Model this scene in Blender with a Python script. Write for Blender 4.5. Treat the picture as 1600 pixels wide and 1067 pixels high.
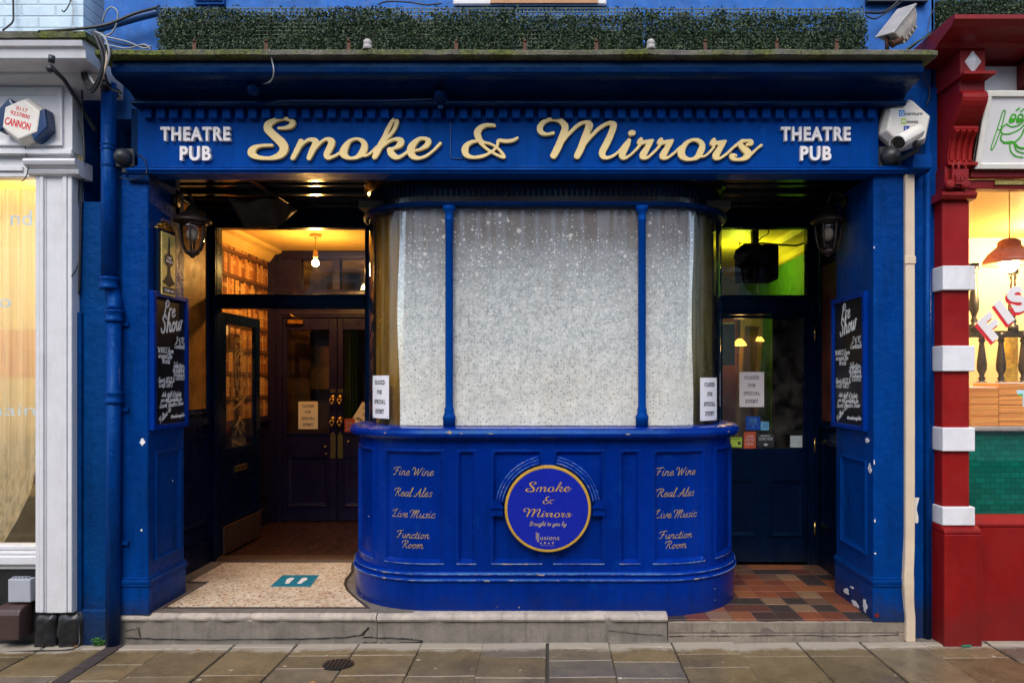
import bpy, bmesh, math, random
import numpy as np
from mathutils import Vector, Matrix, noise as mnoise
R = math.radians
PI = math.pi
rnd = random.Random(11)
sc = bpy.context.scene
for o in list(bpy.data.objects):
    bpy.data.objects.remove(o)
COL = sc.collection

# ------------------------------------------------------------------ camera
FPX, CPX, CPY, DIST, EYE = 1111.0, 860.0, 593.0, 4.63, 1.56
cam = bpy.data.cameras.new('camera')
cam.sensor_width = 36
cam.sensor_fit = 'HORIZONTAL'
cam.lens = FPX / 1600 * 36
cam.shift_x = (800 - CPX) / 1600
cam.shift_y = (CPY - 533.5) / 1600
cam.clip_start, cam.clip_end = 0.05, 500
camo = bpy.data.objects.new('camera', cam)
camo.location = (0, -DIST, EYE)
camo.rotation_euler = (R(90), 0, 0)
COL.objects.link(camo)
sc.camera = camo

# ------------------------------------------------------------------ light
SUN_EL, SUN_AZ = R(48), R(190)
w = bpy.data.worlds.new('World')
sc.world = w
w.use_nodes = True
wn = w.node_tree
bg = wn.nodes['Background']
sky = wn.nodes.new('ShaderNodeTexSky')
sky.sky_type = 'NISHITA'
sky.sun_disc = False
sky.sun_elevation = SUN_EL
sky.sun_rotation = SUN_AZ
sky.air_density = 1.0
sky.dust_density = 2.2
sky.ozone_density = 1.0
wn.links.new(sky.outputs[0], bg.inputs[0])
bg.inputs[1].default_value = 0.15
sl = bpy.data.lights.new('sun', 'SUN')
sl.energy = 0.6
sl.angle = R(38)
sl.color = (1.0, 0.985, 0.965)
so = bpy.data.objects.new('sun', sl)
COL.objects.link(so)
sd = Vector((math.sin(SUN_AZ) * math.cos(SUN_EL), math.cos(SUN_AZ) * math.cos(SUN_EL), math.sin(SUN_EL)))
so.rotation_euler = sd.to_track_quat('Z', 'Y').to_euler()
so.location = sd * 20
sc.view_settings.view_transform = 'Standard'
sc.view_settings.look = 'None'
sc.view_settings.gamma = 1
sc.view_settings.use_curve_mapping = False
sc.view_settings.exposure = 1.18
try:
    sc.cycles.max_bounces = 8
    sc.cycles.transparent_max_bounces = 12
    sc.cycles.use_denoising = True
except Exception:
    pass


def lamp(name, loc, watts, col, rad=0.04):
    l = bpy.data.lights.new(name, 'POINT')
    l.energy, l.color, l.shadow_soft_size = watts, col, rad
    o = bpy.data.objects.new(name, l)
    o.location = loc
    COL.objects.link(o)


def W(px, py, Y=0.0):
    """the point of the place seen at a photo pixel, at distance Y behind the shopfront plane"""
    d = DIST + Y
    return ((px - CPX) * d / FPX, Y, EYE + (CPY - py) * d / FPX)


def X_(px, Y=0.0): return (px - CPX) * (DIST + Y) / FPX
def Z_(py, Y=0.0): return EYE + (CPY - py) * (DIST + Y) / FPX


# ------------------------------------------------------------------ mesh builder
class MB:
    def __init__(s):
        s.v, s.f, s.sm = [], [], []

    def add(s, verts, faces, fn=None, smooth=False):
        b = len(s.v)
        s.v += [tuple(fn(*p)) if fn else tuple(p) for p in verts]
        s.f += [tuple(b + i for i in f) for f in faces]
        s.sm += [smooth] * len(faces)
        return s

    def box(s, x0, x1, y0, y1, z0, z1, fn=None):
        v = [(x, y, z) for z in (z0, z1) for y in (y0, y1) for x in (x0, x1)]
        return s.add(v, [(0, 2, 3, 1), (4, 5, 7, 6), (0, 1, 5, 4), (2, 6, 7, 3), (0, 4, 6, 2), (1, 3, 7, 5)], fn)

    def prism(s, poly, a0, a1, fn=lambda u, v, a: (u, v, a), smooth=False):
        """closed polygon (u,v) carried from a0 to a1"""
        n = len(poly)
        v = [(p[0], p[1], a0) for p in poly] + [(p[0], p[1], a1) for p in poly]
        s.add(v, [tuple(range(n))[::-1], tuple(range(n, 2 * n))], fn)
        b = len(s.v) - 2 * n
        for i in range(n):
            j = (i + 1) % n
            s.f.append((b + i, b + j, b + n + j, b + n + i))
            s.sm.append(smooth)
        return s

    def profx(s, prof, x0, x1, smooth=False):
        """profile of (y,z) run along X"""
        return s.prism(prof, x0, x1, lambda u, v, a: (a, u, v), smooth)

    def loft(s, rings, cap=True, smooth=True, closed=True):
        b = len(s.v)
        n = len(rings[0])
        for r in rings:
            s.v += [tuple(p) for p in r]
        for k in range(len(rings) - 1):
            for i in range(n if closed else n - 1):
                j = (i + 1) % n
                s.f.append((b + k * n + i, b + k * n + j, b + (k + 1) * n + j, b + (k + 1) * n + i))
                s.sm.append(smooth)
        if cap and closed:
            s.f.append(tuple(b + i for i in range(n))[::-1])
            s.f.append(tuple(b + (len(rings) - 1) * n + i for i in range(n)))
            s.sm += [False, False]
        return s

    def tube(s, pts, r, n=8, cap=True):
        pts = [Vector(p) for p in pts]
        rs = r if isinstance(r, (list, tuple)) else [r] * len(pts)
        rings = []
        up = Vector((0, 0, 1))
        prev = None
        for i, p in enumerate(pts):
            t = (pts[min(i + 1, len(pts) - 1)] - pts[max(i - 1, 0)])
            t = t.normalized() if t.length > 1e-9 else Vector((0, 0, 1))
            if prev is None:
                a = up if abs(t.dot(up)) < 0.9 else Vector((1, 0, 0))
                u = t.cross(a).normalized()
            else:
                u = (prev - t * prev.dot(t)).normalized()
            prev = u
            q = t.cross(u)
            rings.append([p + (u * math.cos(2 * PI * k / n) + q * math.sin(2 * PI * k / n)) * rs[i] for k in range(n)])
        return s.loft(rings, cap)

    def lathe(s, prof, c=(0, 0, 0), n=20, axis='z', smooth=True):
        rings = []
        for r, h in prof:
            ring = []
            for k in range(n):
                a = 2 * PI * k / n
                p = (r * math.cos(a), r * math.sin(a), h)
                if axis == 'y':
                    p = (r * math.cos(a), -h, r * math.sin(a))
                elif axis == 'x':
                    p = (h, r * math.cos(a), r * math.sin(a))
                ring.append((c[0] + p[0], c[1] + p[1], c[2] + p[2]))
            rings.append(ring)
        return s.loft(rings, True, smooth)

    def ball(s, c, r, n=14, sz=1.0):
        return s.lathe([(max(r * math.sin(PI * k / 10), 1e-4), -r * sz * math.cos(PI * k / 10)) for k in range(11)], c, n)

    def grid(s, us, vs, fn, smooth=False):
        b = len(s.v)
        for v in vs:
            for u in us:
                s.v.append(tuple(fn(u, v)))
        n = len(us)
        for j in range(len(vs) - 1):
            for i in range(n - 1):
                s.f.append((b + j * n + i, b + j * n + i + 1, b + (j + 1) * n + i + 1, b + (j + 1) * n + i))
                s.sm.append(smooth)
        return s

    def build(s, name, mat, parent=None, bevel=0.0, segs=1, fix=True):
        me = bpy.data.meshes.new(name)
        me.from_pydata(s.v, [], s.f)
        if fix:
            bm = bmesh.new()
            bm.from_mesh(me)
            bmesh.ops.recalc_face_normals(bm, faces=bm.faces)
            bm.to_mesh(me)
            bm.free()
        for p, q in zip(me.polygons, s.sm):
            p.use_smooth = q
        me.materials.append(mat)
        o = bpy.data.objects.new(name, me)
        COL.objects.link(o)
        if parent is not None:
            o.parent = parent
            if parent.type == 'EMPTY':
                o.matrix_parent_inverse = Matrix.Translation(-Vector(parent.location))
        if bevel:
            m = o.modifiers.new('bevel', 'BEVEL')
            m.width, m.segments, m.limit_method, m.angle_limit = bevel, segs, 'ANGLE', R(40)
        return o


def tag(o, label, cat, group=None, kind=None):
    o['label'], o['category'] = label, cat
    if group: o['group'] = group
    if kind: o['kind'] = kind
    return o


def thing(name, label, cat, loc=(0, 0, 0), group=None):
    o = bpy.data.objects.new(name, None)
    o.empty_display_size = 0.1
    o.location = loc
    COL.objects.link(o)
    return tag(o, label, cat, group)


def dup(root, loc, rotz=0.0, label=None):
    r = root.copy()
    COL.objects.link(r)
    r.location = loc
    r.rotation_euler = (0, 0, rotz)
    if label: r['label'] = label
    for ch in list(root.children):
        c = ch.copy()
        COL.objects.link(c)
        c.parent = r
        for g in list(ch.children):
            d = g.copy()
            COL.objects.link(d)
            d.parent = c
    return r


def setting(o):
    o['kind'] = 'structure'
    return o


# ------------------------------------------------------------------ materials
class NT:
    def __init__(s, name):
        s.m = bpy.data.materials.new(name)
        s.m.use_nodes = True
        s.t = s.m.node_tree
        s.b = s.t.nodes['Principled BSDF']
        s.out = s.t.nodes['Material Output']

    def n(s, typ, **kw):
        nd = s.t.nodes.new(typ)
        for k, v in kw.items():
            setattr(nd, k, v)
        return nd

    def l(s, a, b): s.t.links.new(a, b)

    def put(s, sock, v):
        if isinstance(v, (int, float)): sock.default_value = v
        elif isinstance(v, (tuple, list)): sock.default_value = tuple(v) + ((1,) if len(v) == 3 and sock.type == 'RGBA' else ())
        else: s.l(v, sock)

    def math(s, op, a, b=0.0, c=None):
        nd = s.n('ShaderNodeMath', operation=op)
        s.put(nd.inputs[0], a)
        s.put(nd.inputs[1], b)
        if c is not None: s.put(nd.inputs[2], c)
        return nd.outputs[0]

    def pos(s, scale=(1, 1, 1)):
        g = s.n('ShaderNodeNewGeometry').outputs['Position']
        mp = s.n('ShaderNodeMapping')
        mp.inputs['Scale'].default_value = scale
        s.l(g, mp.inputs[0])
        return mp.outputs[0]

    def xyz(s):
        g = s.n('ShaderNodeNewGeometry').outputs['Position']
        q = s.n('ShaderNodeSeparateXYZ')
        s.l(g, q.inputs[0])
        return q.outputs

    def noise(s, scale, detail=4, rough=0.6, stretch=(1, 1, 1), vec=None):
        nd = s.n('ShaderNodeTexNoise')
        nd.inputs['Scale'].default_value = scale
        nd.inputs['Detail'].default_value = detail
        nd.inputs['Roughness'].default_value = rough
        s.l(vec or s.pos(stretch), nd.inputs['Vector'])
        return nd.outputs['Fac']

    def ramp(s, fac, stops, interp='LINEAR'):
        nd = s.n('ShaderNodeValToRGB')
        cr = nd.color_ramp
        cr.interpolation = interp
        while len(cr.elements) < len(stops): cr.elements.new(0.5)
        for e, (p, c) in zip(cr.elements, stops):
            e.position = p
            e.color = (c, c, c, 1) if isinstance(c, (int, float)) else tuple(c) + (1,)
        s.put(nd.inputs[0], fac)
        return nd.outputs[0]

    def mix(s, f, a, b, blend='MIX'):
        nd = s.n('ShaderNodeMix', data_type='RGBA', blend_type=blend)
        s.put(nd.inputs[0], f)
        s.put(nd.inputs[6], a)
        s.put(nd.inputs[7], b)
        return nd.outputs[2]

    def bump(s, h, strength, dist=0.002):
        nd = s.n('ShaderNodeBump')
        nd.inputs['Strength'].default_value = strength
        nd.inputs['Distance'].default_value = dist
        s.put(nd.inputs['Height'], h)
        s.l(nd.outputs[0], s.b.inputs['Normal'])

    def set(s, **kw):
        for k, v in kw.items():
            s.put(s.b.inputs[k.replace('_', ' ')], v)
        return s


def scale_c(c, k): return tuple(min(1, x * k) for x in c)


def plain(name, col, rough=0.5, metal=0.0, var=0.18, ns=9, bump=0.25, bs=60, stretch=(1, 1, 1), spec=0.5, grime=0.0, gcol=(0.03, 0.028, 0.022)):
    n = NT(name)
    f = n.noise(ns, 5, 0.65, stretch)
    c = n.mix(n.ramp(f, [(0.3, 0.0), (0.7, 1.0)]), scale_c(col, 1 - var), scale_c(col, 1 + var))
    if grime:
        g = n.noise(3.1, 8, 0.75, (1.4, 1.4, .5))
        c = n.mix(n.math('MULTIPLY', n.ramp(g, [(0.5, 0.0), (0.75, 1.0)]), grime), c, gcol)
    n.set(Base_Color=c, Roughness=n.ramp(n.noise(ns * 2.3, 3), [(0.3, rough * 0.85), (0.7, min(1, rough * 1.15))]), Metallic=metal, Specular_IOR_Level=spec)
    if bump: n.bump(n.noise(bs, 3, 0.6, stretch), bump)
    return n.m


def gloss_paint(name, col, rough=0.3, chips=0.0, under=(0.62, 0.58, 0.5), lift=0.14, bump=0.35, dirt=0.5, thick=1.0, streak=0.35, spec=0.22):
    """brushed gloss paint: brush marks, uneven coats, rubbed patches, streaks of soot, splashes near the ground, a few chips"""
    n = NT(name)
    big = n.noise(1.7, 6, 0.7, (1, 1, 0.5))
    c = n.mix(n.ramp(big, [(0.3, 0.0), (0.72, 1.0)]), scale_c(col, 0.68), scale_c(col, 1.22))
    brush = n.noise(30, 4, 0.65, (1, 1, 0.06))
    c = n.mix(n.ramp(brush, [(0.35, 0.0), (0.7, streak)]), c, scale_c(col, 0.6))
    scuff = n.ramp(n.noise(8, 10, 0.82, (1, 1, 0.5)), [(0.57, 0.0), (0.74, 1.0)])
    c = n.mix(n.math('MULTIPLY', scuff, lift * 2.0), c, (0.006, 0.17, 0.50) if col[2] > col[0] else scale_c(col, 1.5))
    x, y, z = n.xyz()
    grime = n.ramp(n.noise(2.8, 9, 0.8, (2.4, 2.4, 0.28)), [(0.50, 0.0), (0.76, 1.0)])
    c = n.mix(n.math('MULTIPLY', grime, dirt), c, scale_c(col, 0.18))
    low = n.math('ADD', z, n.math('MULTIPLY', n.math('SUBTRACT', n.noise(9, 8, 0.8), 0.5), 0.55))
    splash = n.ramp(low, [(0.0, 0.65), (0.16, 0.0)])
    c = n.mix(n.math('MULTIPLY', splash, dirt), c, (0.02, 0.021, 0.022))
    r = n.ramp(n.noise(4.2, 6, 0.7), [(0.3, rough * 0.6), (0.7, min(1, rough * 1.7))])
    if chips:
        k = n.ramp(n.noise(26, 3, 0.75), [(1 - chips, 0.0), (1 - chips + 0.012, 1.0)])
        c = n.mix(k, c, under)
        r = n.mix(k, r, (0.8, 0.8, 0.8))
    n.set(Base_Color=c, Roughness=r, Specular_IOR_Level=spec, Specular_Tint=(0.2, 0.6, 1.0) if col[2] > col[0] * 4 else (1, 1, 1))
    h = n.math('ADD', n.math('MULTIPLY', brush, 0.8), n.math('MULTIPLY', n.noise(17, 5, 0.6), 1.8 * thick))
    n.bump(h, bump, 0.003 * thick)
    return n.m


def glass(name, tint=(1, 1, 1), rough=0.0, ior=1.5, dirt=0.0):
    n = NT(name)
    n.t.nodes.remove(n.b)
    tr = n.n('ShaderNodeBsdfTransparent')
    tr.inputs[0].default_value = (*tint, 1)
    gl = n.n('ShaderNodeBsdfGlossy')
    gl.inputs['Roughness'].default_value = rough
    lw = n.n('ShaderNodeLayerWeight')
    lw.inputs[0].default_value = 0.5
    fres = n.math('MULTIPLY_ADD', n.math('POWER', lw.outputs['Facing'], 5.0), 0.96, 0.04)
    mx = n.n('ShaderNodeMixShader')
    n.l(fres, mx.inputs[0])
    n.l(tr.outputs[0], mx.inputs[1])
    n.l(gl.outputs[0], mx.inputs[2])
    res = mx.outputs[0]
    if dirt:
        df = n.n('ShaderNodeBsdfDiffuse')
        df.inputs[0].default_value = (0.6, 0.58, 0.52, 1)
        m2 = n.n('ShaderNodeMixShader')
        n.l(n.math('MULTIPLY', n.ramp(n.noise(9, 7, 0.75), [(0.42, 0.0), (0.8, 1.0)]), dirt), m2.inputs[0])
        n.l(res, m2.inputs[1])
        n.l(df.outputs[0], m2.inputs[2])
        res = m2.outputs[0]
    n.l(res, n.out.inputs[0])
    return n.m


def emit(name, col, s):
    n = NT(name)
    n.set(Base_Color=col, Emission_Color=col, Emission_Strength=s)
    return n.m


BLUE = (0.0002, 0.046, 0.265)
M = {}
M['blue'] = gloss_paint('blue_gloss_paint', BLUE, 0.42, bump=0.35, spec=0.12)
M['blue_worn'] = gloss_paint('worn_blue_paint', (0.0002, 0.039, 0.215), 0.36, chips=0.225, lift=0.16, bump=0.6, dirt=0.95, thick=1.6)
M['blue_soot'] = gloss_paint('sooty_blue_paint', (0.0004, 0.038, 0.17), 0.5, chips=0.2, lift=0.2, bump=0.9, dirt=0.85, thick=1.6)
M['blue_bay'] = gloss_paint('deep_blue_bay_paint', (0.0002, 0.0205, 0.22), 0.22, lift=0.10, bump=0.3, dirt=0.5, spec=0.3)
M['blue_deep'] = gloss_paint('dark_blue_gloss_paint', (0.0003, 0.012, 0.070), 0.28, lift=0.08, dirt=0.7)
M['blue_wall'] = plain('blue_masonry_paint', (0.008, 0.11, 0.40), 0.75, var=0.2, bump=0.7, bs=40, grime=0.5, gcol=(0.02, 0.05, 0.13))
M['navy'] = gloss_paint('navy_paint', (0.0018, 0.007, 0.028), 0.24, lift=0.03, bump=0.15)
M['purple'] = gloss_paint('dark_aubergine_paint', (0.016, 0.011, 0.048), 0.32, lift=0.02, bump=0.15)
M['black_gloss'] = plain('black_gloss_lining', (0.012, 0.012, 0.013), 0.16, var=0.3, bump=0.25, bs=14, stretch=(1, 1, 1))
M['black'] = plain('black_paint', (0.012, 0.012, 0.013), 0.42, var=0.3)
M['cable'] = plain('cable_sheath', (0.008, 0.009, 0.011), 0.5, bump=0)
M['bluecable'] = plain('painted_cable', (0.01, 0.05, 0.16), 0.4, bump=0)
M['greycable'] = plain('grey_cable', (0.3, 0.31, 0.32), 0.5, bump=0)
M['white'] = plain('white_shop_paint', (0.62, 0.62, 0.63), 0.5, var=0.06, bump=0.25, grime=0.22, gcol=(0.25, 0.22, 0.18))
M['whitebox'] = plain('aged_white_plastic', (0.70, 0.66, 0.58), 0.42, var=0.06, bump=0.1, grime=0.35, gcol=(0.3, 0.22, 0.12))
M['cream_letter'] = plain('white_sign_letters', (0.76, 0.72, 0.70), 0.45, var=0.03, bump=0)
M['gold'] = plain('gold_sign_letters', (0.76, 0.57, 0.23), 0.4, var=0.05, bump=0.05)
M['goldpaint'] = plain('gold_signwriting', (0.30, 0.205, 0.085), 0.45, var=0.35, ns=60, bump=0)
M['goldring'] = plain('gold_painted_rim', (0.48, 0.28, 0.035), 0.4, var=0.12, bump=0)
M['medal'] = plain('ultramarine_sign_face', (0.002, 0.012, 0.29), 0.3, var=0.05, bump=0)
M['brass'] = plain('tarnished_brass', (0.62, 0.42, 0.12), 0.3, 1.0, var=0.25, ns=40)
M['iron'] = plain('rusty_iron', (0.10, 0.045, 0.025), 0.8, 0.2, var=0.5, ns=40)
M['lead'] = plain('grey_lead', (0.33, 0.31, 0.29), 0.7, var=0.2)
M['red'] = gloss_paint('red_masonry_paint', (0.25, 0.007, 0.006), 0.42, lift=0.0, bump=0.3, streak=0.08, dirt=0.35)
M['redtrim'] = gloss_paint('red_gloss_paint', (0.22, 0.012, 0.012), 0.33, lift=0.02, bump=0.2)
M['whiteblock'] = plain('white_block_paint', (0.70, 0.69, 0.70), 0.6, var=0.07, bump=0.5, grime=0.3, gcol=(.3, .26, .22))
M['signwhite'] = plain('white_sign_panel', (0.72, 0.70, 0.68), 0.4, var=0.03, bump=0)
M['alu'] = plain('pale_sign_frame', (0.74, 0.71, 0.62), 0.4, var=0.05, bump=0)
M['paper'] = plain('white_paper', (0.74, 0.73, 0.76), 0.7, var=0.03, bump=0)
M['paperwarm'] = plain('cream_paper', (0.76, 0.70, 0.56), 0.7, var=0.03, bump=0)
M['ink'] = plain('black_ink', (0.02, 0.02, 0.022), 0.7, bump=0)
M['redink'] = plain('red_print', (0.62, 0.02, 0.03), 0.5, bump=0)
M['chalk'] = plain('white_chalk_pen', (0.78, 0.78, 0.76), 0.8, var=0.2, ns=120, bump=0)
M['board'] = plain('blackboard', (0.012, 0.012, 0.014), 0.33, var=0.4, bump=0.05)
M['frameblue'] = gloss_paint('bright_blue_frame_paint', (0.0003, 0.028, 0.24), 0.3, lift=0.05)
M['beige'] = plain('beige_plastic_trunking', (0.62, 0.49, 0.35), 0.5, var=0.06, bump=0.1, grime=0.15, gcol=(0.3, 0.2, 0.1))
M['greyplastic'] = plain('grey_plastic', (0.36, 0.38, 0.42), 0.5, var=0.05, bump=0.05)
M['brownplastic'] = plain('brown_plastic', (0.055, 0.03, 0.026), 0.4, var=0.15)
M['darkbrick'] = plain('black_painted_stone', (0.012, 0.012, 0.013), 0.35, var=0.5, ns=14, bump=1.0, bs=22)
M['lampmetal'] = plain('dark_lantern_metal', (0.045, 0.03, 0.024), 0.45, 0.4, var=0.3)
M['lampblack'] = plain('black_lamp_casing', (0.02, 0.023, 0.027), 0.45, var=0.3)
M['opal'] = plain('opal_bulb_glass', (0.75, 0.74, 0.72), 0.3, var=0.02, bump=0)
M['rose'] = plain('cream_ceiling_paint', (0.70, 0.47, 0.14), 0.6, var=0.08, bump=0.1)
M['panelgold'] = plain('ochre_patterned_panel', (0.26, 0.115, 0.018), 0.45, var=0.6, ns=5, bump=0.1, spec=0.2, grime=0.9, gcol=(0.05, 0.02, 0.01))
M['panelrust'] = plain('rust_patterned_panel', (0.14, 0.035, 0.018), 0.4, var=0.5, ns=5, bump=0.1, grime=0.8, gcol=(0.02, 0.01, 0.01))
M['green_wall'] = plain('dark_green_bar_wall', (0.05, 0.17, 0.06), 0.6, var=0.25)
M['teal'] = plain('teal_floor_sticker', (0.0, 0.16, 0.24), 0.5, var=0.12, ns=20, bump=0)
M['stickerblue'] = plain('blue_sticker', (0.005, 0.05, 0.30), 0.4, bump=0)
M['stickerpale'] = plain('light_blue_sticker', (0.10, 0.30, 0.48), 0.4, bump=0)
M['stickerred'] = plain('orange_red_sticker', (0.42, 0.07, 0.03), 0.4, bump=0)
M['stickergreen'] = plain('lime_green_sticker', (0.32, 0.48, 0.05), 0.4, bump=0)
M['stickergrey'] = plain('pale_grey_sticker', (0.42, 0.48, 0.50), 0.4, bump=0)
M['glass'] = glass('window_glass')
M['glass_dirty'] = glass('dusty_window_glass', dirt=0.06)
M['glass_dark'] = glass('bay_window_glass', dirt=0.03)
M['glass_lamp'] = glass('lantern_glass', (0.62, 0.56, 0.50))
M['wood'] = plain('dark_floorboards', (0.045, 0.018, 0.009), 0.3, var=0.5, ns=6, bump=0.3, bs=30, stretch=(6, 0.4, 1))
M['kick'] = plain('brown_timber_board', (0.06, 0.028, 0.014), 0.5, var=0.3, stretch=(1, 1, 5))
M['brownblind'] = plain('tan_window_blind', (0.42, 0.20, 0.09), 0.7, var=0.1)


def stone_mat(name, col, wet=0.0):
    n = NT(name)
    f = n.noise(5, 9, 0.72)
    c = n.mix(n.ramp(f, [(0.3, 0.0), (0.7, 1.0)]), scale_c(col, 0.6), scale_c(col, 1.3))
    sp = n.ramp(n.noise(140, 2, 0.5), [(0.35, 0.0), (0.65, 1.0)])
    c = n.mix(n.math('MULTIPLY', sp, 0.3), c, scale_c(col, 0.45))
    st = n.ramp(n.noise(6, 6, 0.7, (2.5, 1, 0.3)), [(0.52, 0.0), (0.75, 1.0)])
    c = n.mix(n.math('MULTIPLY', st, 0.7), c, scale_c(col, 0.28))
    n.set(Base_Color=c, Roughness=n.ramp(f, [(0.35, 0.45 if wet else 0.75), (0.65, 0.75 if wet else 0.92)]))
    n.bump(n.math('ADD', f, n.math('MULTIPLY', n.noise(60, 4), 0.5)), 0.6, 0.006)
    return n.m


M['stone'] = stone_mat('pale_step_stone', (0.46, 0.395, 0.325))
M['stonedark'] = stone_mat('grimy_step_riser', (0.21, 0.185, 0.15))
M['crack'] = plain('dark_crack', (0.012, 0.011, 0.01), 0.9, bump=0)


def moss_stone():
    n = NT('mossy_coping_stone')
    c = n.mix(n.ramp(n.noise(6, 6), [(0.35, 0.0), (0.65, 1.0)]), (0.06, 0.057, 0.05), (0.17, 0.155, 0.13))
    g = n.ramp(n.noise(2.2, 8, 0.7), [(0.40, 0.0), (0.56, 1.0)])
    c = n.mix(g, c, n.mix(n.ramp(n.noise(45, 4), [(0.35, 0.0), (0.65, 1.0)]), (0.025, 0.032, 0.010), (0.14, 0.16, 0.022)))
    n.set(Base_Color=c, Roughness=0.95)
    n.bump(n.noise(50, 5, 0.7), 1.0, 0.01)
    return n.m


M['moss'] = moss_stone()


def paving_mat():
    n = NT('wet_yorkstone_slabs')
    rpi = n.n('ShaderNodeNewGeometry').outputs['Random Per Island']
    base = n.ramp(rpi, [(0.0, (0.155, 0.105, 0.045)), (0.25, (0.255, 0.175, 0.074)), (0.5, (0.19, 0.127, 0.055)), (0.75, (0.275, 0.188, 0.080)), (0.93, (0.18, 0.15, 0.115)), (1.0, (0.10, 0.085, 0.068))])
    f = n.noise(3.5, 9, 0.75)
    c = n.mix(n.ramp(f, [(0.32, 0.0), (0.7, 1.0)]), n.mix(0.55, base, (0.022, 0.019, 0.015)), n.mix(0.2, base, (0.42, 0.32, 0.18)))
    fine = n.ramp(n.noise(170, 3, 0.6), [(0.3, 0.0), (0.7, 1.0)])
    c = n.mix(n.math('MULTIPLY', fine, 0.35), c, (0.08, 0.068, 0.05))
    x, y, z = n.xyz()
    # dry pale strip sheltered along the foot of the shopfronts
    d = n.math('ADD', y, n.math('MULTIPLY', n.math('SUBTRACT', n.noise(5.5, 6, 0.7), 0.5), 0.26))
    dry = n.ramp(n.math('MULTIPLY_ADD', d, 6.0, 1.25), [(0.3, 0.0), (0.62, 1.0)])
    c = n.mix(n.math('MULTIPLY', dry, 0.8), c, n.mix(fine, (0.42, 0.37, 0.29), (0.33, 0.28, 0.22)))
    vo = n.n('ShaderNodeTexVoronoi')
    vo.inputs['Scale'].default_value = 6.5
    n.l(n.pos(), vo.inputs['Vector'])
    wob = n.math('MULTIPLY', n.math('SUBTRACT', n.noise(40, 2), 0.5), 0.03)
    gum = n.math('LESS_THAN', n.math('ADD', vo.outputs['Distance'], wob), 0.085)
    sel = n.n('ShaderNodeSeparateColor')
    n.l(vo.outputs['Color'], sel.inputs[0])
    gum = n.math('MULTIPLY', gum, n.math('GREATER_THAN', sel.outputs[0], 0.5))
    c = n.mix(n.math('MULTIPLY', gum, 0.75), c, (0.46, 0.42, 0.33))
    r = n.ramp(n.noise(2.7, 7, 0.7), [(0.40, 0.06), (0.60, 0.38)])
    r = n.mix(dry, r, (0.85, 0.85, 0.85))
    n.set(Base_Color=c, Roughness=r, Specular_IOR_Level=0.5)
    n.bump(n.math('ADD', n.noise(22, 5, 0.6), n.math('MULTIPLY', n.noise(140, 3), 0.35)), 0.45, 0.005)
    return n.m


M['paving'] = paving_mat()
M['joint'] = plain('dark_sandy_joint', (0.045, 0.038, 0.03), 0.9, bump=0.6)
M['asphalt'] = plain('asphalt', (0.05, 0.05, 0.052), 0.7, var=0.3, ns=120, bump=0.8)


def tile_mat():
    n = NT('quarry_tiles')
    rpi = n.n('ShaderNodeNewGeometry').outputs['Random Per Island']
    c = n.ramp(rpi, [(0.0, (0.24, 0.062, 0.022)), (0.17, (0.10, 0.026, 0.016)), (0.32, (0.27, 0.085, 0.032)), (0.46, (0.030, 0.024, 0.024)), (0.62, (0.13, 0.068, 0.042)), (0.72, (0.17, 0.045, 0.020)), (0.86, (0.24, 0.14, 0.078)), (0.93, (0.05, 0.026, 0.022))], 'CONSTANT')
    f = n.noise(30, 6, 0.7)
    c = n.mix(n.ramp(f, [(0.3, 0.1), (0.75, 0.5)]), c, (0.075, 0.045, 0.034))
    n.set(Base_Color=c, Roughness=n.ramp(n.noise(7, 5), [(0.3, 0.3), (0.7, 0.6)]))
    n.bump(f, 0.25, 0.002)
    return n.m


M['tile'] = tile_mat()


def terrazzo_mat():
    n = NT('cream_terrazzo')
    vo = n.n('ShaderNodeTexVoronoi')
    vo.inputs['Scale'].default_value = 68
    n.l(n.pos((1, 1, 0)), vo.inputs['Vector'])
    q = n.n('ShaderNodeSeparateColor')
    n.l(vo.outputs['Color'], q.inputs[0])
    chip = n.ramp(q.outputs[0], [(0.0, (0.66, 0.56, 0.42)), (0.36, (0.55, 0.44, 0.30)), (0.58, (0.72, 0.64, 0.52)), (0.76, (0.40, 0.19, 0.09)), (0.87, (0.26, 0.20, 0.14)), (0.95, (0.09, 0.06, 0.045))], 'CONSTANT')
    edge = n.ramp(vo.outputs['Distance'], [(0.35, 0.0), (0.75, 0.6)])
    c = n.mix(edge, chip, (0.58, 0.48, 0.34))
    g = n.ramp(n.noise(4.2, 9, 0.75), [(0.42, 0.0), (0.72, 0.65)])
    c = n.mix(g, c, (0.30, 0.18, 0.08))
    n.set(Base_Color=c, Roughness=n.ramp(n.noise(5, 5), [(0.3, 0.35), (0.7, 0.6)]))
    return n.m


M['terrazzo'] = terrazzo_mat()
M['tband'] = plain('dark_terrazzo_band', (0.035, 0.028, 0.026), 0.5, var=0.4, ns=60)
M['tmargin'] = stone_mat('grey_cement_margin', (0.17, 0.145, 0.12))


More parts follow.
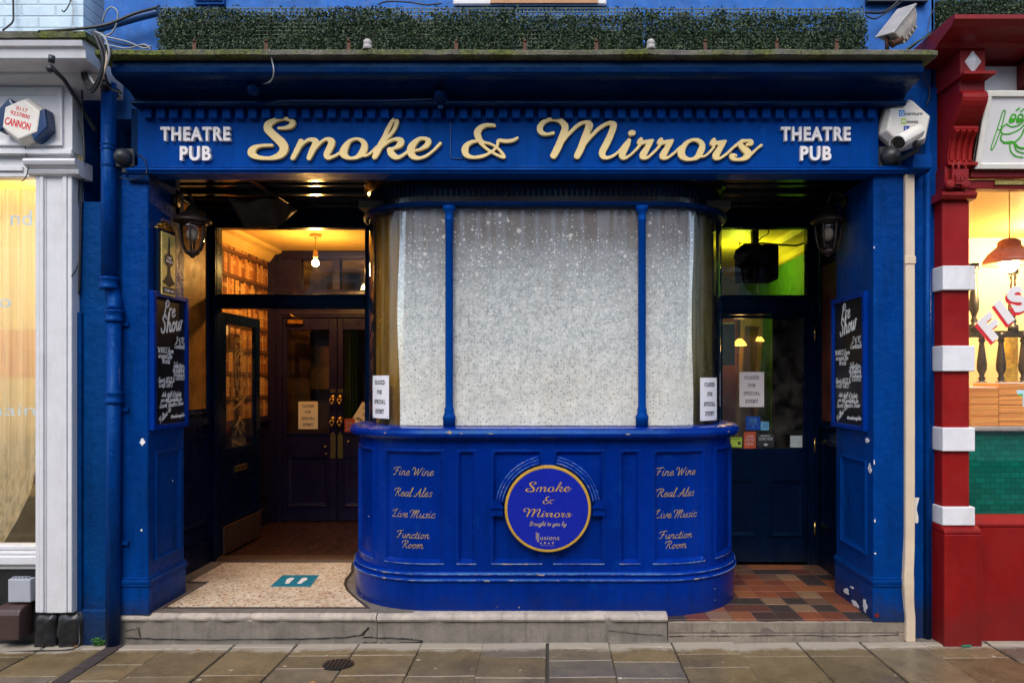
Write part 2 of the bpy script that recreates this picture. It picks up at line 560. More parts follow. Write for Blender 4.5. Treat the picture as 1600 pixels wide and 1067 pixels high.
def books_mat():
    n = NT('bookshelf_wallpaper')
    x, y, z = n.xyz()
    v = n.math('DIVIDE', z, 0.232)
    row, fv = n.math('FLOOR', v), n.math('FRACT', v)
    wn1 = n.n('ShaderNodeTexWhiteNoise', noise_dimensions='1D')
    n.l(row, wn1.inputs['W'])
    warp = n.n('ShaderNodeTexNoise', noise_dimensions='1D')
    n.put(warp.inputs['W'], n.math('MULTIPLY_ADD', y, 13.0, n.math('MULTIPLY', row, 7.7)))
    u = n.math('ADD', n.math('DIVIDE', n.math('MULTIPLY_ADD', warp.outputs['Fac'], 0.10, y), 0.037), n.math('MULTIPLY', wn1.outputs['Value'], 20.0))
    idx, fu = n.math('FLOOR', u), n.math('FRACT', u)
    cv = n.n('ShaderNodeCombineXYZ')
    n.l(idx, cv.inputs[0])
    n.l(row, cv.inputs[1])
    wn2 = n.n('ShaderNodeTexWhiteNoise', noise_dimensions='2D')
    n.l(cv.outputs[0], wn2.inputs['Vector'])
    rc = n.n('ShaderNodeSeparateColor')
    n.l(wn2.outputs['Color'], rc.inputs[0])
    c = n.ramp(rc.outputs[0], [(0.0, (0.40, 0.16, 0.045)), (0.2, (0.62, 0.34, 0.11)), (0.38, (0.20, 0.065, 0.022)), (0.52, (0.68, 0.39, 0.15)), (0.68, (0.09, 0.032, 0.014)), (0.82, (0.48, 0.21, 0.065))], 'CONSTANT')
    band = n.math('LESS_THAN', n.math('FRACT', n.math('MULTIPLY_ADD', fv, 6.0, rc.outputs[1])), 0.22)
    c = n.mix(n.math('MULTIPLY', band, 0.55), c, (0.16, 0.06, 0.025))
    lab = n.math('MULTIPLY', n.math('LESS_THAN', n.math('ABSOLUTE', n.math('SUBTRACT', fv, 0.52)), 0.08), n.math('GREATER_THAN', rc.outputs[2], 0.5))
    c = n.mix(n.math('MULTIPLY', lab, 0.7), c, (0.62, 0.40, 0.16))
    gap = n.math('LESS_THAN', n.math('MINIMUM', fu, n.math('SUBTRACT', 1.0, fu)), 0.07)
    c = n.mix(n.math('MULTIPLY', gap, 0.85), c, (0.035, 0.014, 0.007))
    top = n.math('GREATER_THAN', fv, n.math('MULTIPLY_ADD', rc.outputs[1], 0.16, 0.70))
    c = n.mix(top, c, (0.045, 0.018, 0.009))
    shelf = n.math('GREATER_THAN', fv, 0.925)
    c = n.mix(shelf, c, (0.17, 0.065, 0.025))
    sh2 = n.math('LESS_THAN', fv, 0.03)
    c = n.mix(sh2, c, (0.03, 0.012, 0.006))
    n.set(Base_Color=c, Roughness=0.6)
    return n.m


M['books'] = books_mat()


def film_mat():
    """printed window film: pale mottled snow at the foot, thinning to scattered flakes on grey above"""
    n = NT('snow_print_window_film')
    x, y, z = n.xyz()
    t = n.math('DIVIDE', n.math('SUBTRACT', z, 1.24), 1.50)
    t = n.math('ADD', t, n.math('MULTIPLY', n.math('SUBTRACT', n.noise(1.6, 5, 0.6, (1, 1, 2)), 0.5), 0.22))
    base = n.ramp(t, [(0.0, (0.93, 0.88, 0.70)), (0.2, (0.78, 0.76, 0.65)), (0.40, (0.52, 0.56, 0.53)), (0.60, (0.33, 0.365, 0.36)), (0.76, (0.19, 0.20, 0.20)), (0.86, (0.13, 0.115, 0.11)), (1.0, (0.14, 0.12, 0.115))])
    m = n.ramp(n.math('ADD', n.math('MULTIPLY', n.noise(16, 8, 0.8), 0.5), n.math('MULTIPLY', n.noise(46, 5, 0.75), 0.5)), [(0.41, 0.0), (0.57, 1.0)])
    mott = n.mix(m, (0.20, 0.23, 0.225), (0.86, 0.85, 0.78))
    amt = n.ramp(t, [(0.0, 0.34), (0.3, 0.5), (0.5, 0.52), (0.72, 0.25), (0.85, 0.04)])
    blot = n.ramp(n.noise(2.3, 6, 0.7), [(0.42, 0.0), (0.62, 0.35)])
    base = n.mix(blot, base, (0.20, 0.23, 0.225))
    c = n.mix(amt, base, mott)
    streak = n.ramp(n.noise(3, 4, 0.6, (14, 14, 0.3)), [(0.3, 0.0), (0.7, 1.0)])
    c = n.mix(n.math('MULTIPLY', streak, 0.05), c, (0.07, 0.07, 0.07))
    comb = n.n('ShaderNodeCombineXYZ')
    n.l(n.math('ADD', x, n.math('MULTIPLY', y, 0.7)), comb.inputs[0])
    n.l(z, comb.inputs[1])
    for sc_, rad, thr, lo, hi, col in ((8, 0.15, 0.70, 0.45, 1.2, (0.74, 0.70, 0.62)), (11, 0.17, 0.66, 0.40, 1.15, (0.66, 0.60, 0.52)), (17, 0.20, 0.55, 0.30, 1.0, (0.72, 0.72, 0.69)), (34, 0.26, 0.34, 0.06, 0.92, (0.74, 0.75, 0.73)), (58, 0.32, 0.30, 0.0, 0.85, (0.74, 0.75, 0.74)), (48, 0.34, 0.52, -0.2, 0.62, (0.14, 0.17, 0.18))):
        vo = n.n('ShaderNodeTexVoronoi', voronoi_dimensions='2D')
        vo.inputs['Scale'].default_value = sc_
        mp = n.n('ShaderNodeMapping')
        mp.inputs['Location'].default_value = (sc_ * 1.37 + thr * 5, sc_ * 0.71, 0)
        n.l(comb.outputs[0], mp.inputs[0])
        n.l(mp.outputs[0], vo.inputs['Vector'])
        q = n.n('ShaderNodeSeparateColor')
        n.l(vo.outputs['Color'], q.inputs[0])
        rr = n.math('MULTIPLY_ADD', q.outputs[1], rad * 0.7, rad * 0.3)
        dot = n.ramp(n.math('DIVIDE', vo.outputs['Distance'], rr), [(0.6, 1.0), (1.0, 0.0)])
        dens = n.math('GREATER_THAN', q.outputs[0], n.math('ADD', thr, n.math('MULTIPLY', n.math('MAXIMUM', n.math('SUBTRACT', t, hi - 0.35), 0.0), 1.4)))
        dens = n.math('MULTIPLY', dens, n.math('GREATER_THAN', t, lo - 0.4))
        c = n.mix(n.math('MULTIPLY', n.math('MULTIPLY', dot, dens), 0.72), c, col)
    n.set(Base_Color=c, Roughness=0.5, Specular_IOR_Level=0.3, Coat_Weight=1.0, Coat_Roughness=0.06, Coat_IOR=2.3)
    n.bump(n.noise(2.2, 4, 0.6, (3, 3, 0.6)), 0.12, 0.02)
    return n.m


M['film'] = film_mat()


def leaf_mat():
    n = NT('artificial_box_leaves')
    rpi = n.n('ShaderNodeNewGeometry').outputs['Random Per Island']
    c = n.ramp(rpi, [(0.0, (0.004, 0.012, 0.005)), (0.5, (0.009, 0.026, 0.010)), (0.82, (0.022, 0.055, 0.018)), (0.95, (0.05, 0.095, 0.028)), (1.0, (0.10, 0.13, 0.04))])
    pz = n.ramp(n.noise(2.4, 5, .65), [(.36, 0.), (.64, 1.)])
    c = n.mix(pz, c, n.mix(.35, c, (.03, .055, .012)))
    n.set(Base_Color=c, Roughness=0.42, Specular_IOR_Level=0.3)
    return n.m


M['leaf'] = leaf_mat()
M['lattice'] = plain('green_plastic_lattice', (0.05, 0.085, 0.04), 0.5, var=0.3, bump=0)
M['hedgeback'] = plain('dark_hedge_backing', (0.012, 0.02, 0.012), 0.8, bump=0)


def brick_paint(name, col, mortar=0.85):
    n = NT(name)
    x, y, z = n.xyz()
    cb = n.n('ShaderNodeCombineXYZ')
    n.l(x, cb.inputs[0])
    n.l(z, cb.inputs[1])
    bt = n.n('ShaderNodeTexBrick')
    bt.inputs['Scale'].default_value = 1
    bt.inputs['Brick Width'].default_value = 0.225
    bt.inputs['Row Height'].default_value = 0.076
    bt.inputs['Mortar Size'].default_value = 0.008
    bt.inputs['Mortar Smooth'].default_value = 0.6
    n.l(cb.outputs[0], bt.inputs['Vector'])
    n.put(bt.inputs['Color1'], scale_c(col, 1.04))
    n.put(bt.inputs['Color2'], scale_c(col, 0.95))
    n.put(bt.inputs['Mortar'], scale_c(col, mortar))
    c = n.mix(n.ramp(n.noise(5, 7, .7), [(.45, 0.), (.8, .35)]), bt.outputs['Color'], scale_c(col, .5))
    n.set(Base_Color=c, Roughness=0.75)
    n.bump(n.math('ADD', n.math('SUBTRACT', 1.0, bt.outputs['Fac']), n.math('MULTIPLY', n.noise(35, 4), 0.6)), 0.7, 0.008)
    return n.m


M['bluebrick'] = brick_paint('pale_blue_painted_brick', (0.52, 0.66, 0.74))
M['redbrick'] = brick_paint('red_brick', (0.15, 0.085, 0.065), 1.4)


def green_tiles():
    n = NT('emerald_glazed_tiles')
    x, y, z = n.xyz()
    cb = n.n('ShaderNodeCombineXYZ')
    n.l(x, cb.inputs[0])
    n.l(z, cb.inputs[1])
    bt = n.n('ShaderNodeTexBrick')
    bt.inputs['Scale'].default_value = 1
    bt.inputs['Brick Width'].default_value = 0.07
    bt.inputs['Row Height'].default_value = 0.038
    bt.inputs['Mortar Size'].default_value = 0.002
    bt.inputs['Bias'].default_value = -0.1
    n.l(cb.outputs[0], bt.inputs['Vector'])
    n.put(bt.inputs['Color1'], (0.0, 0.10, 0.068))
    n.put(bt.inputs['Color2'], (0.001, 0.155, 0.105))
    n.put(bt.inputs['Mortar'], (0.004, 0.05, 0.035))
    n.set(Base_Color=bt.outputs['Color'], Roughness=0.18)
    return n.m


M['greentile'] = green_tiles()


def stack_mat():
    n = NT('stacked_card_edges')
    x, y, z = n.xyz()
    f = n.noise(1, 4, 0.7, (1.2, 1.2, 210))
    c = n.mix(n.ramp(f, [(0.3, 0.0), (0.65, 1.0)]), (0.60, 0.19, 0.025), (0.88, 0.42, 0.10))
    n.set(Base_Color=c, Roughness=0.6)
    n.bump(f, 0.7, 0.004)
    return n.m


M['stack'] = stack_mat()


def curtain_mat():
    n = NT('sheer_cream_curtain')
    n.t.nodes.remove(n.b)
    a = n.n('ShaderNodeBsdfDiffuse')
    b = n.n('ShaderNodeBsdfTranslucent')
    c = n.n('ShaderNodeBsdfTransparent')
    for q in (a, b): q.inputs[0].default_value = (0.82, 0.74, 0.52, 1)
    m1, m2 = n.n('ShaderNodeMixShader'), n.n('ShaderNodeMixShader')
    m1.inputs[0].default_value = 0.55
    n.l(a.outputs[0], m1.inputs[1])
    n.l(b.outputs[0], m1.inputs[2])
    n.l(n.ramp(n.noise(1, 3, .6, (55, 55, .4)), [(.3, .45), (.7, .85)]), m2.inputs[0])
    n.l(c.outputs[0], m2.inputs[1])
    n.l(m1.outputs[0], m2.inputs[2])
    n.l(m2.outputs[0], n.out.inputs[0])
    return n.m


M['curtain'] = curtain_mat()

def worn_highlight_edge():  # pale wear that also paints sky highlights along raised edges
    n = NT('worn_highlight_paint')
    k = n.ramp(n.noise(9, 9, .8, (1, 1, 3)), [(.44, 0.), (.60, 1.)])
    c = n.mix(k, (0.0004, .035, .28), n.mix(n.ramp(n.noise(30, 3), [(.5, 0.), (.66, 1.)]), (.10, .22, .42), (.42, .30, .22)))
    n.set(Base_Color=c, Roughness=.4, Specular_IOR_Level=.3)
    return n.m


M['worn_highlight_edge'] = worn_highlight_edge()

# ------------------------------------------------------------------ lettering
def smooth_stroke(pts, sub=6):
    """Catmull-Rom through (x,y,r)"""
    p = [tuple(q) if len(q) == 3 else (q[0], q[1], None) for q in pts]
    if len(p) < 3: return p
    out = []
    closed = p[0][:2] == p[-1][:2]
    for i in range(len(p) - 1):
        p0 = p[i - 1] if i else (p[-2] if closed else p[0])
        p1, p2 = p[i], p[i + 1]
        p3 = p[i + 2] if i + 2 < len(p) else (p[1] if closed else p[-1])
        for k in range(sub):
            t = k / sub
            out.append(tuple(0.5 * (2 * b + (c - a) * t + (2 * a - 5 * b + 4 * c - d) * t * t + (3 * b - a - 3 * c + d) * t ** 3) for a, b, c, d in zip(p0, p1, p2, p3)))
    out.append(p[-1])
    return out


def sdf_mesh(strokes, step, depth, bevel=0.0, keep=2):
    """strokes of (u,v,r), v up: their union as one solid of the given depth standing on w=0"""
    allp = np.array([q for s in strokes for q in s], float)
    pad = allp[:, 2].max() + 3 * step
    u0, v0 = allp[:, 0].min() - pad, allp[:, 1].min() - pad
    nu = int((allp[:, 0].max() + pad - u0) / step) + 2
    nv = int((allp[:, 1].max() + pad - v0) / step) + 2
    g = np.full((nv, nu), 9.0)
    for s in strokes:
        for a, b in zip(s[:-1], s[1:]):
            rm = max(a[2], b[2]) + 3 * step
            i0 = max(0, int((min(a[0], b[0]) - rm - u0) / step)); i1 = min(nu, int((max(a[0], b[0]) + rm - u0) / step) + 2)
            j0 = max(0, int((min(a[1], b[1]) - rm - v0) / step)); j1 = min(nv, int((max(a[1], b[1]) + rm - v0) / step) + 2)
            uu, vv = np.meshgrid(u0 + step * np.arange(i0, i1), v0 + step * np.arange(j0, j1))
            dx, dy = b[0] - a[0], b[1] - a[1]
            L = dx * dx + dy * dy
            t = np.clip(((uu - a[0]) * dx + (vv - a[1]) * dy) / L, 0, 1) if L > 1e-18 else np.zeros_like(uu)
            d = np.hypot(uu - a[0] - t * dx, vv - a[1] - t * dy) - (a[2] + t * (b[2] - a[2]))
            g[j0:j1, i0:i1] = np.minimum(g[j0:j1, i0:i1], d)
    ins = g < 0
    code = ins[:-1, :-1] * 1 + ins[:-1, 1:] * 2 + ins[1:, 1:] * 4 + ins[1:, :-1] * 8
    seg = {1: [(3, 0)], 2: [(0, 1)], 3: [(3, 1)], 4: [(1, 2)], 5: [(3, 2), (1, 0)], 6: [(0, 2)], 7: [(3, 2)], 8: [(2, 3)], 9: [(2, 0)], 10: [(0, 3), (2, 1)], 11: [(2, 1)], 12: [(1, 3)], 13: [(1, 0)], 14: [(0, 3)]}
    nxt = {}

    def key(j, i, e):
        return [('h', j, i), ('v', j, i + 1), ('h', j + 1, i), ('v', j, i)][e]
    for j, i in np.argwhere((code > 0) & (code < 15)):
        for a, b in seg[int(code[j, i])]:
            nxt[key(j, i, a)] = key(j, i, b)

    def pt(k):
        t, j, i = k
        if t == 'h':
            a, b = g[j, i], g[j, i + 1]
            return (u0 + step * (i + a / (a - b)), v0 + step * j)
        a, b = g[j, i], g[j + 1, i]
        return (u0 + step * i, v0 + step * (j + a / (a - b)))
    loops = []
    while nxt:
        k0 = next(iter(nxt))
        k, lp = k0, []
        while k in nxt:
            lp.append(pt(k))
            k = nxt.pop(k)
        if len(lp) > 5: loops.append(lp[::keep])
    cu = bpy.data.curves.new('lettering', 'CURVE')
    cu.dimensions, cu.fill_mode = '2D', 'BOTH'
    cu.extrude = max(depth / 2 - bevel, 0)
    cu.bevel_depth, cu.bevel_resolution = bevel, 0
    cu.offset = -bevel
    for lp in loops:
        sp = cu.splines.new('POLY')
        sp.points.add(len(lp) - 1)
        sp.use_cyclic_u = True
        for q, c in zip(sp.points, lp): q.co = (c[0], c[1], 0, 1)
    return curve_out(cu, depth)


def curve_out(cu, depth):
    o = bpy.data.objects.new('lettering', cu)
    me = bpy.data.meshes.new_from_object(o)
    v = [(p.co.x, p.co.y, p.co.z + depth / 2) for p in me.vertices]
    f = [tuple(p.vertices) for p in me.polygons]
    bpy.data.objects.remove(o)
    bpy.data.curves.remove(cu)
    bpy.data.meshes.remove(me)
    return v, f


def block_text(body, h, depth, bold=0.0, width=None, space=1.0, align='CENTER'):
    """printed capitals with cap height h; width squeezes the line to that length; centred on the origin"""
    cu = bpy.data.curves.new('lettering', 'FONT')
    cu.body, cu.align_x, cu.extrude, cu.offset, cu.space_character = body, 'LEFT', 0.05, bold, space
    cu.resolution_u = 4
    v, f = curve_out(cu, 0.1)
    if not v: return [], []
    xs = [p[0] for p in v]
    x0, x1 = min(xs), max(xs)
    k = h / (0.73 + 2 * bold)
    kx = k if width is None else width / (x1 - x0)
    ox = {'CENTER': (x0 + x1) / 2, 'LEFT': x0, 'RIGHT': x1}[align]
    return [((p[0] - ox) * kx, (p[1] + bold) * k, p[2] / 0.1 * depth) for p in v], f


# handwriting skeletons: (advance, strokes); baseline 0, x-height 1, ascender 2
HAND = {
 'a': (1.15, [[(.85, .8), (.5, 1), (.1, .55), (.25, .03), (.6, .2), (.85, .8)], [(.9, 1), (.8, .35), (.9, 0), (1.15, .2)]]),
 'b': (1.05, [[(0, .1), (.3, 1.2), (.45, 1.9), (.25, 1.9), (.12, .9), (.15, .1), (.5, 0), (.8, .45), (.55, .95), (.2, .6)]]),
 'c': (.9, [[(.75, .8), (.5, 1), (.1, .55), (.25, .03), (.6, .08), (.9, .3)]]),
 'd': (1.15, [[(.85, .8), (.5, 1), (.1, .55), (.25, .03), (.6, .2), (.88, .9)], [(1.05, 1.95), (.82, .4), (.9, 0), (1.15, .2)]]),
 'e': (.9, [[(.1, .42), (.55, .6), (.7, .88), (.45, 1), (.1, .55), (.25, .03), (.6, .08), (.9, .32)]]),
 'f': (.7, [[(.85, 1.8), (.6, 2), (.38, 1.5), (.15, -.5)], [(.05, 1), (.7, 1)]]),
 'g': (1.1, [[(.85, .8), (.5, 1), (.1, .55), (.25, .08), (.6, .2), (.85, .8)], [(.9, 1), (.7, -.4), (.35, -.75), (.1, -.5), (.6, -.1), (1.1, .25)]]),
 'h': (1.1, [[(0, .1), (.35, 1.3), (.5, 1.95), (.3, 1.9), (.1, 0)], [(.15, .5), (.5, 1), (.75, .85), (.7, .2), (.85, 0), (1.1, .2)]]),
 'i': (.6, [[(.2, 1), (.12, .3), (.25, 0), (.55, .2)], [(.3, 1.42), (.34, 1.46)]]),
 'j': (.5, [[(.3, 1), (.1, -.5), (-.2, -.6)], [(.35, 1.4), (.38, 1.44)]]),
 'k': (1.05, [[(.35, 1.95), (.1, 0)], [(.8, 1), (.25, .5), (.55, .35), (.75, 0), (1.05, .2)]]),
 'l': (.6, [[(0, .1), (.35, 1.2), (.5, 1.95), (.3, 1.9), (.12, .4), (.25, 0), (.6, .2)]]),
 'm': (1.65, [[(.2, 1), (.1, 0)], [(.14, .5), (.45, 1), (.65, .85), (.58, 0)], [(.62, .5), (.95, 1), (1.2, .85), (1.15, .2), (1.3, 0), (1.6, .2)]]),
 'n': (1.15, [[(.2, 1), (.1, 0)], [(.14, .5), (.5, 1), (.75, .85), (.7, .2), (.85, 0), (1.15, .2)]]),
 'o': (1.05, [[(.5, 1), (.12, .6), (.25, .04), (.6, .1), (.8, .6), (.5, 1), (.7, .8), (1.05, .85)]]),
 'p': (1.05, [[(.25, 1), (.05, -.7)], [(.15, .5), (.5, 1), (.82, .65), (.55, .03), (.15, .2)]]),
 'q': (1.05, [[(.85, .8), (.5, 1), (.1, .55), (.25, .05), (.6, .2), (.85, .8)], [(.9, 1), (.75, -.7)]]),
 'r': (.85, [[(.2, 1), (.1, 0)], [(.14, .5), (.4, .95), (.75, .9)]]),
 's': (.8, [[(.7, .85), (.45, 1), (.2, .8), (.6, .35), (.5, .03), (.1, .12)]]),
 't': (.7, [[(.35, 1.6), (.18, .3), (.3, 0), (.65, .2)], [(0, 1.05), (.65, 1.1)]]),
 'u': (1.15, [[(.15, 1), (.1, .3), (.35, 0), (.75, .5), (.85, 1)], [(.85, 1), (.78, .25), (.9, 0), (1.15, .2)]]),
 'v': (1.0, [[(.1, .95), (.3, 0), (.75, .7), (.75, 1), (1.0, .95)]]),
 'w': (1.45, [[(.1, 1), (.12, .2), (.35, 0), (.65, .6), (.68, .9)], [(.66, .6), (.7, .1), (.95, .05), (1.2, .7), (1.15, 1), (1.45, .95)]]),
 'x': (.9, [[(.1, .95), (.75, 0)], [(.8, .95), (.05, 0)]]),
 'y': (1.1, [[(.15, 1), (.1, .35), (.35, .05), (.75, .5), (.88, 1)], [(.88, 1), (.65, -.4), (.3, -.75), (.1, -.5), (1.1, .2)]]),
 'z': (.9, [[(.1, .95), (.75, .95), (.1, 0), (.8, 0)]]),
 'A': (1.5, [[(-.25, .25), (.0, -.02), (.35, .35), (.95, 1.85)], [(.95, 1.85), (.95, .4), (1.15, 0), (1.45, .25)], [(.1, .7), (1.2, .72)]]),
 'B': (1.3, [[(.35, 1.8), (.15, 0)], [(.05, 1.6), (.6, 1.9), (1.0, 1.5), (.35, 1.0), (1.0, .7), (.7, .05), (.1, .05)]]),
 'C': (1.3, [[(1.1, 1.5), (.8, 1.85), (.25, 1.3), (.15, .4), (.55, 0), (1.15, .4)]]),
 'D': (1.4, [[(.35, 1.8), (.15, 0)], [(.05, 1.65), (.7, 1.8), (1.15, 1.0), (.8, .15), (.1, .02)]]),
 'E': (1.2, [[(1.0, 1.7), (.5, 1.85), (.3, 1.4), (.7, 1.0), (.2, .6), (.3, .05), (.7, 0), (1.1, .3)]]),
 'F': (1.25, [[(-.35, 1.25), (-.3, 1.6), (.3, 1.75), (1.25, 1.9)], [(.65, 1.75), (.45, .6), (.2, .02), (-.15, .15)], [(.2, .95), (.9, 1.0)]]),
 'G': (1.35, [[(1.1, 1.5), (.8, 1.85), (.25, 1.3), (.15, .4), (.5, 0), (1.0, .3), (1.1, .85)], [(.7, .85), (1.3, .9)], [(1.1, .85), (1.0, -.2)]]),
 'H': (1.4, [[(.3, 1.8), (.15, 0)], [(1.1, 1.85), (.95, 0)], [(.1, .95), (1.2, .95)]]),
 'I': (.7, [[(.45, 1.8), (.25, 0)]]),
 'L': (1.25, [[(-.25, 1.3), (-.15, 1.6), (.1, 1.55), (.75, 1.95), (.55, 1.5), (.38, .8), (.2, .15), (-.02, .03), (-.05, .2), (.25, .16), (.6, .0), (1.15, .25)]]),
 'M': (1.95, [[(-.35, 1.2), (-.4, 1.6), (.0, 1.85), (.4, 1.6), (.25, .8), (.05, 0)], [(.2, .6), (.75, 1.7), (.95, 1.7), (.8, .8), (.65, .02)], [(.8, .7), (1.35, 1.75), (1.5, 1.6), (1.3, .5), (1.4, .02), (1.85, .3)]]),
 'N': (1.5, [[(.1, 0), (.3, 1.8)], [(.3, 1.8), (1.0, 0)], [(1.0, 0), (1.2, 1.85)]]),
 'O': (1.45, [[(.75, 1.85), (.2, 1.2), (.2, .35), (.65, 0), (1.15, .6), (1.15, 1.4), (.75, 1.85)]]),
 'P': (1.2, [[(.42, 1.7), (.25, .9), (.1, -.15)], [(.12, 1.45), (.45, 1.88), (.98, 1.72), (.92, 1.25), (.36, 1.02)]]),
 'R': (1.4, [[(-.35, 1.2), (-.35, 1.6), (.2, 1.85), (.9, 1.8), (1.0, 1.3), (.35, .95)], [(.45, 1.7), (.3, .8), (.1, 0)], [(.35, .95), (.7, .75), (.95, .05), (1.35, .25)]]),
 'S': (1.2, [[(1.05, 1.5), (.75, 1.88), (.3, 1.5), (.8, .85), (.6, .08), (.15, .1), (.0, .5)]]),
 'T': (1.2, [[(-.05, 1.5), (.1, 1.8), (1.2, 1.85)], [(.7, 1.8), (.45, 0)]]),
 'U': (1.35, [[(.2, 1.8), (.15, .5), (.5, 0), (.95, .5), (1.1, 1.85)], [(1.1, 1.85), (1.0, 0)]]),
 'W': (1.9, [[(-.35, 1.25), (-.3, 1.65), (.1, 1.8), (.3, 1.4), (.3, .3), (.4, 0)], [(.4, 0), (.95, 1.6)], [(.95, 1.6), (1.05, .0)], [(1.05, 0), (1.55, 1.3), (1.75, 1.85)]]),
 '1': (.6, [[(.1, 1.4), (.4, 1.8), (.3, 0)]]), '2': (1.0, [[(.15, 1.4), (.5, 1.8), (.85, 1.4), (.1, 0), (.9, .05)]]),
 '3': (1.0, [[(.15, 1.7), (.75, 1.6), (.35, 1.0), (.8, .5), (.4, 0), (.05, .2)]]), '6': (1.0, [[(.8, 1.7), (.3, 1.2), (.15, .4), (.5, 0), (.85, .4), (.5, .9), (.2, .6)]]), '9': (1.0, [[(.8, 1.3), (.45, .9), (.2, 1.4), (.55, 1.8), (.85, 1.4), (.6, 0)]]),
 '&': (1.3, [[(1.1, .6), (.6, 0), (.15, .3), (.3, .85), (.75, 1.5), (.5, 1.85), (.3, 1.5), (.6, .8), (1.2, 0)]]),
 '-': (.8, [[(.1, .8), (.65, .85)]]), '.': (.45, [[(.15, .05), (.2, .08)]]), '!': (.5, [[(.35, 1.8), (.22, .55)], [(.18, .05), (.2, .08)]]),
 '@': (1.6, [[(1.0, .9), (.7, 1.0), (.5, .6), (.75, .4), (1.0, 1.0), (1.1, .5), (1.4, .8), (1.2, 1.5), (.6, 1.5), (.15, .8), (.4, .05), (1.1, 0)]]),
 ' ': (.75, []),
}


def hand_text(body, xh, weight, slant=0.2, align='CENTER', rot=0.0, squeeze=1.0):
    """strokes of a hand-written line with x-height xh, baseline at 0"""
    x, out = 0.0, []
    for ch in body:
        adv, ss = HAND.get(ch, HAND[' '])
        for s in ss:
            out.append([((x + p[0] + slant * p[1]) * xh * squeeze, p[1] * xh, weight) for p in s])
        x += adv
    tot = x * xh * squeeze
    ox = {'CENTER': tot / 2, 'LEFT': 0, 'RIGHT': tot}[align]
    c, s_ = math.cos(rot), math.sin(rot)
    res = []
    for s in out:
        q = [((p[0] - ox) * c - p[1] * s_, (p[0] - ox) * s_ + p[1] * c, p[2]) for p in s]
        res.append(smooth_stroke(q, 4))
    return res


def shift(strokes, du, dv): return [[(p[0] + du, p[1] + dv, p[2]) for p in s] for s in strokes]


# slab-serif capitals for the printed notices
SLAB = {
 'C': (1.0, [[(.85, .75), (.8, .9), (.5, 1), (.15, .75), (.15, .25), (.5, 0), (.9, .2)]], [(.9, .72, .9, .95)]),
 'L': (.95, [[(.25, 1), (.25, 0), (.9, 0), (.9, .25)]], [(.08, 1, .45, 1)]),
 'O': (1.05, [[(.5, 1), (.12, .7), (.12, .3), (.5, 0), (.9, .3), (.9, .7), (.5, 1)]], []),
 'S': (.9, [[(.78, .78), (.45, 1), (.15, .75), (.75, .28), (.45, 0), (.1, .2)]], [(.8, .72, .8, .98), (.1, .02, .1, .28)]),
 'E': (.95, [[(.22, 1), (.22, 0), (.9, 0)], [(.22, 1), (.85, 1)], [(.22, .52), (.65, .52)]], [(.88, 0, .88, .25), (.85, .78, .85, 1), (.05, 1, .3, 1), (.05, 0, .3, 0)]),
 'D': (1.05, [[(.22, 1), (.22, 0), (.55, 0), (.92, .3), (.92, .7), (.55, 1), (.22, 1)]], [(.05, 1, .3, 1), (.05, 0, .3, 0)]),
 'F': (.9, [[(.22, 1), (.22, 0)], [(.22, 1), (.85, 1)], [(.22, .5), (.65, .5)]], [(.85, .75, .85, 1), (.05, 0, .42, 0)]),
 'R': (1.05, [[(.22, 0), (.22, 1), (.65, 1), (.82, .75), (.62, .5), (.22, .5)], [(.55, .5), (.85, 0)]], [(.05, 1, .3, 1), (.05, 0, .42, 0), (.78, 0, 1.0, 0)]),
 'P': (.95, [[(.22, 0), (.22, 1), (.65, 1), (.85, .75), (.62, .45), (.22, .45)]], [(.05, 1, .3, 1), (.05, 0, .42, 0)]),
 'I': (.6, [[(.3, 1), (.3, 0)]], [(.1, 1, .5, 1), (.1, 0, .5, 0)]),
 'A': (1.1, [[(.1, 0), (.5, 1), (.95, 0)], [(.28, .38), (.78, .38)]], [(-.02, 0, .28, 0), (.78, 0, 1.08, 0), (.3, 1, .55, 1)]),
 'V': (1.05, [[(.1, 1), (.5, 0), (.95, 1)]], [(-.02, 1, .28, 1), (.78, 1, 1.08, 1)]),
 'N': (1.1, [[(.2, 0), (.2, 1), (.85, 0), (.85, 1)]], [(.03, 0, .38, 0), (.0, 1, .25, 1), (.68, 1, 1.02, 1)]),
 'T': (.95, [[(.48, 1), (.48, 0)], [(.08, 1), (.88, 1)]], [(.28, 0, .68, 0), (.08, .75, .08, 1), (.88, .75, .88, 1)]),
}


def slab_text(body, h, wgt):
    x, out = 0.0, []
    for ch in body:
        adv, ss, se = SLAB[ch]
        for s in ss: out.append([((x + p[0]) * h, p[1] * h, wgt) for p in s])
        for a in se: out.append([((x + a[0]) * h, a[1] * h, wgt * .85), ((x + a[2]) * h, a[3] * h, wgt * .85)])
        x += adv + 0.16
    w_ = (x - .16) * h / 2
    return [[((p[0] - w_) * .74, p[1], p[2]) for p in s] for s in out]


# the gold script of the main sign, traced as pen strokes in photo pixels
def _z(pts, sx, x0): return [(x0 + p[0] / sx, 180 + p[1] / sx, p[2] / sx) for p in pts]


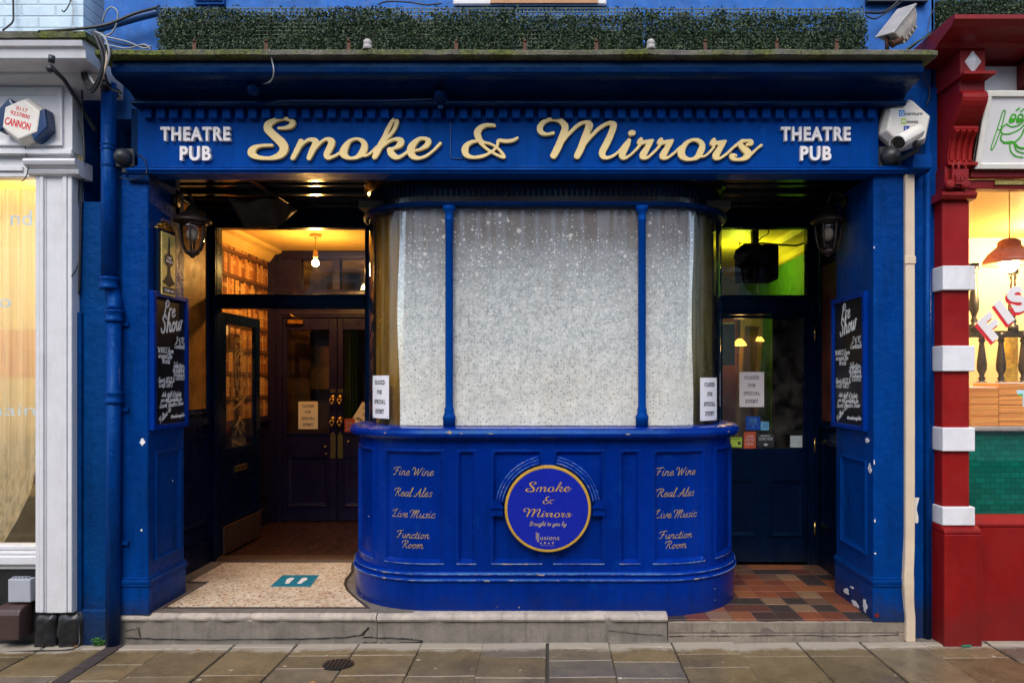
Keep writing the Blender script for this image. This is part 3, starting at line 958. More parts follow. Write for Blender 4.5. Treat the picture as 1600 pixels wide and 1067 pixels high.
SCRIPT = {'smoke': [], 'and': [], 'mirrors': []}
for pts in (
    [(303, 126, 11), (345, 126, 13), (392, 112, 20), (412, 84, 22), (385, 60, 16), (330, 55, 13), (270, 68, 20), (225, 98, 30), (220, 132, 32), (250, 168, 31), (293, 208, 33), (330, 245, 35), (345, 285, 34), (325, 325, 30), (280, 350, 22), (220, 360, 15), (150, 354, 18), (106, 335, 26), (94, 310, 32), (115, 280, 22), (155, 265, 14), (205, 260, 12), (250, 259, 12)],
    [(475, 228, 20), (450, 285, 22), (412, 357, 19)],
    [(440, 310, 9), (490, 248, 12), (535, 217, 14), (580, 222, 21), (588, 245, 26), (562, 300, 24), (537, 357, 19)],
    [(562, 318, 9), (615, 250, 12), (665, 213, 13), (705, 222, 23), (712, 245, 27), (692, 290, 26), (673, 332, 24), (682, 356, 17), (715, 350, 13), (765, 325, 12), (805, 290, 12)],
    [(905, 210, 12), (950, 228, 19), (966, 265, 26), (948, 315, 28), (908, 350, 17), (860, 360, 13), (820, 345, 23), (803, 315, 32), (822, 265, 25), (855, 225, 15), (905, 210, 12)],
    [(930, 335, 11), (975, 340, 10), (1020, 312, 11), (1060, 272, 12)],
    [(1043, 350, 20), (1062, 315, 24), (1092, 250, 23), (1122, 190, 19), (1152, 122, 17), (1182, 72, 15), (1207, 56, 16), (1213, 88, 17), (1190, 145, 15), (1150, 195, 12), (1105, 240, 12)],
    [(1090, 285, 10), (1150, 232, 12), (1208, 211, 14), (1246, 225, 25), (1240, 252, 25), (1205, 278, 15), (1150, 292, 10)],
    [(1160, 295, 22), (1172, 322, 27), (1198, 346, 24), (1235, 350, 15), (1290, 315, 12), (1330, 275, 12)],
    [(1345, 303, 9), (1400, 288, 13), (1448, 256, 21), (1458, 224, 22), (1425, 206, 14), (1378, 216, 18), (1332, 265, 28), (1322, 310, 30), (1342, 345, 24), (1385, 358, 14), (1440, 342, 12), (1500, 297, 11), (1550, 245, 13)],
): SCRIPT['smoke'].append(_z(pts, 5.0, 380))
for pts in (
    [(492, 124, 16), (430, 122, 18), (375, 142, 25), (340, 188, 33), (350, 235, 30), (385, 275, 17), (445, 290, 12), (505, 318, 12), (560, 370, 14), (585, 412, 15)],
    [(350, 250, 24), (375, 290, 18), (420, 335, 14), (480, 375, 13), (540, 405, 14), (580, 418, 15)],
    [(705, 240, 13), (665, 262, 17), (600, 270, 18), (535, 265, 17), (522, 310, 13), (490, 350, 13), (440, 385, 13), (380, 408, 17), (300, 418, 16), (240, 395, 26), (226, 345, 33), (250, 300, 24), (300, 274, 17), (360, 265, 14)],
): SCRIPT['and'].append(_z(pts, 5.926, 690))
for pts in (
    [(1032, 195, 16), (980, 206, 14), (930, 193, 23), (910, 155, 28), (935, 105, 24), (990, 73, 18), (1060, 72, 17), (1115, 95, 27), (1143, 145, 32), (1120, 220, 33), (1080, 320, 34), (1038, 400, 32)],
    [(1085, 335, 12), (1140, 250, 14), (1200, 178, 17), (1270, 117, 18), (1330, 97, 18), (1362, 118, 34), (1352, 165, 34), (1318, 250, 33), (1285, 340, 33), (1252, 405, 30)],
    [(1300, 335, 12), (1360, 250, 15), (1450, 155, 18), (1540, 103, 18), (1575, 112, 26)],
): SCRIPT['mirrors'].append(_z(pts, 5.926, 690))
for pts in (
    [(95, 112, 22), (110, 130, 31), (82, 215, 32), (38, 310, 33), (0, 385, 32), (10, 425, 26), (50, 438, 16), (110, 415, 14), (165, 370, 13), (220, 300, 13)],
    [(255, 272, 20), (235, 315, 29), (203, 380, 31), (188, 420, 30), (213, 440, 18), (260, 417, 13), (320, 362, 13), (360, 315, 14)],
    [(272, 204, 27), (292, 200, 27)],
    [(368, 263, 20), (354, 294, 25), (400, 290, 20), (455, 281, 19), (478, 273, 15)],
    [(455, 295, 27), (420, 355, 29), (388, 410, 33), (388, 436, 22), (430, 436, 14), (490, 385, 13), (545, 325, 14)],
    [(560, 265, 20), (544, 295, 25), (590, 291, 20), (645, 282, 19), (668, 274, 15)],
    [(645, 296, 27), (610, 356, 29), (578, 411, 33), (578, 437, 22), (620, 437, 14), (680, 395, 13), (745, 335, 14)],
    [(870, 267, 16), (928, 283, 24), (952, 325, 27), (936, 375, 33), (905, 428, 26), (850, 452, 16), (790, 444, 25), (752, 405, 36), (766, 345, 29), (810, 290, 20), (870, 267, 16)],
    [(915, 420, 14), (965, 425, 11), (1020, 385, 12), (1060, 335, 14)],
    [(1062, 268, 20), (1045, 302, 25), (1090, 297, 20), (1145, 289, 19), (1170, 281, 15)],
    [(1146, 300, 27), (1112, 360, 29), (1080, 415, 33), (1080, 441, 22), (1120, 441, 14), (1180, 402, 13), (1240, 345, 13), (1300, 295, 15)],
    [(1378, 313, 15), (1415, 300, 23), (1410, 280, 20), (1375, 275, 15), (1325, 283, 20), (1312, 312, 24), (1338, 345, 30), (1380, 385, 36), (1380, 418, 32), (1340, 447, 22), (1285, 455, 16), (1238, 440, 24), (1226, 416, 18), (1255, 410, 14), (1275, 418, 10)],
    [(1370, 430, 24), (1425, 393, 15), (1470, 352, 12), (1512, 318, 14)],
): SCRIPT['mirrors'].append(_z(pts, 6.154, 940))


def script_mesh(word, scale, cx, cy, depth, bevel=0.0, step=0.6, extra=0.0):
    """a word of the script centred on photo pixel (cx,cy), scale metres per photo pixel"""
    ss = [[((p[0] - cx) * scale, (cy - p[1]) * scale, (p[2] + extra) * scale) for p in smooth_stroke(s, 7)] for s in SCRIPT[word]]
    return sdf_mesh(ss, step * scale, depth, bevel)

# ------------------------------------------------------------------ ground
def zp(x): return -0.147 + 0.004 * x          # the pavement falls a little to one side


mb = MB()
mb.add([(-70, -70, -.62), (70, -70, -.34), (70, 70, -.34), (-70, 70, -.62)], [(0, 1, 2, 3)])
setting(mb.build('ground', M['asphalt'], fix=False))
mb = MB()
mb.add([(-9, -10.2, zp(-9) - .10), (9, -10.2, zp(9) - .10), (9, -3.3, zp(9) - .10), (-9, -3.3, zp(-9) - .10)], [(0, 1, 2, 3)])
setting(mb.build('road', M['asphalt'], fix=False))
mb = MB()
mb.add([(x, y, zp(x) - d) for x in (-9, 9) for y, d in ((-3.1, .012), (.9, .012), (.9, .4), (-3.1, .4))], [(0, 1, 5, 4), (1, 2, 6, 5), (2, 3, 7, 6), (3, 0, 4, 7), (0, 3, 2, 1), (4, 5, 6, 7)])
setting(mb.build('pavement_bed', M['joint']))
mb = MB()
for k in range(18):
    x0 = -9 + k
    mb.add([(x, y, zp(x) + d) for x in (x0 + .005, x0 + .995) for y, d in ((-3.3, .0), (-3.11, .0), (-3.11, -.3), (-3.3, -.3))], [(0, 1, 5, 4), (1, 2, 6, 5), (2, 3, 7, 6), (3, 0, 4, 7), (0, 3, 2, 1), (4, 5, 6, 7)])
setting(mb.build('kerb', M['stone'], bevel=.015))
mb = MB()
ncol = -15
pr = random.Random(5)
slabs = []
for k in range(-15, 16):
    xa, xb = -.43 + .405 * k, -.43 + .405 * (k + 1)
    xa, xb = xa + pr.uniform(-.012, .012), xb
    y = -.015
    first = True
    while y > -3.1:
        L = pr.choice((.07, .09, .20, .24)) if first else pr.choice((.20, .24, .30, .42))
        first = False
        ye = max(y - L, -3.1)
        if xa < -2.77 < xb and False: pass
        slabs.append((xa, xb, ye, y))
        y = ye
for xa, xb, ya, yb in slabs:
    j = .0035
    dz = pr.uniform(-.003, .003)
    tx, ty = pr.uniform(-.002, .002), pr.uniform(-.002, .002)
    vs = []
    for x, y, sx, sy in ((xa, ya, 1, 1), (xb, ya, -1, 1), (xb, yb, -1, -1), (xa, yb, 1, -1)):
        for ins, d in ((j, -.03), (j, -.005), (j + .005, 0)):
            xx, yy = x + sx * ins, y + sy * ins
            vs.append((xx, yy, zp(xx) + d + dz + (tx * sx + ty * sy if d > -.02 else 0)))
    fs = [(2, 5, 8, 11)]
    for q in range(4):
        n_ = (q + 1) % 4
        for lv in (0, 1): fs.append((3 * q + lv, 3 * n_ + lv, 3 * n_ + lv + 1, 3 * q + lv + 1))
    mb.add(vs, fs)
setting(mb.build('pavement', M['paving']))
# a strip of dark grit along the wall foot to the white shop
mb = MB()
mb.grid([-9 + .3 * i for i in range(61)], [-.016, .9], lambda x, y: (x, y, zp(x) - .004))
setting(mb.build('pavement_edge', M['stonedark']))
mb = MB()
mb.box(-9, 9, -14, -10.2, -.35, -.12)
setting(mb.build('far_pavement', M['joint'], bevel=.02))

# dark drain channel crossing the pavement from the downpipe
mb = MB()
c0 = W(186, 1006, -.02)
for i in range(6):
    t0, t1 = i / 6, (i + 1) / 6 - .01
    a = Vector((-2.80, -.03)) .lerp(Vector((-2.76, -1.2)), t0)
    b = Vector((-2.80, -.03)) .lerp(Vector((-2.76, -1.2)), t1)
    v = []
    for p in (a, b):
        for dx in (-.045, .045):
            for d in (-.02, .008): v.append((p.x + dx, p.y, zp(p.x) + d))
    mb.add(v, [(0, 2, 3, 1), (4, 5, 7, 6), (0, 1, 5, 4), (2, 6, 7, 3), (1, 3, 7, 5)])
o = mb.build('drain_channel', plain('rough_dark_iron_channel', (.045, .032, .028), .8, var=.5, ns=60, bump=1.0))
tag(o, 'rough dark drain channel running across the pavement from the blue downpipe', 'drain')
# cast cover
t = thing('stopcock_cover', 'oval black ribbed metal cover set in the paving below the step', 'cover', W(531, 1028, -.33))
mb = MB()
cx, cy = X_(531, -.33), -.36
zc = zp(cx) + .004
ov = [(cx + .093 * math.cos(a), cy + .075 * math.sin(a)) for a in [2 * PI * i / 24 for i in range(24)]]
mb.prism(ov, zc - .02, zc + .004)
mb.build('cover_plate', M['black'], t)
mb = MB()
for i in range(-3, 4):
    hw = .075 * math.sqrt(max(0, 1 - (i * .024 / .09) ** 2)) * .9
    mb.box(cx + i * .024 - .006, cx + i * .024 + .006, cy - hw, cy + hw, zc + .004, zc + .009)
mb.build('rib', M['black'], t)

# ------------------------------------------------------------------ bay geometry
BX, FL, R0, YF = -.04, .77, .60, .09
YC = YF + R0
SM = FL + R0 * PI / 2 + .67


def bay(s, off=0.0):
    a, g = abs(s), (1 if s >= 0 else -1)
    if a <= FL: return (BX + s, YF - off, 0, -1)
    th = (a - FL) / R0
    if th <= PI / 2:
        return (BX + g * (FL + (R0 + off) * math.sin(th)), YC - (R0 + off) * math.cos(th), g * math.sin(th), -math.cos(th))
    return (BX + g * (FL + R0 + off), YC + a - FL - R0 * PI / 2, g, 0)


def bay_s(th, g): return g * (FL + R0 * th)


S_ALL = sorted(set([-SM, SM, -FL, FL] + [g * (FL + R0 * PI / 2 * k / 22) for g in (-1, 1) for k in range(23)]))


def sweep(mb, prof, ss=None, smooth=False):
    """closed profile of (off,z) carried along the bay"""
    ss = ss or S_ALL
    rings = []
    for s in ss:
        ring = []
        for off, z in prof:
            x, y, _, _ = bay(s, off)
            ring.append((x, y, z))
        rings.append(ring)
    b = len(mb.sm)
    mb.loft(rings, True, smooth)
    return mb


pub = thing('pub_building', 'blue pub frontage with a bowed window bay between two recessed doorways', 'pub', (BX, .5, 0))

# ------------------------------------------------------------------ frame moulding helper
def frame_bars(mb, fn, u0, u1, v0, v1, wd=.03, h=.012):
    prof = [(0, -.004), (0, h), (.25 * wd, h), (.45 * wd, .55 * h), (wd, .1 * h), (wd, -.004)]
    rings = []
    for cu, cv, su, sv in ((u0, v0, 1, 1), (u1, v0, -1, 1), (u1, v1, -1, -1), (u0, v1, 1, -1), (u0, v0, 1, 1)):
        rings.append([fn(cu + su * d, cv + sv * d, hh) for d, hh in prof])
    return mb.loft(rings, cap=False, smooth=False)


def planeY(y0, sgn=-1):
    """u=x, v=z on a plane facing -Y"""
    return lambda u, v, w_: (u, y0 + sgn * w_, v)


def planeX(x0, sgn):
    """u=y, v=z on a plane facing sgn X"""
    return lambda u, v, w_: (x0 + sgn * w_, u, v)


def chip_patch(mb, fn, u, v, ru, rv, seed):
    q = random.Random(seed)
    n = 23
    pts = []
    k = 1
    for i in range(n):
        k = .6 * k + .4 * q.uniform(.2, 1.5)
        pts.append((u + ru * math.cos(2 * PI * i / n) * k * q.uniform(.8, 1.15), v + rv * math.sin(2 * PI * i / n) * k * q.uniform(.8, 1.15)))
    mb.prism(pts, .0, .0025, lambda a, b, c: fn(a, b, c))


# piers
def pier(x0, x1, y1, face, name='pier'):
    mb = MB()
    mb.box(x0, x1, 0, y1, .03 if x0 < 0 else -.018, 2.90)
    o = mb.build(name, M['blue_worn'], pub, bevel=.012, segs=3)
    mb = MB()
    # plinth with its moulding
    mb.box(x0 - .008, x1 + (.010 if x0 < 0 else -.004), -.006, y1 + .004, .03 if x0 < 0 else -.016, .215)
    for z0, z1, d in ((.215, .235, .016), (.235, .262, .022), (.262, .275, .012)):
        mb.box(x0 - d + .004, x1 + d, -d, y1 + .006, z0 + .0005, z1)
    mb.build('pier_plinth', M['blue_worn'], o, bevel=.006, segs=2)
    return o


pl = pier(-2.80, -2.62, .46, 1)
prr = pier(2.104, 2.312, .61, -1)
mb = MB()
frame_bars(mb, planeX(-2.62, 1), .08, .39, .36, 1.08, .035, .014)
mb.build('panel_moulding', M['blue_worn'], pl)
mb = MB()
frame_bars(mb, planeX(2.104, -1), .09, .50, .40, 1.02, .04, .016)
mb.build('panel_moulding', M['blue_worn'], prr)
mb = MB()
for u, v, ru, rv, sd_ in ((-2.655, 1.155, .022, .024, 1), (-2.66, .58, .006, .008, 4), (-2.70, .16, .005, .008, 5)):
    chip_patch(mb, planeY(-.0005), u, v, ru, rv, sd_)
for u, v, ru, rv, sd_ in ((.10, .78, .008, .01, 6), (.30, .86, .006, .006, 7)):
    chip_patch(mb, planeX(-2.6195, 1), u, v, ru, rv, sd_)
mb.build('paint_chip', M['cream_letter'], pl)
mb = MB()
for u, v, ru, rv, sd_ in ((.09, 1.16, .03, .022, 11), (.05, .975, .035, .036, 12)):
    chip_patch(mb, planeX(2.1035, -1), u, v, ru, rv, sd_)
for u, v, ru, rv, sd_ in ((.40, .065, .04, .03, 13), (.10, .055, .03, .05, 14), (.25, .02, .06, .02, 15), (.3, .12, .03, .01, 23)):
    chip_patch(mb, planeX(2.0935, -1), u, v, ru, rv, sd_)
for u, v, ru, rv, sd_ in ((2.112, .64, .006, .012, 16), (2.115, .43, .006, .006, 17), (2.108, 1.02, .004, .02, 18), (2.108, 2.42, .004, .01, 19)):
    chip_patch(mb, planeY(-.0005), u, v, ru, rv, sd_)
mb.build('paint_chip', M['cream_letter'], prr)
mb = MB()
chip_patch(mb, planeY(-.0065), 2.125, .03, .016, .014, 31)
mb.build('bare_red_patch', M['redtrim'], prr)

# blue masonry each side of the piers
mb = MB()
mb.box(-3.08, -2.80, .015, .35, -.2, 2.72)
mb.box(-3.13, -2.62, .34, .40, 2.7205, 3.55)
mb.box(-3.084, -3.075, .061, .339, 2.7205, 3.60)
bw = mb.build('masonry_strip', M['blue_soot'], pub)
mb = MB()
mb.box(-3.045, -2.86, -.02, .015, -.2, .07)
mb.box(-3.082, -3.05, -.01, .015, -.0, 2.0)
mb.build('masonry_plinth', M['blue_soot'], bw, bevel=.02, segs=3)
mb = MB()
mb.box(2.312, 2.545, .05, .4, -.2, 3.48)
bw2 = mb.build('masonry_strip', M['blue_worn'], pub)
mb = MB()
mb.tube([(2.478, .045, zp(2.4) + .0), (2.478, .045, 3.3)], .024, 10)
mb.build('corner_bead', M['blue_worn'], bw2)

# fascia
mb = MB()
mb.box(-2.675, 2.125, -.02, .10, 2.925, 3.302)
fa = mb.build('fascia_board', M['blue'], pub)
MB().box(-2.74, -2.676, .02, .10, 2.925, 3.33).build('fascia_end', M['blue_deep'], fa)
MB().box(2.126, 2.44, .02, .10, 2.925, 3.33).build('fascia_end', M['blue_deep'], fa)
mb = MB()
n_d = 56
for i in range(n_d):
    xc = X_(223 + 6.5, -.06) + (X_(1363, -.06) - X_(223 + 6.5, -.06)) * i / (n_d - 1)
    dx = rnd.uniform(-.0015, .0015)
    mb.box(xc - .0265 + dx, xc + .0265 + dx, -.06 + rnd.uniform(-.002, .002), -.0195, 3.240 + rnd.uniform(-.001, .001), 3.301)
mb.build('dentil_course', M['blue'], fa, bevel=.003)
mb = MB()
mb.profx([(-.022, 2.944), (-.030, 2.940), (-.032, 2.934), (-.026, 2.931), (-.026, 2.927), (-.044, 2.925), (-.052, 2.919), (-.054, 2.911), (-.048, 2.904), (-.038, 2.900), (-.038, 2.893), (.12, 2.893), (.12, 2.944)], -2.735, 2.31)
mb.build('fascia_lip', M['blue'], fa)
mb = MB()
mb.profx([(-.10, 2.905), (-.105, 2.995), (.10, 3.005), (.10, 2.885), (-.06, 2.885)], 2.311, 2.43)
mb.build('bracket_block', M['blue_worn'], fa, bevel=.006)
mb = MB()
mb.box(-2.735, -2.60, -.03, .1, 2.84, 2.889)
mb.build('bracket_block', M['blue_deep'], fa, bevel=.006)
# cornice
mb = MB()
mb.profx([(.12, 3.3035), (-.105, 3.3035), (-.122, 3.312), (-.122, 3.324), (-.105, 3.336), (-.088, 3.340), (-.085, 3.352), (-.10, 3.364), (-.13, 3.378), (-.20, 3.390), (-.28, 3.396), (-.31, 3.405), (-.325, 3.422), (-.328, 3.448), (-.31, 3.456), (-.31, 3.4945), (.12, 3.4945)], -2.66, 2.26)
co = mb.build('cornice', M['blue_deep'], pub)
mb = MB()
rings = []
nx = 140
for i in range(nx + 1):
    x = -2.73 + 5.05 * i / nx
    a = mnoise.noise(Vector((x * 3, 1, 0))) * .010 + mnoise.noise(Vector((x * 14, 5, 0))) * .006
    b = mnoise.noise(Vector((x * 4, 9, 0))) * .008
    joint = min(abs(x + 1.07), abs(x - .60))
    if joint < .02: b += .01
    rings.append([(x, .12, 3.496), (x, -.35 + a, 3.496), (x, -.372 + a, 3.505 + b * .5), (x, -.372 + a, 3.530 + b), (x, -.355 + a, 3.541 + b), (x, -.2, 3.547 + b), (x, .12, 3.552)])
mb.loft(rings, True, False)
mb.build('coping_stone', M['moss'], co)
mb = MB()
for x in (-1.10, .605):
    x0 = x
    mb = MB()
    mb.tube([(x0, -.35, 3.54), (x0, -.35, 3.575)], [.033, .022], 12)
    mb.ball((x0, -.35, 3.582), .026, 12)
    mb.build('lead_nib', M['lead'], co)

# upper wall
mb = MB()
mb.box(-2.98, 2.56, .12, .4, 3.3, 7.2)
uw = mb.build('upper_wall', M['blue_wall'], pub)
mb = MB()
xa, xb = X_(708, .1), X_(948, .1)
mb.box(xa, xb, .09, .118, 4.045, 5.6)
wf = mb.build('upper_window', M['white'], uw, bevel=.01)
mb = MB()
mb.box(xa + .25, xb - .06, .075, .0885, 4.05, 5.5)
mb.build('blind', M['brownblind'], wf)
mb = MB()
for xx in (X_(327, .1), ):
    mb.box(xx - .1, xx + .1, .10, .119, 4.055, 4.25)
    for k in range(4): mb.box(xx - .085, xx + .085, .09, .0995, 4.075 + .03 * k, 4.09 + .03 * k)
mb.build('air_vent', M['blue_worn'], uw)
mb = MB()
mb.box(2.10, 2.5, .07, .118, 4.06, 4.4)
mb.build('window_ledge', M['black'], uw)

# entrance ceiling with its beams
mb = MB()
mb.box(-2.93, 2.34, .105, 1.47, 2.985, 3.06)
ce = mb.build('entrance_ceiling', M['black_gloss'], pub)
mb = MB()
for y in (.36, .76, 1.16): mb.box(-2.855, 2.265, y - .03, y + .03, 2.957, 2.9845)
for y in (.56, .96): mb.box(-2.855, 2.265, y - .012, y + .012, 2.973, 2.9845)
mb.box(-2.12, -2.07, .11, 1.33, 2.95, 2.9835)
mb.build('ceiling_batten', M['black_gloss'], ce, bevel=.008, segs=2)
# loose sheet hanging off the ceiling
mb = MB()
q = random.Random(3)
a_, b_ = W(338, 305, .95), W(424, 312, .95)
for rows in (0,):
    us = [i / 12 for i in range(13)]
    vs = [j / 8 for j in range(9)]

    def sheet(u, v):
        x = -2.46 + .40 * u + .05 * v
        y = .85 + .12 * math.sin(u * 3) + .22 * v + .03 * math.sin(9 * u + 4 * v)
        drop = .20 * v * (1 - .75 * u ** 1.5) + .012 * math.sin(7 * u + 3 * v)
        return (x, y - .08, 2.95 - drop)
    mb.grid(us, vs, sheet, True)
o = mb.build('loose_lining', plain('dark_grey_lining_sheet', (.03, .028, .026), .6, var=.3), ce, fix=False)
m_ = o.modifiers.new('thick', 'SOLIDIFY'); m_.thickness = .004

# return walls of the two doorways
mb = MB()
mb.box(-2.93, -2.86, .465, 1.34, -.02, 2.984)
sw = mb.build('side_wall', M['navy'], pub)
mb = MB()
mb.box(-2.8595, -2.852, .53, 1.26, 1.32, 2.94)
mb.build('patterned_panel', M['panelgold'], sw)
mb = MB()
frame_bars(mb, planeX(-2.8595, 1), .49, 1.29, 1.28, 2.97, .04, .02)
frame_bars(mb, planeX(-2.8595, 1), .52, 1.26, .38, 1.10, .05, .016)
mb.box(-2.8595, -2.835, .465, 1.34, .0, .23)
mb.box(-2.8595, -2.83, .465, 1.34, 1.19, 1.25)
mb.box(-2.8595, -2.825, 1.295, 1.339, .231, 2.98)
mb.build('panel_moulding', M['navy'], sw)
mb = MB()
mb.box(2.27, 2.34, .615, 1.36, -.02, 2.984)
sw2 = mb.build('side_wall', M['navy'], pub)
mb = MB()
mb.box(2.262, 2.2695, .66, 1.30, 1.22, 2.5)
mb.build('patterned_panel', M['panelrust'], sw2)
mb = MB()
frame_bars(mb, planeX(2.2695, -1), .70, 1.28, .36, 1.04, .05, .016)
frame_bars(mb, planeX(2.2695, -1), .64, 1.32, 1.16, 2.97, .04, .02)
mb.box(2.25, 2.2695, .615, 1.36, .0, .2)
mb.build('panel_moulding', M['navy'], sw2)

# ------------------------------------------------------------------ door frame and open outer door
LD, FZ = 1.37, .037                            # plane of the outer doorway, level of its floor
mb = MB()
mb.box(-2.885, -2.80, LD - .03, LD + .07, 0, 2.983)
mb.box(-1.56, -1.475, LD - .03, LD + .07, 0, 2.983)
mb.box(-2.80, -1.56, LD - .025, LD + .07, 2.834, 2.983)
mb.box(-2.80, -1.56, LD - .025, LD + .07, 2.159, 2.278)
mb.box(-2.80, -1.56, LD - .04, LD - .026, 2.185, 2.252)
mb.box(-2.822, -2.803, LD - .055, LD - .031, 0, 2.97)
mb.box(-2.85, -2.835, LD - .055, LD - .031, 0, 2.97)
df = mb.build('door_frame', M['navy'], pub, bevel=.006, segs=2)
mb = MB()
mb.box(-2.798, -1.562, LD + .015, LD + .021, 2.280, 2.832)
mb.build('transom_pane', M['glass_dirty'], df)
mb = MB()
mb.profx([(LD - .06, FZ), (LD - .04, FZ + .018), (LD, FZ + .025), (LD + .075, FZ + .025), (LD + .10, FZ + .01), (LD + .10, FZ - .03), (LD - .06, FZ - .03)], -2.80, -1.475)
mb.build('threshold', M['kick'], df)
mb = MB()
xa, xb = -2.848, -2.806
ya, yb = 1.445, 2.245
mb.box(xa, xb, ya, ya + .085, .05, 2.14)
mb.box(xa, xb, yb - .10, yb, .05, 2.14)
mb.box(xa, xb, ya + .085, yb - .10, 2.045, 2.14)
mb.box(xa, xb, ya + .085, yb - .10, .86, .96)
mb.box(xa + .008, xb - .008, ya + .085, yb - .10, .05, .86)
od = mb.build('outer_door', M['navy'], pub, bevel=.005)
mb = MB()
mb.box(xa + .018, xb - .018, ya + .085, yb - .10, .96, 2.045)
mb.build('door_pane', M['glass_dirty'], od)
mb = MB()
frame_bars(mb, planeX(xb - .008, 1), ya + .1, yb - .115, .32, .70, .03, .01)
mb.build('panel_moulding', M['navy'], od)
mb = MB()
mb.box(xb + .001, xb + .014, ya + .01, yb - .01, .06, .30)
mb.build('kick_board', M['kick'], od, bevel=.003)
mb = MB()
mb.box(xb - .008, xb + .006, ya + .25, yb - .3, .735, .79)
mb.box(xb + .006, xb + .012, ya + .27, yb - .32, .74, .752)
mb.build('letter_plate', M['brass'], od, bevel=.003)
# gilded cartouche on the glass
cs = []
def el(cu, cv, ru, rv, a0=0, a1=360, r=.004, n=18): return [(cu + ru * math.cos(R(a0 + (a1 - a0) * i / n)), cv + rv * math.sin(R(a0 + (a1 - a0) * i / n)), r) for i in range(n + 1)]
cs += [el(0, .0, .15, .24), el(0, 0.02, .105, .19, r=.003), el(0, .12, .05, .08), el(0, .02, .035, .05), el(0, -.09, .06, .06)]
cs += [el(g * .075, .2, .035, .05, 20, 320) for g in (-1, 1)] + [el(g * .06, .29, .05, .04, 0, 250) for g in (-1, 1)]
cs += [el(g * .055, -.01, .028, .08, 30, 330) for g in (-1, 1)] + [el(g * .07, -.17, .05, .05, 100, 420) for g in (-1, 1)]
cs += [[(0, .36, .008), (0, .20, .004)], [(-.09, .3, .004), (.09, .3, .004)], [(0, -.05, .006), (0, -.24, .003)]]
cs += [[(-.12 + .03 * k, -.30 + .01 * k, .006), (-.03 + .03 * k, -.27 + .02 * k, .006), (.05 + .03 * k, -.26 + .03 * k, .003)] for k in range(3)]
cs += [[(-.10, -.46, .007), (0, -.40, .007), (.10, -.46, .007)], [(-.10, -.53, .004), (-.05, -.46, .004), (0, -.53, .004), (.05, -.46, .004), (.1, -.53, .004)]]
cs += [[(-.15 + .05 * k, -.58, .005), (-.12 + .05 * k, -.78, .005)] for k in range(6)] + [[(-.16, -.58, .006), (.12, -.66, .006)], [(-.16, -.7, .005), (.14, -.76, .005)]]
v, f = sdf_mesh(cs, .003, .002)
mb = MB().add(v, f, lambda u, vv, w_: (xb - .017 + w_, 1.84 + u, 1.60 + vv))
mb.build('gilded_crest', M['goldpaint'], od)
mb = MB()
mb.box(xb - .016, xb - .015, ya + .095, ya + .15, 1.95, 2.03)
mb.build('window_sticker', M['paperwarm'], od)

# ------------------------------------------------------------------ lobby
LY = 2.98
mb = MB()
mb.box(-3.10, -3.015, LD + .075, LY + .2, -.02, 2.97)
lw = mb.build('lobby_wall', M['purple'], pub)
mb = MB()
mb.add([(-3.0135, 1.45, 1.18), (-3.0135, LY, 1.18), (-3.0135, LY, 2.90), (-3.0135, 1.45, 2.90)], [(0, 1, 2, 3)])
mb.build('bookcase_wallpaper', M['books'], lw, fix=False)
mb = MB()
mb.box(-3.015, -2.98, 1.45, LY, 1.12, 1.178)
mb.box(-3.015, -2.985, 1.45, LY, 0, .22)
frame_bars(mb, planeX(-3.0145, 1), 2.3, 2.92, .34, 1.0, .05, .015)
mb.build('dado_rail', M['purple'], lw)
mb = MB()
mb.box(-1.30, -1.24, LD + .095, LY + .2, -.02, 2.97)
mb.build('lobby_wall', M['purple'], pub)
mb = MB()
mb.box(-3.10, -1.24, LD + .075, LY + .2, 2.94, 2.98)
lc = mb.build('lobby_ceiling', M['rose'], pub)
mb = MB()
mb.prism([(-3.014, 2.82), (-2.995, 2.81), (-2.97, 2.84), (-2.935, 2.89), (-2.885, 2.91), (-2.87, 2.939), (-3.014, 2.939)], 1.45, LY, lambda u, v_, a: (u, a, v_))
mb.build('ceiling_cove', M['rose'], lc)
mb = MB()
mb.box(-3.10, -1.24, LD + .101, LY + .2, -.03, FZ)
mb.build('lobby_floor', M['wood'], pub)
# back wall of the lobby with its double doors
s_ = (DIST + LY) / FPX
def bx(px): return (px - CPX) * s_
def bz(py): return EYE + (CPY - py) * s_
mb = MB()
mb.box(-3.015, bx(440), LY, LY + .1, FZ, 2.94)
mb.box(bx(612), -1.30, LY, LY + .1, FZ, 2.94)
mb.box(bx(440), bx(612), LY, LY + .1, bz(496), bz(455))
mb.box(bx(440), bx(612), LY, LY + .1, bz(405), 2.94)
mb.box(bx(440), bx(470), LY, LY + .1, bz(455), bz(405))
mb.box(bx(519), bx(531), LY, LY + .1, bz(455), bz(405))
mb.box(bx(578), bx(612), LY, LY + .1, bz(455), bz(405))
bwl = mb.build('lobby_back_wall', M['purple'], pub, bevel=.004)
mb = MB()
frame_bars(mb, planeY(LY - .0005), bx(428), bx(610), bz(492), bz(460), .03, .012)
frame_bars(mb, planeY(LY - .0005), bx(424), bx(612), bz(457), bz(398), .03, .014)
mb.box(bx(420), bx(432), LY - .03, LY - .001, FZ, 2.93)
mb.build('panel_moulding', M['purple'], bwl)
mb = MB()
mb.box(bx(470), bx(519), LY + .04, LY + .046, bz(455), bz(405))
mb.box(bx(531), bx(578), LY + .04, LY + .046, bz(455), bz(405))
mb.build('transom_pane', M['glass'], bwl)
mb = MB()
mb.box(-3.1, -1.24, LY + .9, LY + .95, 0, 3)
mb.box(-3.15, -3.1, LY + .11, LY + .95, 0, 3)
mb.box(-1.29, -1.24, LY + .21, LY + .95, 0, 3)
mb.box(-3.1, -1.24, LY + .21, LY + .95, 3.0, 3.03)
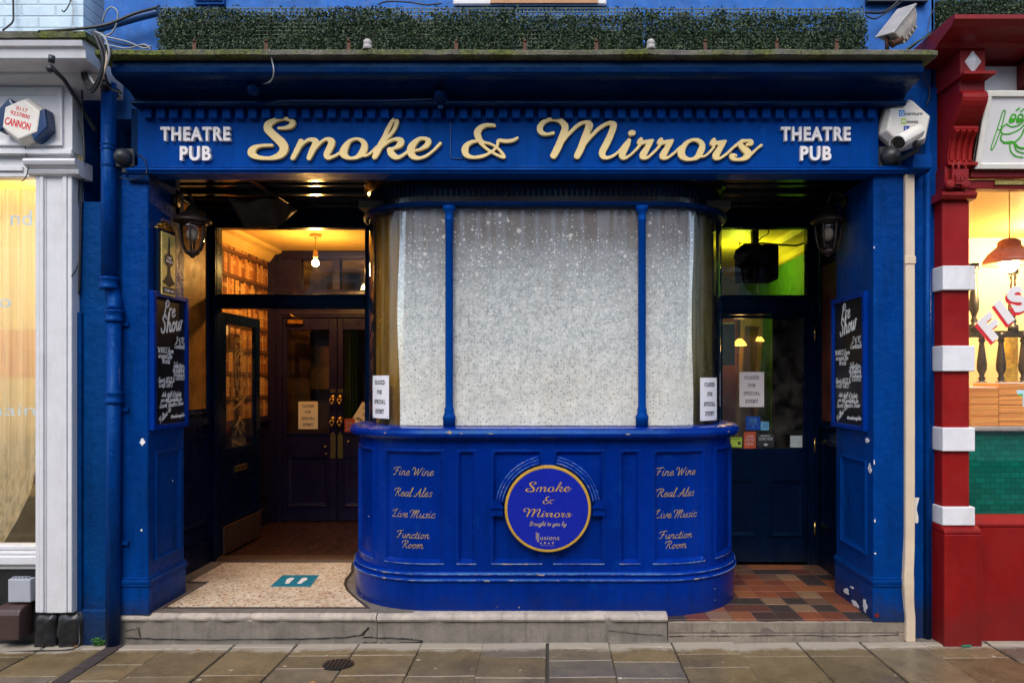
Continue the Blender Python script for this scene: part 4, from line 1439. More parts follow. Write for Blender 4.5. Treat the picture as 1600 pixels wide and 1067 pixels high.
mb.box(-3.1, -1.24, LY + .21, LY + .95, -.03, .01)
mb.build('inner_hall', plain('dim_hall_wall', (.05, .03, .02), .5, var=.4), pub)
for i, (a0, a1, g0, g1) in enumerate(((440, 525.5, 447, 513), (526.5, 612, 535, 602))):
    mb = MB()
    y0, y1 = LY + .02, LY + .065
    x0, x1, q0, q1 = bx(a0), bx(a1), bx(g0), bx(g1)
    zt, zb = bz(515), bz(675)
    mb.box(x0, q0, y0, y1, .045, bz(497))
    mb.box(q1, x1, y0, y1, .045, bz(497))
    mb.box(q0, q1, y0, y1, zt, bz(497))
    mb.box(q0, q1, y0, y1, .045, zb)
    d = mb.build('inner_door', M['purple'], pub, bevel=.004)
    mb = MB()
    mb.box(q0, q1, y0 + .02, y0 + .026, zb, zt)
    mb.build('door_pane', M['glass'], d)
    mb = MB()
    frame_bars(mb, planeY(y0), q0 + .01, q1 - .01, .20, .74, .04, .014)
    mb.box(q0 - .01, q1 + .01, y0 - .012, y0 - .001, zb - .03, zb - .012)
    mb.build('panel_moulding', M['purple'], d)
    hx = bx(519.5) if i == 0 else bx(531)
    mb = MB()
    mb.prism([(hx - .027 + .0, bz(716)), (hx + .027, bz(716)), (hx + .027, bz(680)), (hx, bz(674)), (hx - .027, bz(680))], -.001, .006, planeY(y0))
    mb.build('push_plate', M['brass'], d)
    mb = MB()
    for z in (bz(625), bz(659)):
        mb.lathe([(.001, .03), (.018, .028), (.028, .012), (.03, 0)], (hx, y0, z + .03), 14, 'y')
        mb.ball((hx, y0 - .04, z - .035), .017, 10)
        mb.tube([(hx, y0 - .02, z + .025), (hx - .022, y0 - .045, z), (hx - .01, y0 - .045, z - .03)], .008, 8)
        mb.tube([(hx, y0 - .02, z + .025), (hx + .022, y0 - .045, z), (hx + .01, y0 - .045, z - .03)], .008, 8)
    mb.box(hx - .028, hx + .028, y0 - .006, y0, bz(613), bz(608))
    mb.build('ornate_pull', M['brass'], d)
    mb = MB()
    v, f = block_text('PULL', .018, .002, .01, .05)
    mb.add(v, f, lambda u, vv, w_: (hx + u, y0 - .0065 - w_, bz(610.5) + vv - .008))
    mb.build('pull_lettering', M['ink'], d)
mb = MB()
mb.box(bx(452), bx(475), LY - .045, LY - .001, bz(506), bz(500))
mb.tube([(bx(472), LY - .05, bz(500)), (bx(462), LY - .16, bz(494)), (bx(456), LY - .02, bz(491))], .009, 6)
mb.build('door_closer', M['brass'], bwl)
mb = MB()
for px, py in ((507.5, 698), (509, 709), (544, 690)): mb.ball((bx(px), LY + .01, bz(py)), .014, 10)
mb.build('lock_rose', M['brass'], bwl)
# dim furniture behind the inner doors
o = tag(MB().box(-2.8, -2.55, LY + .7, LY + .88, 1.45, 1.95).build('picture_frame', M['brass']), 'dim gilt picture hanging in the hall behind the glazed double doors', 'picture')
mb = MB()
for k in range(8): mb.box(-2.5 + .035 * k, -2.48 + .035 * k, LY + .6, LY + .62, .05, 2.2)
tag(mb.build('slatted_screen', M['green_wall']), 'dim green slatted screen behind the glass of the double doors', 'screen')

# pendant bulb
bl = (X_(493, 2.14), 2.14, Z_(411, 2.14))
t = thing('pendant_bulb', 'bare glowing bulb hanging on a cord from the lobby ceiling', 'lamp', (bl[0], bl[1], 2.94))
mb = MB()
mb.lathe([(.001, 2.939), (.05, 2.938), (.05, 2.915), (.02, 2.907), (.001, 2.906)], (bl[0], bl[1], 0), 20)
mb.build('ceiling_rose', M['rose'], t)
mb = MB()
mb.tube([(bl[0], bl[1], 2.91), (bl[0], bl[1], bl[2] + .11)], .004, 6)
mb.build('flex', M['rose'], t)
mb = MB()
mb.lathe([(.012, bl[2] + .12), (.022, bl[2] + .105), (.024, bl[2] + .06), (.02, bl[2] + .045)], (bl[0], bl[1], 0), 14)
mb.build('lamp_holder', M['rose'], t)
mb = MB()
mb.ball(bl, .033, 18)
ob = mb.build('bulb', emit('glowing_bulb_glass', (1.0, .74, .36), 40), t)
ob.visible_shadow = True
lamp('lobby_bulb_light', (bl[0], bl[1], bl[2] - .055), 21, (1.0, .50, .11), .045)

# ------------------------------------------------------------------ the bay
def riser_off(s, z):
    d = -.5
    for s0, s1, z0, z1 in PANELS:
        d = max(d, min(s - s0, s1 - s, z - z0, z1 - z))
    if d <= 0: return 0.0
    if d < .008: return .006 * d / .008
    if d < .016: return .006
    if d < .034: return .006 - .024 * (d - .016) / .018
    return -.018


def sflat(px): return X_(px, YF) - BX
PZ0, PZ1 = .333, 1.097
PANELS = [(-1.56, -1.20, PZ0, PZ1), (-1.10, -.665, PZ0, PZ1), (sflat(713), sflat(745), PZ0, PZ1), (sflat(767), sflat(848), PZ0, PZ1),
          (sflat(864), sflat(945), PZ0, PZ1), (sflat(967), sflat(1001), PZ0, PZ1), (sflat(1019), 1.10, PZ0, PZ1), (1.20, 1.56, PZ0, PZ1),
          (-2.4, -1.68, PZ0, PZ1), (1.68, 2.4, PZ0, PZ1)]
sb, zb_ = set(S_ALL), {.0, .28, 1.16}
for s0, s1, z0, z1 in PANELS:
    for d in (0, .008, .016, .034):
        for q in (s0 + d, s1 - d):
            if -SM < q < SM: sb.add(round(q, 4))
        zb_.add(round(z0 + d, 4)); zb_.add(round(z1 - d, 4))
for z in (.5, .7, .9): zb_.add(z)
sb, zb_ = sorted(sb), sorted(zb_)
mb = MB()
mb.grid(sb, zb_, lambda s, z: (*bay(s, riser_off(s, z))[:2], z))
sr = mb.build('stall_riser', M['blue_bay'], pub, fix=False)
mb = MB()
sweep(mb, [(-.05, -.02), (.024, -.02), (.024, .222), (.034, .226), (.038, .236), (.030, .246), (.020, .252), (.024, .262), (.030, .274), (.022, .286), (.008, .290), (-.05, .290)])
bpl = mb.build('bay_plinth', M['blue_bay'], sr)
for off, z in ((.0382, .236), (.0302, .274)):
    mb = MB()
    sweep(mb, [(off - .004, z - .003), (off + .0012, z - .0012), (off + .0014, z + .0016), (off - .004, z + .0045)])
    mb.build('worn_highlight_edge', M['worn_highlight_edge'], sr)  # pale beads painting highlights and wear along the plinth mouldings
mb = MB()
sweep(mb, [(-.15, 1.155), (.008, 1.155), (.022, 1.166), (.046, 1.172), (.060, 1.185), (.064, 1.205), (.056, 1.226), (.038, 1.238), (.020, 1.242), (-.01, 1.247), (-.15, 1.247)], smooth=False)
mb.build('window_sill', M['blue_bay'], sr)
mb = MB()
q = random.Random(8)
for i in range(26):
    s0 = q.uniform(-1.9, 1.9)
    off, z = q.choice(((.0375, .236), (.029, .274), (.0375, .236), (.063, 1.205), (.024, .06), (-.0, .62), (.021, .14)))
    ru = q.uniform(.006, .03) if off > .028 else q.uniform(.003, .006)
    chip_patch(mb, lambda u, v_, w_: (*bay(u, off + .0005 + w_)[:2], v_), s0, z + q.uniform(-.004, .004), ru, .0045, 40 + i)
chip_patch(mb, lambda u, v_, w_: (*bay(u, .062 + w_)[:2], v_), -.62, 1.215, .022, .010, 90)
mb.build('paint_chip', plain('bare_brown_primer', (.36, .26, .20), .8, var=.4, ns=30), sr)
# arch moulding round the medallion
mx, mz, mr = -.017, Z_(795, .04), .284
mb = MB()
for a0, a1 in ((8, 80), (100, 172)):
    prof = [(mr + .008, -.018), (mr + .008, .040), (mr + .020, .044), (mr + .028, .034), (mr + .034, .033), (mr + .040, .036), (mr + .048, .024), (mr + .054, .023), (mr + .060, .024), (mr + .070, .008), (mr + .070, -.018)]
    n = 24
    mb.loft([[(mx + rr * math.cos(R(a0 + (a1 - a0) * i / n)), YF - hh, mz + rr * math.sin(R(a0 + (a1 - a0) * i / n))) for rr, hh in prof] for i in range(n + 1)], True, False)
for g in (-1, 1):
    xc = mx + g * (mr + .052)
    for zz0, zz1, hw, h in ((.0, .018, .044, .042), (.018, .034, .034, .036), (.034, .05, .026, .03), (-.05, -.001, .040, .030)):
        mb.box(xc - hw, xc + hw, YF - h, YF + .019, mz + zz0 + .0005, mz + zz1)
mb.build('arch_moulding', M['blue_bay'], sr)
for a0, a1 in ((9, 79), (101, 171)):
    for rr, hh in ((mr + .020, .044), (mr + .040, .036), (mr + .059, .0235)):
        MB().tube([(mx + rr * math.cos(R(a0 + (a1 - a0) * i / 24)), YF - hh + .001, mz + rr * math.sin(R(a0 + (a1 - a0) * i / 24))) for i in range(25)], .0032, 6).build('highlight_ridge', M['worn_highlight_edge'], sr)  # bright highlights of the arch painted as pale ridges
for s0, s1, z0, z1 in PANELS:
    if abs(s0) > 1.9 or abs(s1) > 1.9: continue
    nseg = 14
    MB().loft([[(*bay(s0 + .004 + (s1 - s0 - .008) * i / nseg, off)[:2], z) for off, z in ((-.0185, z0 + .001), (.0065, z0 + .001), (.0075, z0 + .006), (.002, z0 + .016), (-.0185, z0 + .032))] for i in range(nseg + 1)], True, False).build('panel_ledge', M['worn_highlight_edge'], sr)  # pale colour paints the highlight at each panel foot
# gold signwriting on the panels of the bay
def lines_on_bay(items, s_mid):
    mb = MB()
    for txt, z, xh, adv in items:
        st = hand_text(txt, xh * .84, .0021, .28, squeeze=1.10)
        v, f = sdf_mesh(st, .0013, .0012)

        def put(u, vv, w_):
            s = s_mid + u
            return (*bay(s, -.0178 + w_)[:2], z + vv)
        mb.add(v, f, put)
    return mb
for g in (-1, 1):
    sm = g * .885
    lines_on_bay((('Fine Wine', Z_(742, .13), .034, 0), ('Real Ales', Z_(775, .13), .034, 0), ('Live Music', Z_(808, .13), .034, 0), ('Function', Z_(840, .13), .032, 0), ('Room', Z_(855.5, .13), .032, 0)), sm).build('gold_lettering', M['goldpaint'], sr)

# glazing bars, glass, film, head
GO = -.07
for px in (702, 1003):
    xc, yc = X_(px, .14), .135
    mb = MB()
    mb.lathe([(.041, 1.243), (.041, 1.29), (.044, 1.295), (.043, 1.315), (.036, 1.325), (.031, 1.345), (.033, 1.36), (.028, 1.372), (.026, 1.38), (.026, 2.62), (.03, 2.625), (.03, 2.635), (.026, 2.64), (.027, 2.675), (.038, 2.69), (.042, 2.70), (.042, 2.72)], (xc, yc, 0), 18)
    mb.build('window_mullion', M['blue'], pub)
ss = [s for s in S_ALL]
mb = MB()
mb.grid(ss, [1.245, 2.73], lambda s, z: (*bay(s, GO)[:2], z), True)
gz = mb.build('bay_glass', M['glass_dark'], pub, fix=False)
mb = MB()
fs = [bay_s(R(-0.0), -1)]
f0, f1 = bay_s(R(26.5), -1), bay_s(R(28.5), 1)
fss = [f0 + (f1 - f0) * i / 160 for i in range(161)]


def film_pt(s, z):
    k = min(1, (s - f0) / .25, (f1 - s) / .25)
    dz = max(0, 1 - k) * .02
    wob = .004 * math.exp(-((abs(s + .02) - .74) / .05) ** 2) * math.sin(90 * s + 2 * z) + .006 * math.sin(9 * s + 1.3) * math.sin(2.1 * z) + .004 * math.sin(31 * s) * max(0, (z - 1.9))
    ed = .012 * math.sin(5 * z + 1) if k < .1 else 0
    return (*bay(s + ed, GO - .022 + wob * .8)[:2], z)
mb.grid(fss, [1.25 + 1.48 * j / 30 for j in range(31)], film_pt, True)
mb.build('snow_film', M['film'], gz, fix=False)
mb = MB()
sweep(mb, [(-.2, 2.757), (-.075, 2.757), (-.075, 2.90), (-.06, 2.91), (-.045, 2.93), (-.035, 2.94), (-.035, 2.975), (-.2, 2.975)])
bh = mb.build('bay_head', M['black_gloss'], pub)  # frieze coloured near black for the deep shade it stands in
mb = MB()
sweep(mb, [(-.2, 2.715), (-.045, 2.715), (-.032, 2.722), (-.028, 2.736), (-.036, 2.750), (-.055, 2.7565), (-.2, 2.7565)])
mb.build('head_moulding', M['blue_deep'], bh)
mb = MB()
n_h = 90
for i in range(n_h):
    s = -1.65 + 3.3 * i / (n_h - 1)
    ring = []
    x, y, nx_, ny_ = bay(s, -.075)
    tx, ty = -ny_, nx_
    for a in (-.011, .011):
        for b in (0, .014):
            for z in (2.80, 2.875): ring.append((x + tx * a + nx_ * b, y + ty * a + ny_ * b, z))
    mb.add(ring, [(0, 1, 3, 2), (4, 6, 7, 5), (0, 4, 5, 1), (2, 3, 7, 6), (0, 2, 6, 4), (1, 5, 7, 3)])
mb.build('frieze_blocks', M['navy'], bh)
mb = MB()
sweep(mb, [(-.055, 1.246), (-.085, 1.246), (-.085, 2.716), (-.055, 2.716)], [-(FL + R0 * PI / 2 - .03), -(FL + R0 * PI / 2 + .03)])
sweep(mb, [(-.055, 1.246), (-.085, 1.246), (-.085, 2.716), (-.055, 2.716)], [(FL + R0 * PI / 2 - .03), (FL + R0 * PI / 2 + .03)])
mb.build('corner_post', M['navy'], gz)
# added lining with doorway reflections put into its colour, past the film ends
for g, mt in ((-1, 'ochre_reflection'), (1, 'olive_reflection')):
    mb = MB()
    s0, s1 = bay_s(R(20), g), g * (SM - .03)
    mb.grid([s0 + (s1 - s0) * i / 30 for i in range(31)], [1.245, 2.715], lambda s, z: (*bay(s, GO - .07 + .02 * math.sin(s * 40) )[:2], z), True)
    mb.build('reflection_lining', plain(mt, (.17, .09, .012) if g < 0 else (.07, .06, .02), .25, var=.5, ns=3, stretch=(6, 6, .5), bump=.2), gz, fix=False)
# dark window space behind the film
mb = MB()
xl, xr = BX - FL - R0 + .10, BX + FL + R0 - .10
mb.box(xl - .02, xr + .02, 1.33, 1.37, 1.2, 2.75)
mb.box(xl - .02, xr + .02, .30, 1.329, 1.19, 1.243)
mb.box(xl - .02, xr + .02, .30, 1.329, 2.75, 2.80)
mb.box(-.9, .8, .45, .47, 1.244, 2.749)
sp_ = mb.build('window_space', plain('dark_window_lining', (.035, .028, .018), .6, var=.3), pub)
mb = MB()
mb.box(-1.474, 1.355, LD + .0, LD + .09, 0, 2.984)
mb.build('party_wall', M['navy'], pub)

# ------------------------------------------------------------------ the other doorway
RY = 1.37
k_ = (DIST + RY) / FPX
def rx(px): return (px - CPX) * k_
def rz(py): return EYE + (CPY - py) * k_
mb = MB()
mb.box(rx(1262), 2.27, RY, RY + .09, 0, 2.983)
mb.box(1.30, 1.40, RY + .095, RY + .185, 0, 2.983)
mb.box(1.36, rx(1262), RY, RY + .09, rz(356), 2.983)
mb.box(1.36, rx(1262), RY, RY + .09, rz(491), rz(461))
mb.box(1.36, rx(1262), RY - .015, RY - .001, rz(486), rz(467))
mb.box(rx(1262) + .02, rx(1262) + .05, RY - .02, RY - .001, 0, 2.97)
rf = mb.build('door_frame', M['navy'], pub, bevel=.005)
mb = MB()
mb.box(1.36, rx(1262), RY + .04, RY + .046, rz(461), rz(356))
mb.build('transom_pane', M['glass_dirty'], rf)
mb = MB()
y0, y1 = RY + .02, RY + .065
xl_, xr_ = 1.37, rx(1262)
mb.box(xl_, rx(1130), y0, y1, .015, rz(492))
mb.box(rx(1258), xr_, y0, y1, .015, rz(492))
mb.box(rx(1130), rx(1258), y0, y1, .015, rz(701))
mb.box(rx(1130), rx(1258), y0, y1, rz(497), rz(492))
rd = mb.build('bar_door', M['navy'], pub, bevel=.004)
mb = MB()
mb.box(rx(1130), rx(1258), y0 + .02, y0 + .026, rz(701), rz(497))
mb.build('door_pane', M['glass_dirty'], rd)
mb = MB()
frame_bars(mb, planeY(y0), rx(1138), rx(1182), rz(838), rz(750), .035, .014)
frame_bars(mb, planeY(y0), rx(1203), rx(1256), rz(838), rz(750), .035, .014)
mb.build('panel_moulding', M['navy'], rd)
mb = MB()
for py in (521, 696, 826):
    mb.tube([(rx(1272.5), RY - .008, rz(py + 11)), (rx(1272.5), RY - .008, rz(py - 11))], .009, 8)
mb.build('hinge', M['brass'], rd)

# bar room beyond it
mb = MB()
mb.box(1.30, 2.66, 4.6, 4.65, 0, 2.95)
mb.box(1.28, 1.345, 1.56, 4.65, 0, 2.95)
mb.build('bar_wall', plain('dark_panelled_bar_wall', (.07, .04, .02), .4, var=.4), pub)
mb = MB()
mb.box(2.46, 2.52, 1.465, 4.6, 0, 2.95)
mb.build('bar_wall', M['green_wall'], pub)
mb = MB()
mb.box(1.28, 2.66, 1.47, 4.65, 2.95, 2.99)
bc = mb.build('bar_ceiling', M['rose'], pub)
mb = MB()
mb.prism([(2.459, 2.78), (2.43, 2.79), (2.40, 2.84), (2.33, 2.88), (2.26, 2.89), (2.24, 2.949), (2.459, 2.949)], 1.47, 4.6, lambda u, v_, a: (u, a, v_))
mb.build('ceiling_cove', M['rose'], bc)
mb = MB()
mb.box(1.28, 2.52, 1.47, 4.65, -.03, .01)
mb.build('bar_floor', M['wood'], pub)
lamp('bar_green_light', (1.93, 2.62, 2.72), 8, (.78, 1.0, .05), .05)
mb = MB()
mb.ball((1.93, 2.62, 2.80), .035, 12)
tag(mb.build('green_bar_lamp', emit('green_lamp_glass', (.7, 1, .1), 6)), 'small green lamp glowing on the bar ceiling behind the speaker', 'lamp')

# ------------------------------------------------------------------ steps and floors
def nosing(mb, x0, x1, zt, n=60, seed=0, chips=()):
    rings = []
    for i in range(n + 1):
        x = x0 + (x1 - x0) * i / n
        a = mnoise.noise(Vector((x * 5, seed, 0))) * .004 + mnoise.noise(Vector((x * 21, seed, 3))) * .003
        c = 0
        for cx_, w_, d_ in chips:
            c = max(c, d_ * max(0, 1 - abs(x - cx_) / w_) * (.6 + .8 * abs(mnoise.noise(Vector((x * 40, 2, 1))))))
        z = zt + a * .5
        rings.append([(x, 1.36, zt), (x, .04, z), (x, .012 + c, z - .006), (x, -.008 + c + a, z - .018 - c * .3), (x, -.012 + c * 1.2 + a, z - .032), (x, -.004 + c + a, z - .046), (x, .014, z - .052), (x, .014, zp(x) - .05), (x, 1.36, zp(x) - .05)])
    return mb.loft(rings, True, False)


mb = MB()
nosing(mb, -2.815, -1.135, .036, 110, 1, [(-2.42, .12, .026), (-2.2, .08, .022), (-1.98, .10, .027), (-2.62, .05, .014), (-1.75, .06, .014), (-1.4, .05, .010)])
t1 = mb.build('stone_step', M['stone'])
tag(t1, 'worn pale stone doorstep with a chipped nosing below the cream terrazzo', 'step')
mb = MB()
nosing(mb, -1.128, .762, .034, 110, 2, [(.38, .035, .018), (-.74, .05, .014)])
t2 = mb.build('stone_step', M['stone'])
tag(t2, 'long pale stone step with a rounded nosing along the foot of the bowed bay', 'step')
# dark foot of both risers, a hair proud of the stone
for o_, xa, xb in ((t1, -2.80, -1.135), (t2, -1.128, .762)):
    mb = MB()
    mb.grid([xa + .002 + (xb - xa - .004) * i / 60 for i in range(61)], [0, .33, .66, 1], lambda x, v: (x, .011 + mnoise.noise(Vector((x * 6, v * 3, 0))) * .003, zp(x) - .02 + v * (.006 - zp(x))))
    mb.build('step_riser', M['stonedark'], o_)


def crack(mb, pts, w0=.004, y=.004):
    q = random.Random(len(pts) * 7 + int(pts[0][0] * 100))
    out = []
    for a, b in zip(pts[:-1], pts[1:]):
        n = 8
        for i in range(n):
            t_ = i / n
            out.append((a[0] + (b[0] - a[0]) * t_ + q.uniform(-.004, .004), y, a[1] + (b[1] - a[1]) * t_ + q.uniform(-.003, .003)))
    out.append((pts[-1][0], y, pts[-1][1]))
    mb.tube(out, [w0 * q.uniform(.4, 1.2) for _ in out], 5)


def zq(py): return Z_(py, 0)
mb = MB()
crack(mb, [(X_(195), zq(996)), (X_(240), zq(998)), (X_(340), zq(999)), (X_(460), zq(998)), (X_(540), zq(996)), (X_(566), zq(991))], .0035)
crack(mb, [(X_(566), zq(991)), (X_(576), zq(980))], .006)
crack(mb, [(X_(218), zq(997)), (X_(216), zq(982))], .003)
crack(mb, [(X_(195), zq(986)), (X_(217), zq(980))], .002)
mb.build('crack_line', M['crack'], t1)
mb = MB()
crack(mb, [(X_(566), zq(995)), (X_(640), zq(998)), (X_(660), zq(1001))], .004)
crack(mb, [(X_(566), zq(1004)), (X_(600), zq(1005)), (X_(660), zq(1003))], .005)
crack(mb, [(X_(950), zq(985)), (X_(1000), zq(990)), (X_(1035), zq(992))], .002)
mb.build('crack_line', M['crack'], t2)

mb = MB()
rings = []
for i in range(61):
    x = .768 + (2.315 - .768) * i / 60
    a = mnoise.noise(Vector((x * 6, 7, 0))) * .006 + mnoise.noise(Vector((x * 24, 7, 3))) * .004
    rings.append([(x, .6, -.014), (x, .006 + a, -.012 + a * .6), (x, a, -.022), (x, .004 + a, -.085), (x, .012 + a, -.09), (x, .002 + a, -.098), (x, a, zp(x) - .03), (x, .6, zp(x) - .03)])
mb.loft(rings, True, False)
t3 = mb.build('concrete_step', stone_mat('weathered_concrete', (.25, .205, .155)))
tag(t3, 'weathered concrete doorstep under the red and black quarry tiles', 'step')
mb = MB()
crack(mb, [(X_(1045), zq(994)), (X_(1150), zq(993)), (X_(1260), zq(992)), (X_(1330), zq(994)), (X_(1405), zq(991))], .0025, .001)
mb.build('crack_line', M['crack'], t3)

# terrazzo of the first doorway
def band_poly(): return [(-2.585, .105), (-1.20, .105), (-1.33, .30), (-1.45, .50), (-1.515, .66), (-1.545, .80), (-1.55, .92), (-1.56, 1.02), (-1.60, 1.16), (-1.63, 1.29), (-2.73, 1.29), (-2.73, .70), (-2.585, .70)]
mb = MB()
mb.prism([(-2.86, .03), (-.9, .03), (-.9, 1.36), (-2.86, 1.36)], .0, .0372)
setting(mb.build('doorway_floor', M['tmargin']))
bp = band_poly()
def inset(poly, d):
    n = len(poly)
    out = []
    for i in range(n):
        p0, p1, p2 = Vector(poly[i - 1]), Vector(poly[i]), Vector(poly[(i + 1) % n])
        e1, e2 = (p1 - p0).normalized(), (p2 - p1).normalized()
        n1, n2 = Vector((-e1.y, e1.x)), Vector((-e2.y, e2.x))
        m_ = (n1 + n2)
        m_ = m_ / max(m_.length_squared, 1e-6) * 2
        out.append(tuple(p1 + m_ * d))
    return out
mb = MB()
mb.prism(bp, .036, .0405)
setting(mb.build('doorway_floor_band', M['tband']))
mb = MB()
mb.prism(inset(bp, .022), .037, .0437)
setting(mb.build('terrazzo_floor', M['terrazzo']))
# quarry tiles of the other doorway
tb = MB()
tr_ = random.Random(21)
def in_bay(x, y):
    # inside the bowed plinth
    if x < BX + FL + R0 + .03 and y > YC: return True
    dx, dy = x - (BX + FL), y - YC
    if x > BX + FL and y <= YC: return dx * dx + dy * dy < (R0 + .02) ** 2
    return x <= BX + FL and y > YF - .02
TS = .1525
for j in range(9):
    for i in range(-1, 11):
        x0, y0 = .735 + TS * i, .004 + TS * j
        x1, y1 = x0 + TS, y0 + TS
        if x1 < .78 or x0 > 2.29: continue
        if in_bay((x0 + x1) / 2 - .06, (y0 + y1) / 2 + .06) and in_bay(x0 + .07, y0) and in_bay(x1, y1) and in_bay(x1, y0): continue
        x0, x1 = max(x0, .77), min(x1, 2.268)
        if x1 - x0 < .02: continue
        g = .0018
        dz = tr_.uniform(-.0012, .0012)
        v = []
        for z, e in ((-.02, 0), (-.003, 0), (0, .003)):
            for x, y in ((x0 + g + e, y0 + g + e), (x1 - g - e, y0 + g + e), (x1 - g - e, y1 - g - e), (x0 + g + e, y1 - g - e)): v.append((x, y, z + dz))
        fs = [(8, 9, 10, 11)]
        for lv in (0, 1):
            for q in range(4):
                n_ = (q + 1) % 4
                fs.append((4 * lv + q, 4 * lv + n_, 4 * lv + 4 + n_, 4 * lv + 4 + q))
        tb.add(v, fs)
setting(tb.build('tiled_floor', M['tile']))
mb = MB()
mb.box(.77, 2.27, .006, 1.36, -.1, -.004)
setting(mb.build('tiled_floor_bed', plain('pale_tile_grout', (.13, .10, .085), .85)))
# footprint sticker
fs_ = thing('floor_sticker', 'teal floor sticker with two pale footprints on the terrazzo', 'sticker', (-1.77, .55, .044))
def FP(px, py, z=.0445):
    d = FPX * (EYE - z) / (py - CPY)
    return ((px - CPX) * d / FPX, d - DIST)
cn = [FP(422, 916), FP(485, 916), FP(499, 898), FP(442, 898)]
mb = MB()
mb.prism(cn, .0432, .0447)
mb.build('sticker_sheet', M['teal'], fs_)
cxs, cys = sum(p[0] for p in cn) / 4, sum(p[1] for p in cn) / 4
ex = Vector((cn[1][0] - cn[0][0], cn[1][1] - cn[0][1])).normalized()
ey = Vector((cn[3][0] - cn[0][0], cn[3][1] - cn[0][1])).normalized()
mb = MB()
st = []
for g in (-1, 1):
    st += [[(g * .050, .056, .021), (g * .053, .022, .025), (g * .048, -.03, .016), (g * .046, -.060, .019)]]
st = [smooth_stroke(s, 4) for s in st]
v, f = sdf_mesh(st, .003, .0012)
mb.add(v, f, lambda u, vv, w_: (cxs + ex.x * u + ey.x * vv, cys + ex.y * u + ey.y * vv, .0448 + w_))
mb.build('footprint_mark', M['cream_letter'], fs_)

# ------------------------------------------------------------------ main sign
sp = 1 / 239.2
FY = -.0205
sg = thing('script_sign', 'raised gold script lettering across the blue fascia', 'sign', (0, FY, 3.05))
for wd in ('smoke', 'and', 'mirrors'):
    v, f = script_mesh(wd, sp, 0, 0, .025, .003)
    def put(u, vv, w_, k=.0): return (u - 860 * sp, FY - .0 - w_, vv + 593 * sp + EYE)
    mb = MB().add(v, f, put)
    mb.build('script_word', M['gold'], sg)
# stand-off pins are hidden; the white capitals either side
for cx_, lab in ((307, 'white raised capitals on the fascia beside the blue downpipe'), (1273.5, 'white raised capitals on the fascia beside the hexagonal alarm box')):
    t = thing('capitals_sign', lab, 'sign', (X_(cx_), FY, 3.1), 'white capitals on the fascia')
    for txt, y0, y1, wpx in (('THEATRE', 222, 199, 108), ('PUB', 252.5, 229, 48)):
        mb = MB()
        h = (y0 - y1) / 240
        v, f = block_text(txt, h, .026, .036, wpx / 240, 1.16)
        zb0 = Z_(y0 - .5, -.03)
        mb.add(v, f, lambda u, vv, w_: (X_(cx_, -.03) + u, FY - w_, zb0 + vv))
        mb.build('capital_letters', M['cream_letter'], t)

# round sign on the bay
t = thing('round_sign', 'round ultramarine sign with a gold rim and gold script on the bay', 'sign', (mx, YF, mz))
mb = MB()
mb.lathe([(.001, .0), (mr - .005, .0), (mr, .004), (mr, .046), (mr - .004, .05), (mr - .016, .05), (mr - .018, .048), (.001, .048)], (mx, YF, mz), 72, 'y', False)
mb.build('sign_rim', M['goldring'], t)
mb = MB()
mb.lathe([(.001, .047), (mr - .0185, .047), (mr - .0185, .0505), (.001, .0505)], (mx, YF, mz), 72, 'y', False)
mb.build('sign_face', M['medal'], t)
mb = MB()
yf = YF - .0508
for wd, (cx_, cy_), px, sc_ in (('smoke', (537, 222), 856, 74 / 303), ('and', (760, 227), 856, 20 / 92), ('mirrors', (1012, 224), 856, 78 / 352)):
    py = {'smoke': 760.5, 'and': 781.5, 'mirrors': 801}[wd]
    v, f = script_mesh(wd, sc_ / 237.5, cx_, cy_, .0012, 0, 1.3, -1.3)
    mb.add(v, f, lambda u, vv, w_: (mx + u, yf - w_, Z_(py, .04) + vv))
mb.build('script_lettering', M['goldring'], t)
mb = MB()
v, f = sdf_mesh(hand_text('Brought to you by', .0145, .0017, .28), .001, .001)
mb.add(v, f, lambda u, vv, w_: (mx + u, yf - w_, Z_(821, .04) + vv))
st = []
for dx in (-.076, -.068, -.060): st.append([(dx, .026 if dx > -.07 else .034, .0022), (dx, -.012 if dx < -.07 else -.03, .0022)])
v, f = sdf_mesh(st, .0008, .001)
mb.add(v, f, lambda u, vv, w_: (mx + u, yf - w_, Z_(839, .04) + vv))
v, f = block_text('usions', .030, .001, .012, .125, 1.1, 'LEFT')
mb.add(v, f, lambda u, vv, w_: (mx - .05 + u, yf - w_, Z_(843, .04) + vv))
for k in range(4):
    x0 = mx - .045 + .026 * k
    zz = Z_(848, .04)
    mb.prism([(x0 - .007, zz - .006), (x0 + .007, zz - .006), (x0, zz + .008)] if k % 2 == 0 else [(x0 - .007, zz + .004), (x0, zz + .008), (x0 + .007, zz + .004), (x0, zz - .008)], .0, .001, planeY(yf))
v, f = block_text('MAGIC BAR', .007, .001, 0, .09, 1.4)
mb.add(v, f, lambda u, vv, w_: (mx + u, yf - w_, Z_(852.5, .04) + vv))
mb.build('small_lettering', plain('dull_gold_print', (.34, .25, .15), .5, bump=0), t)

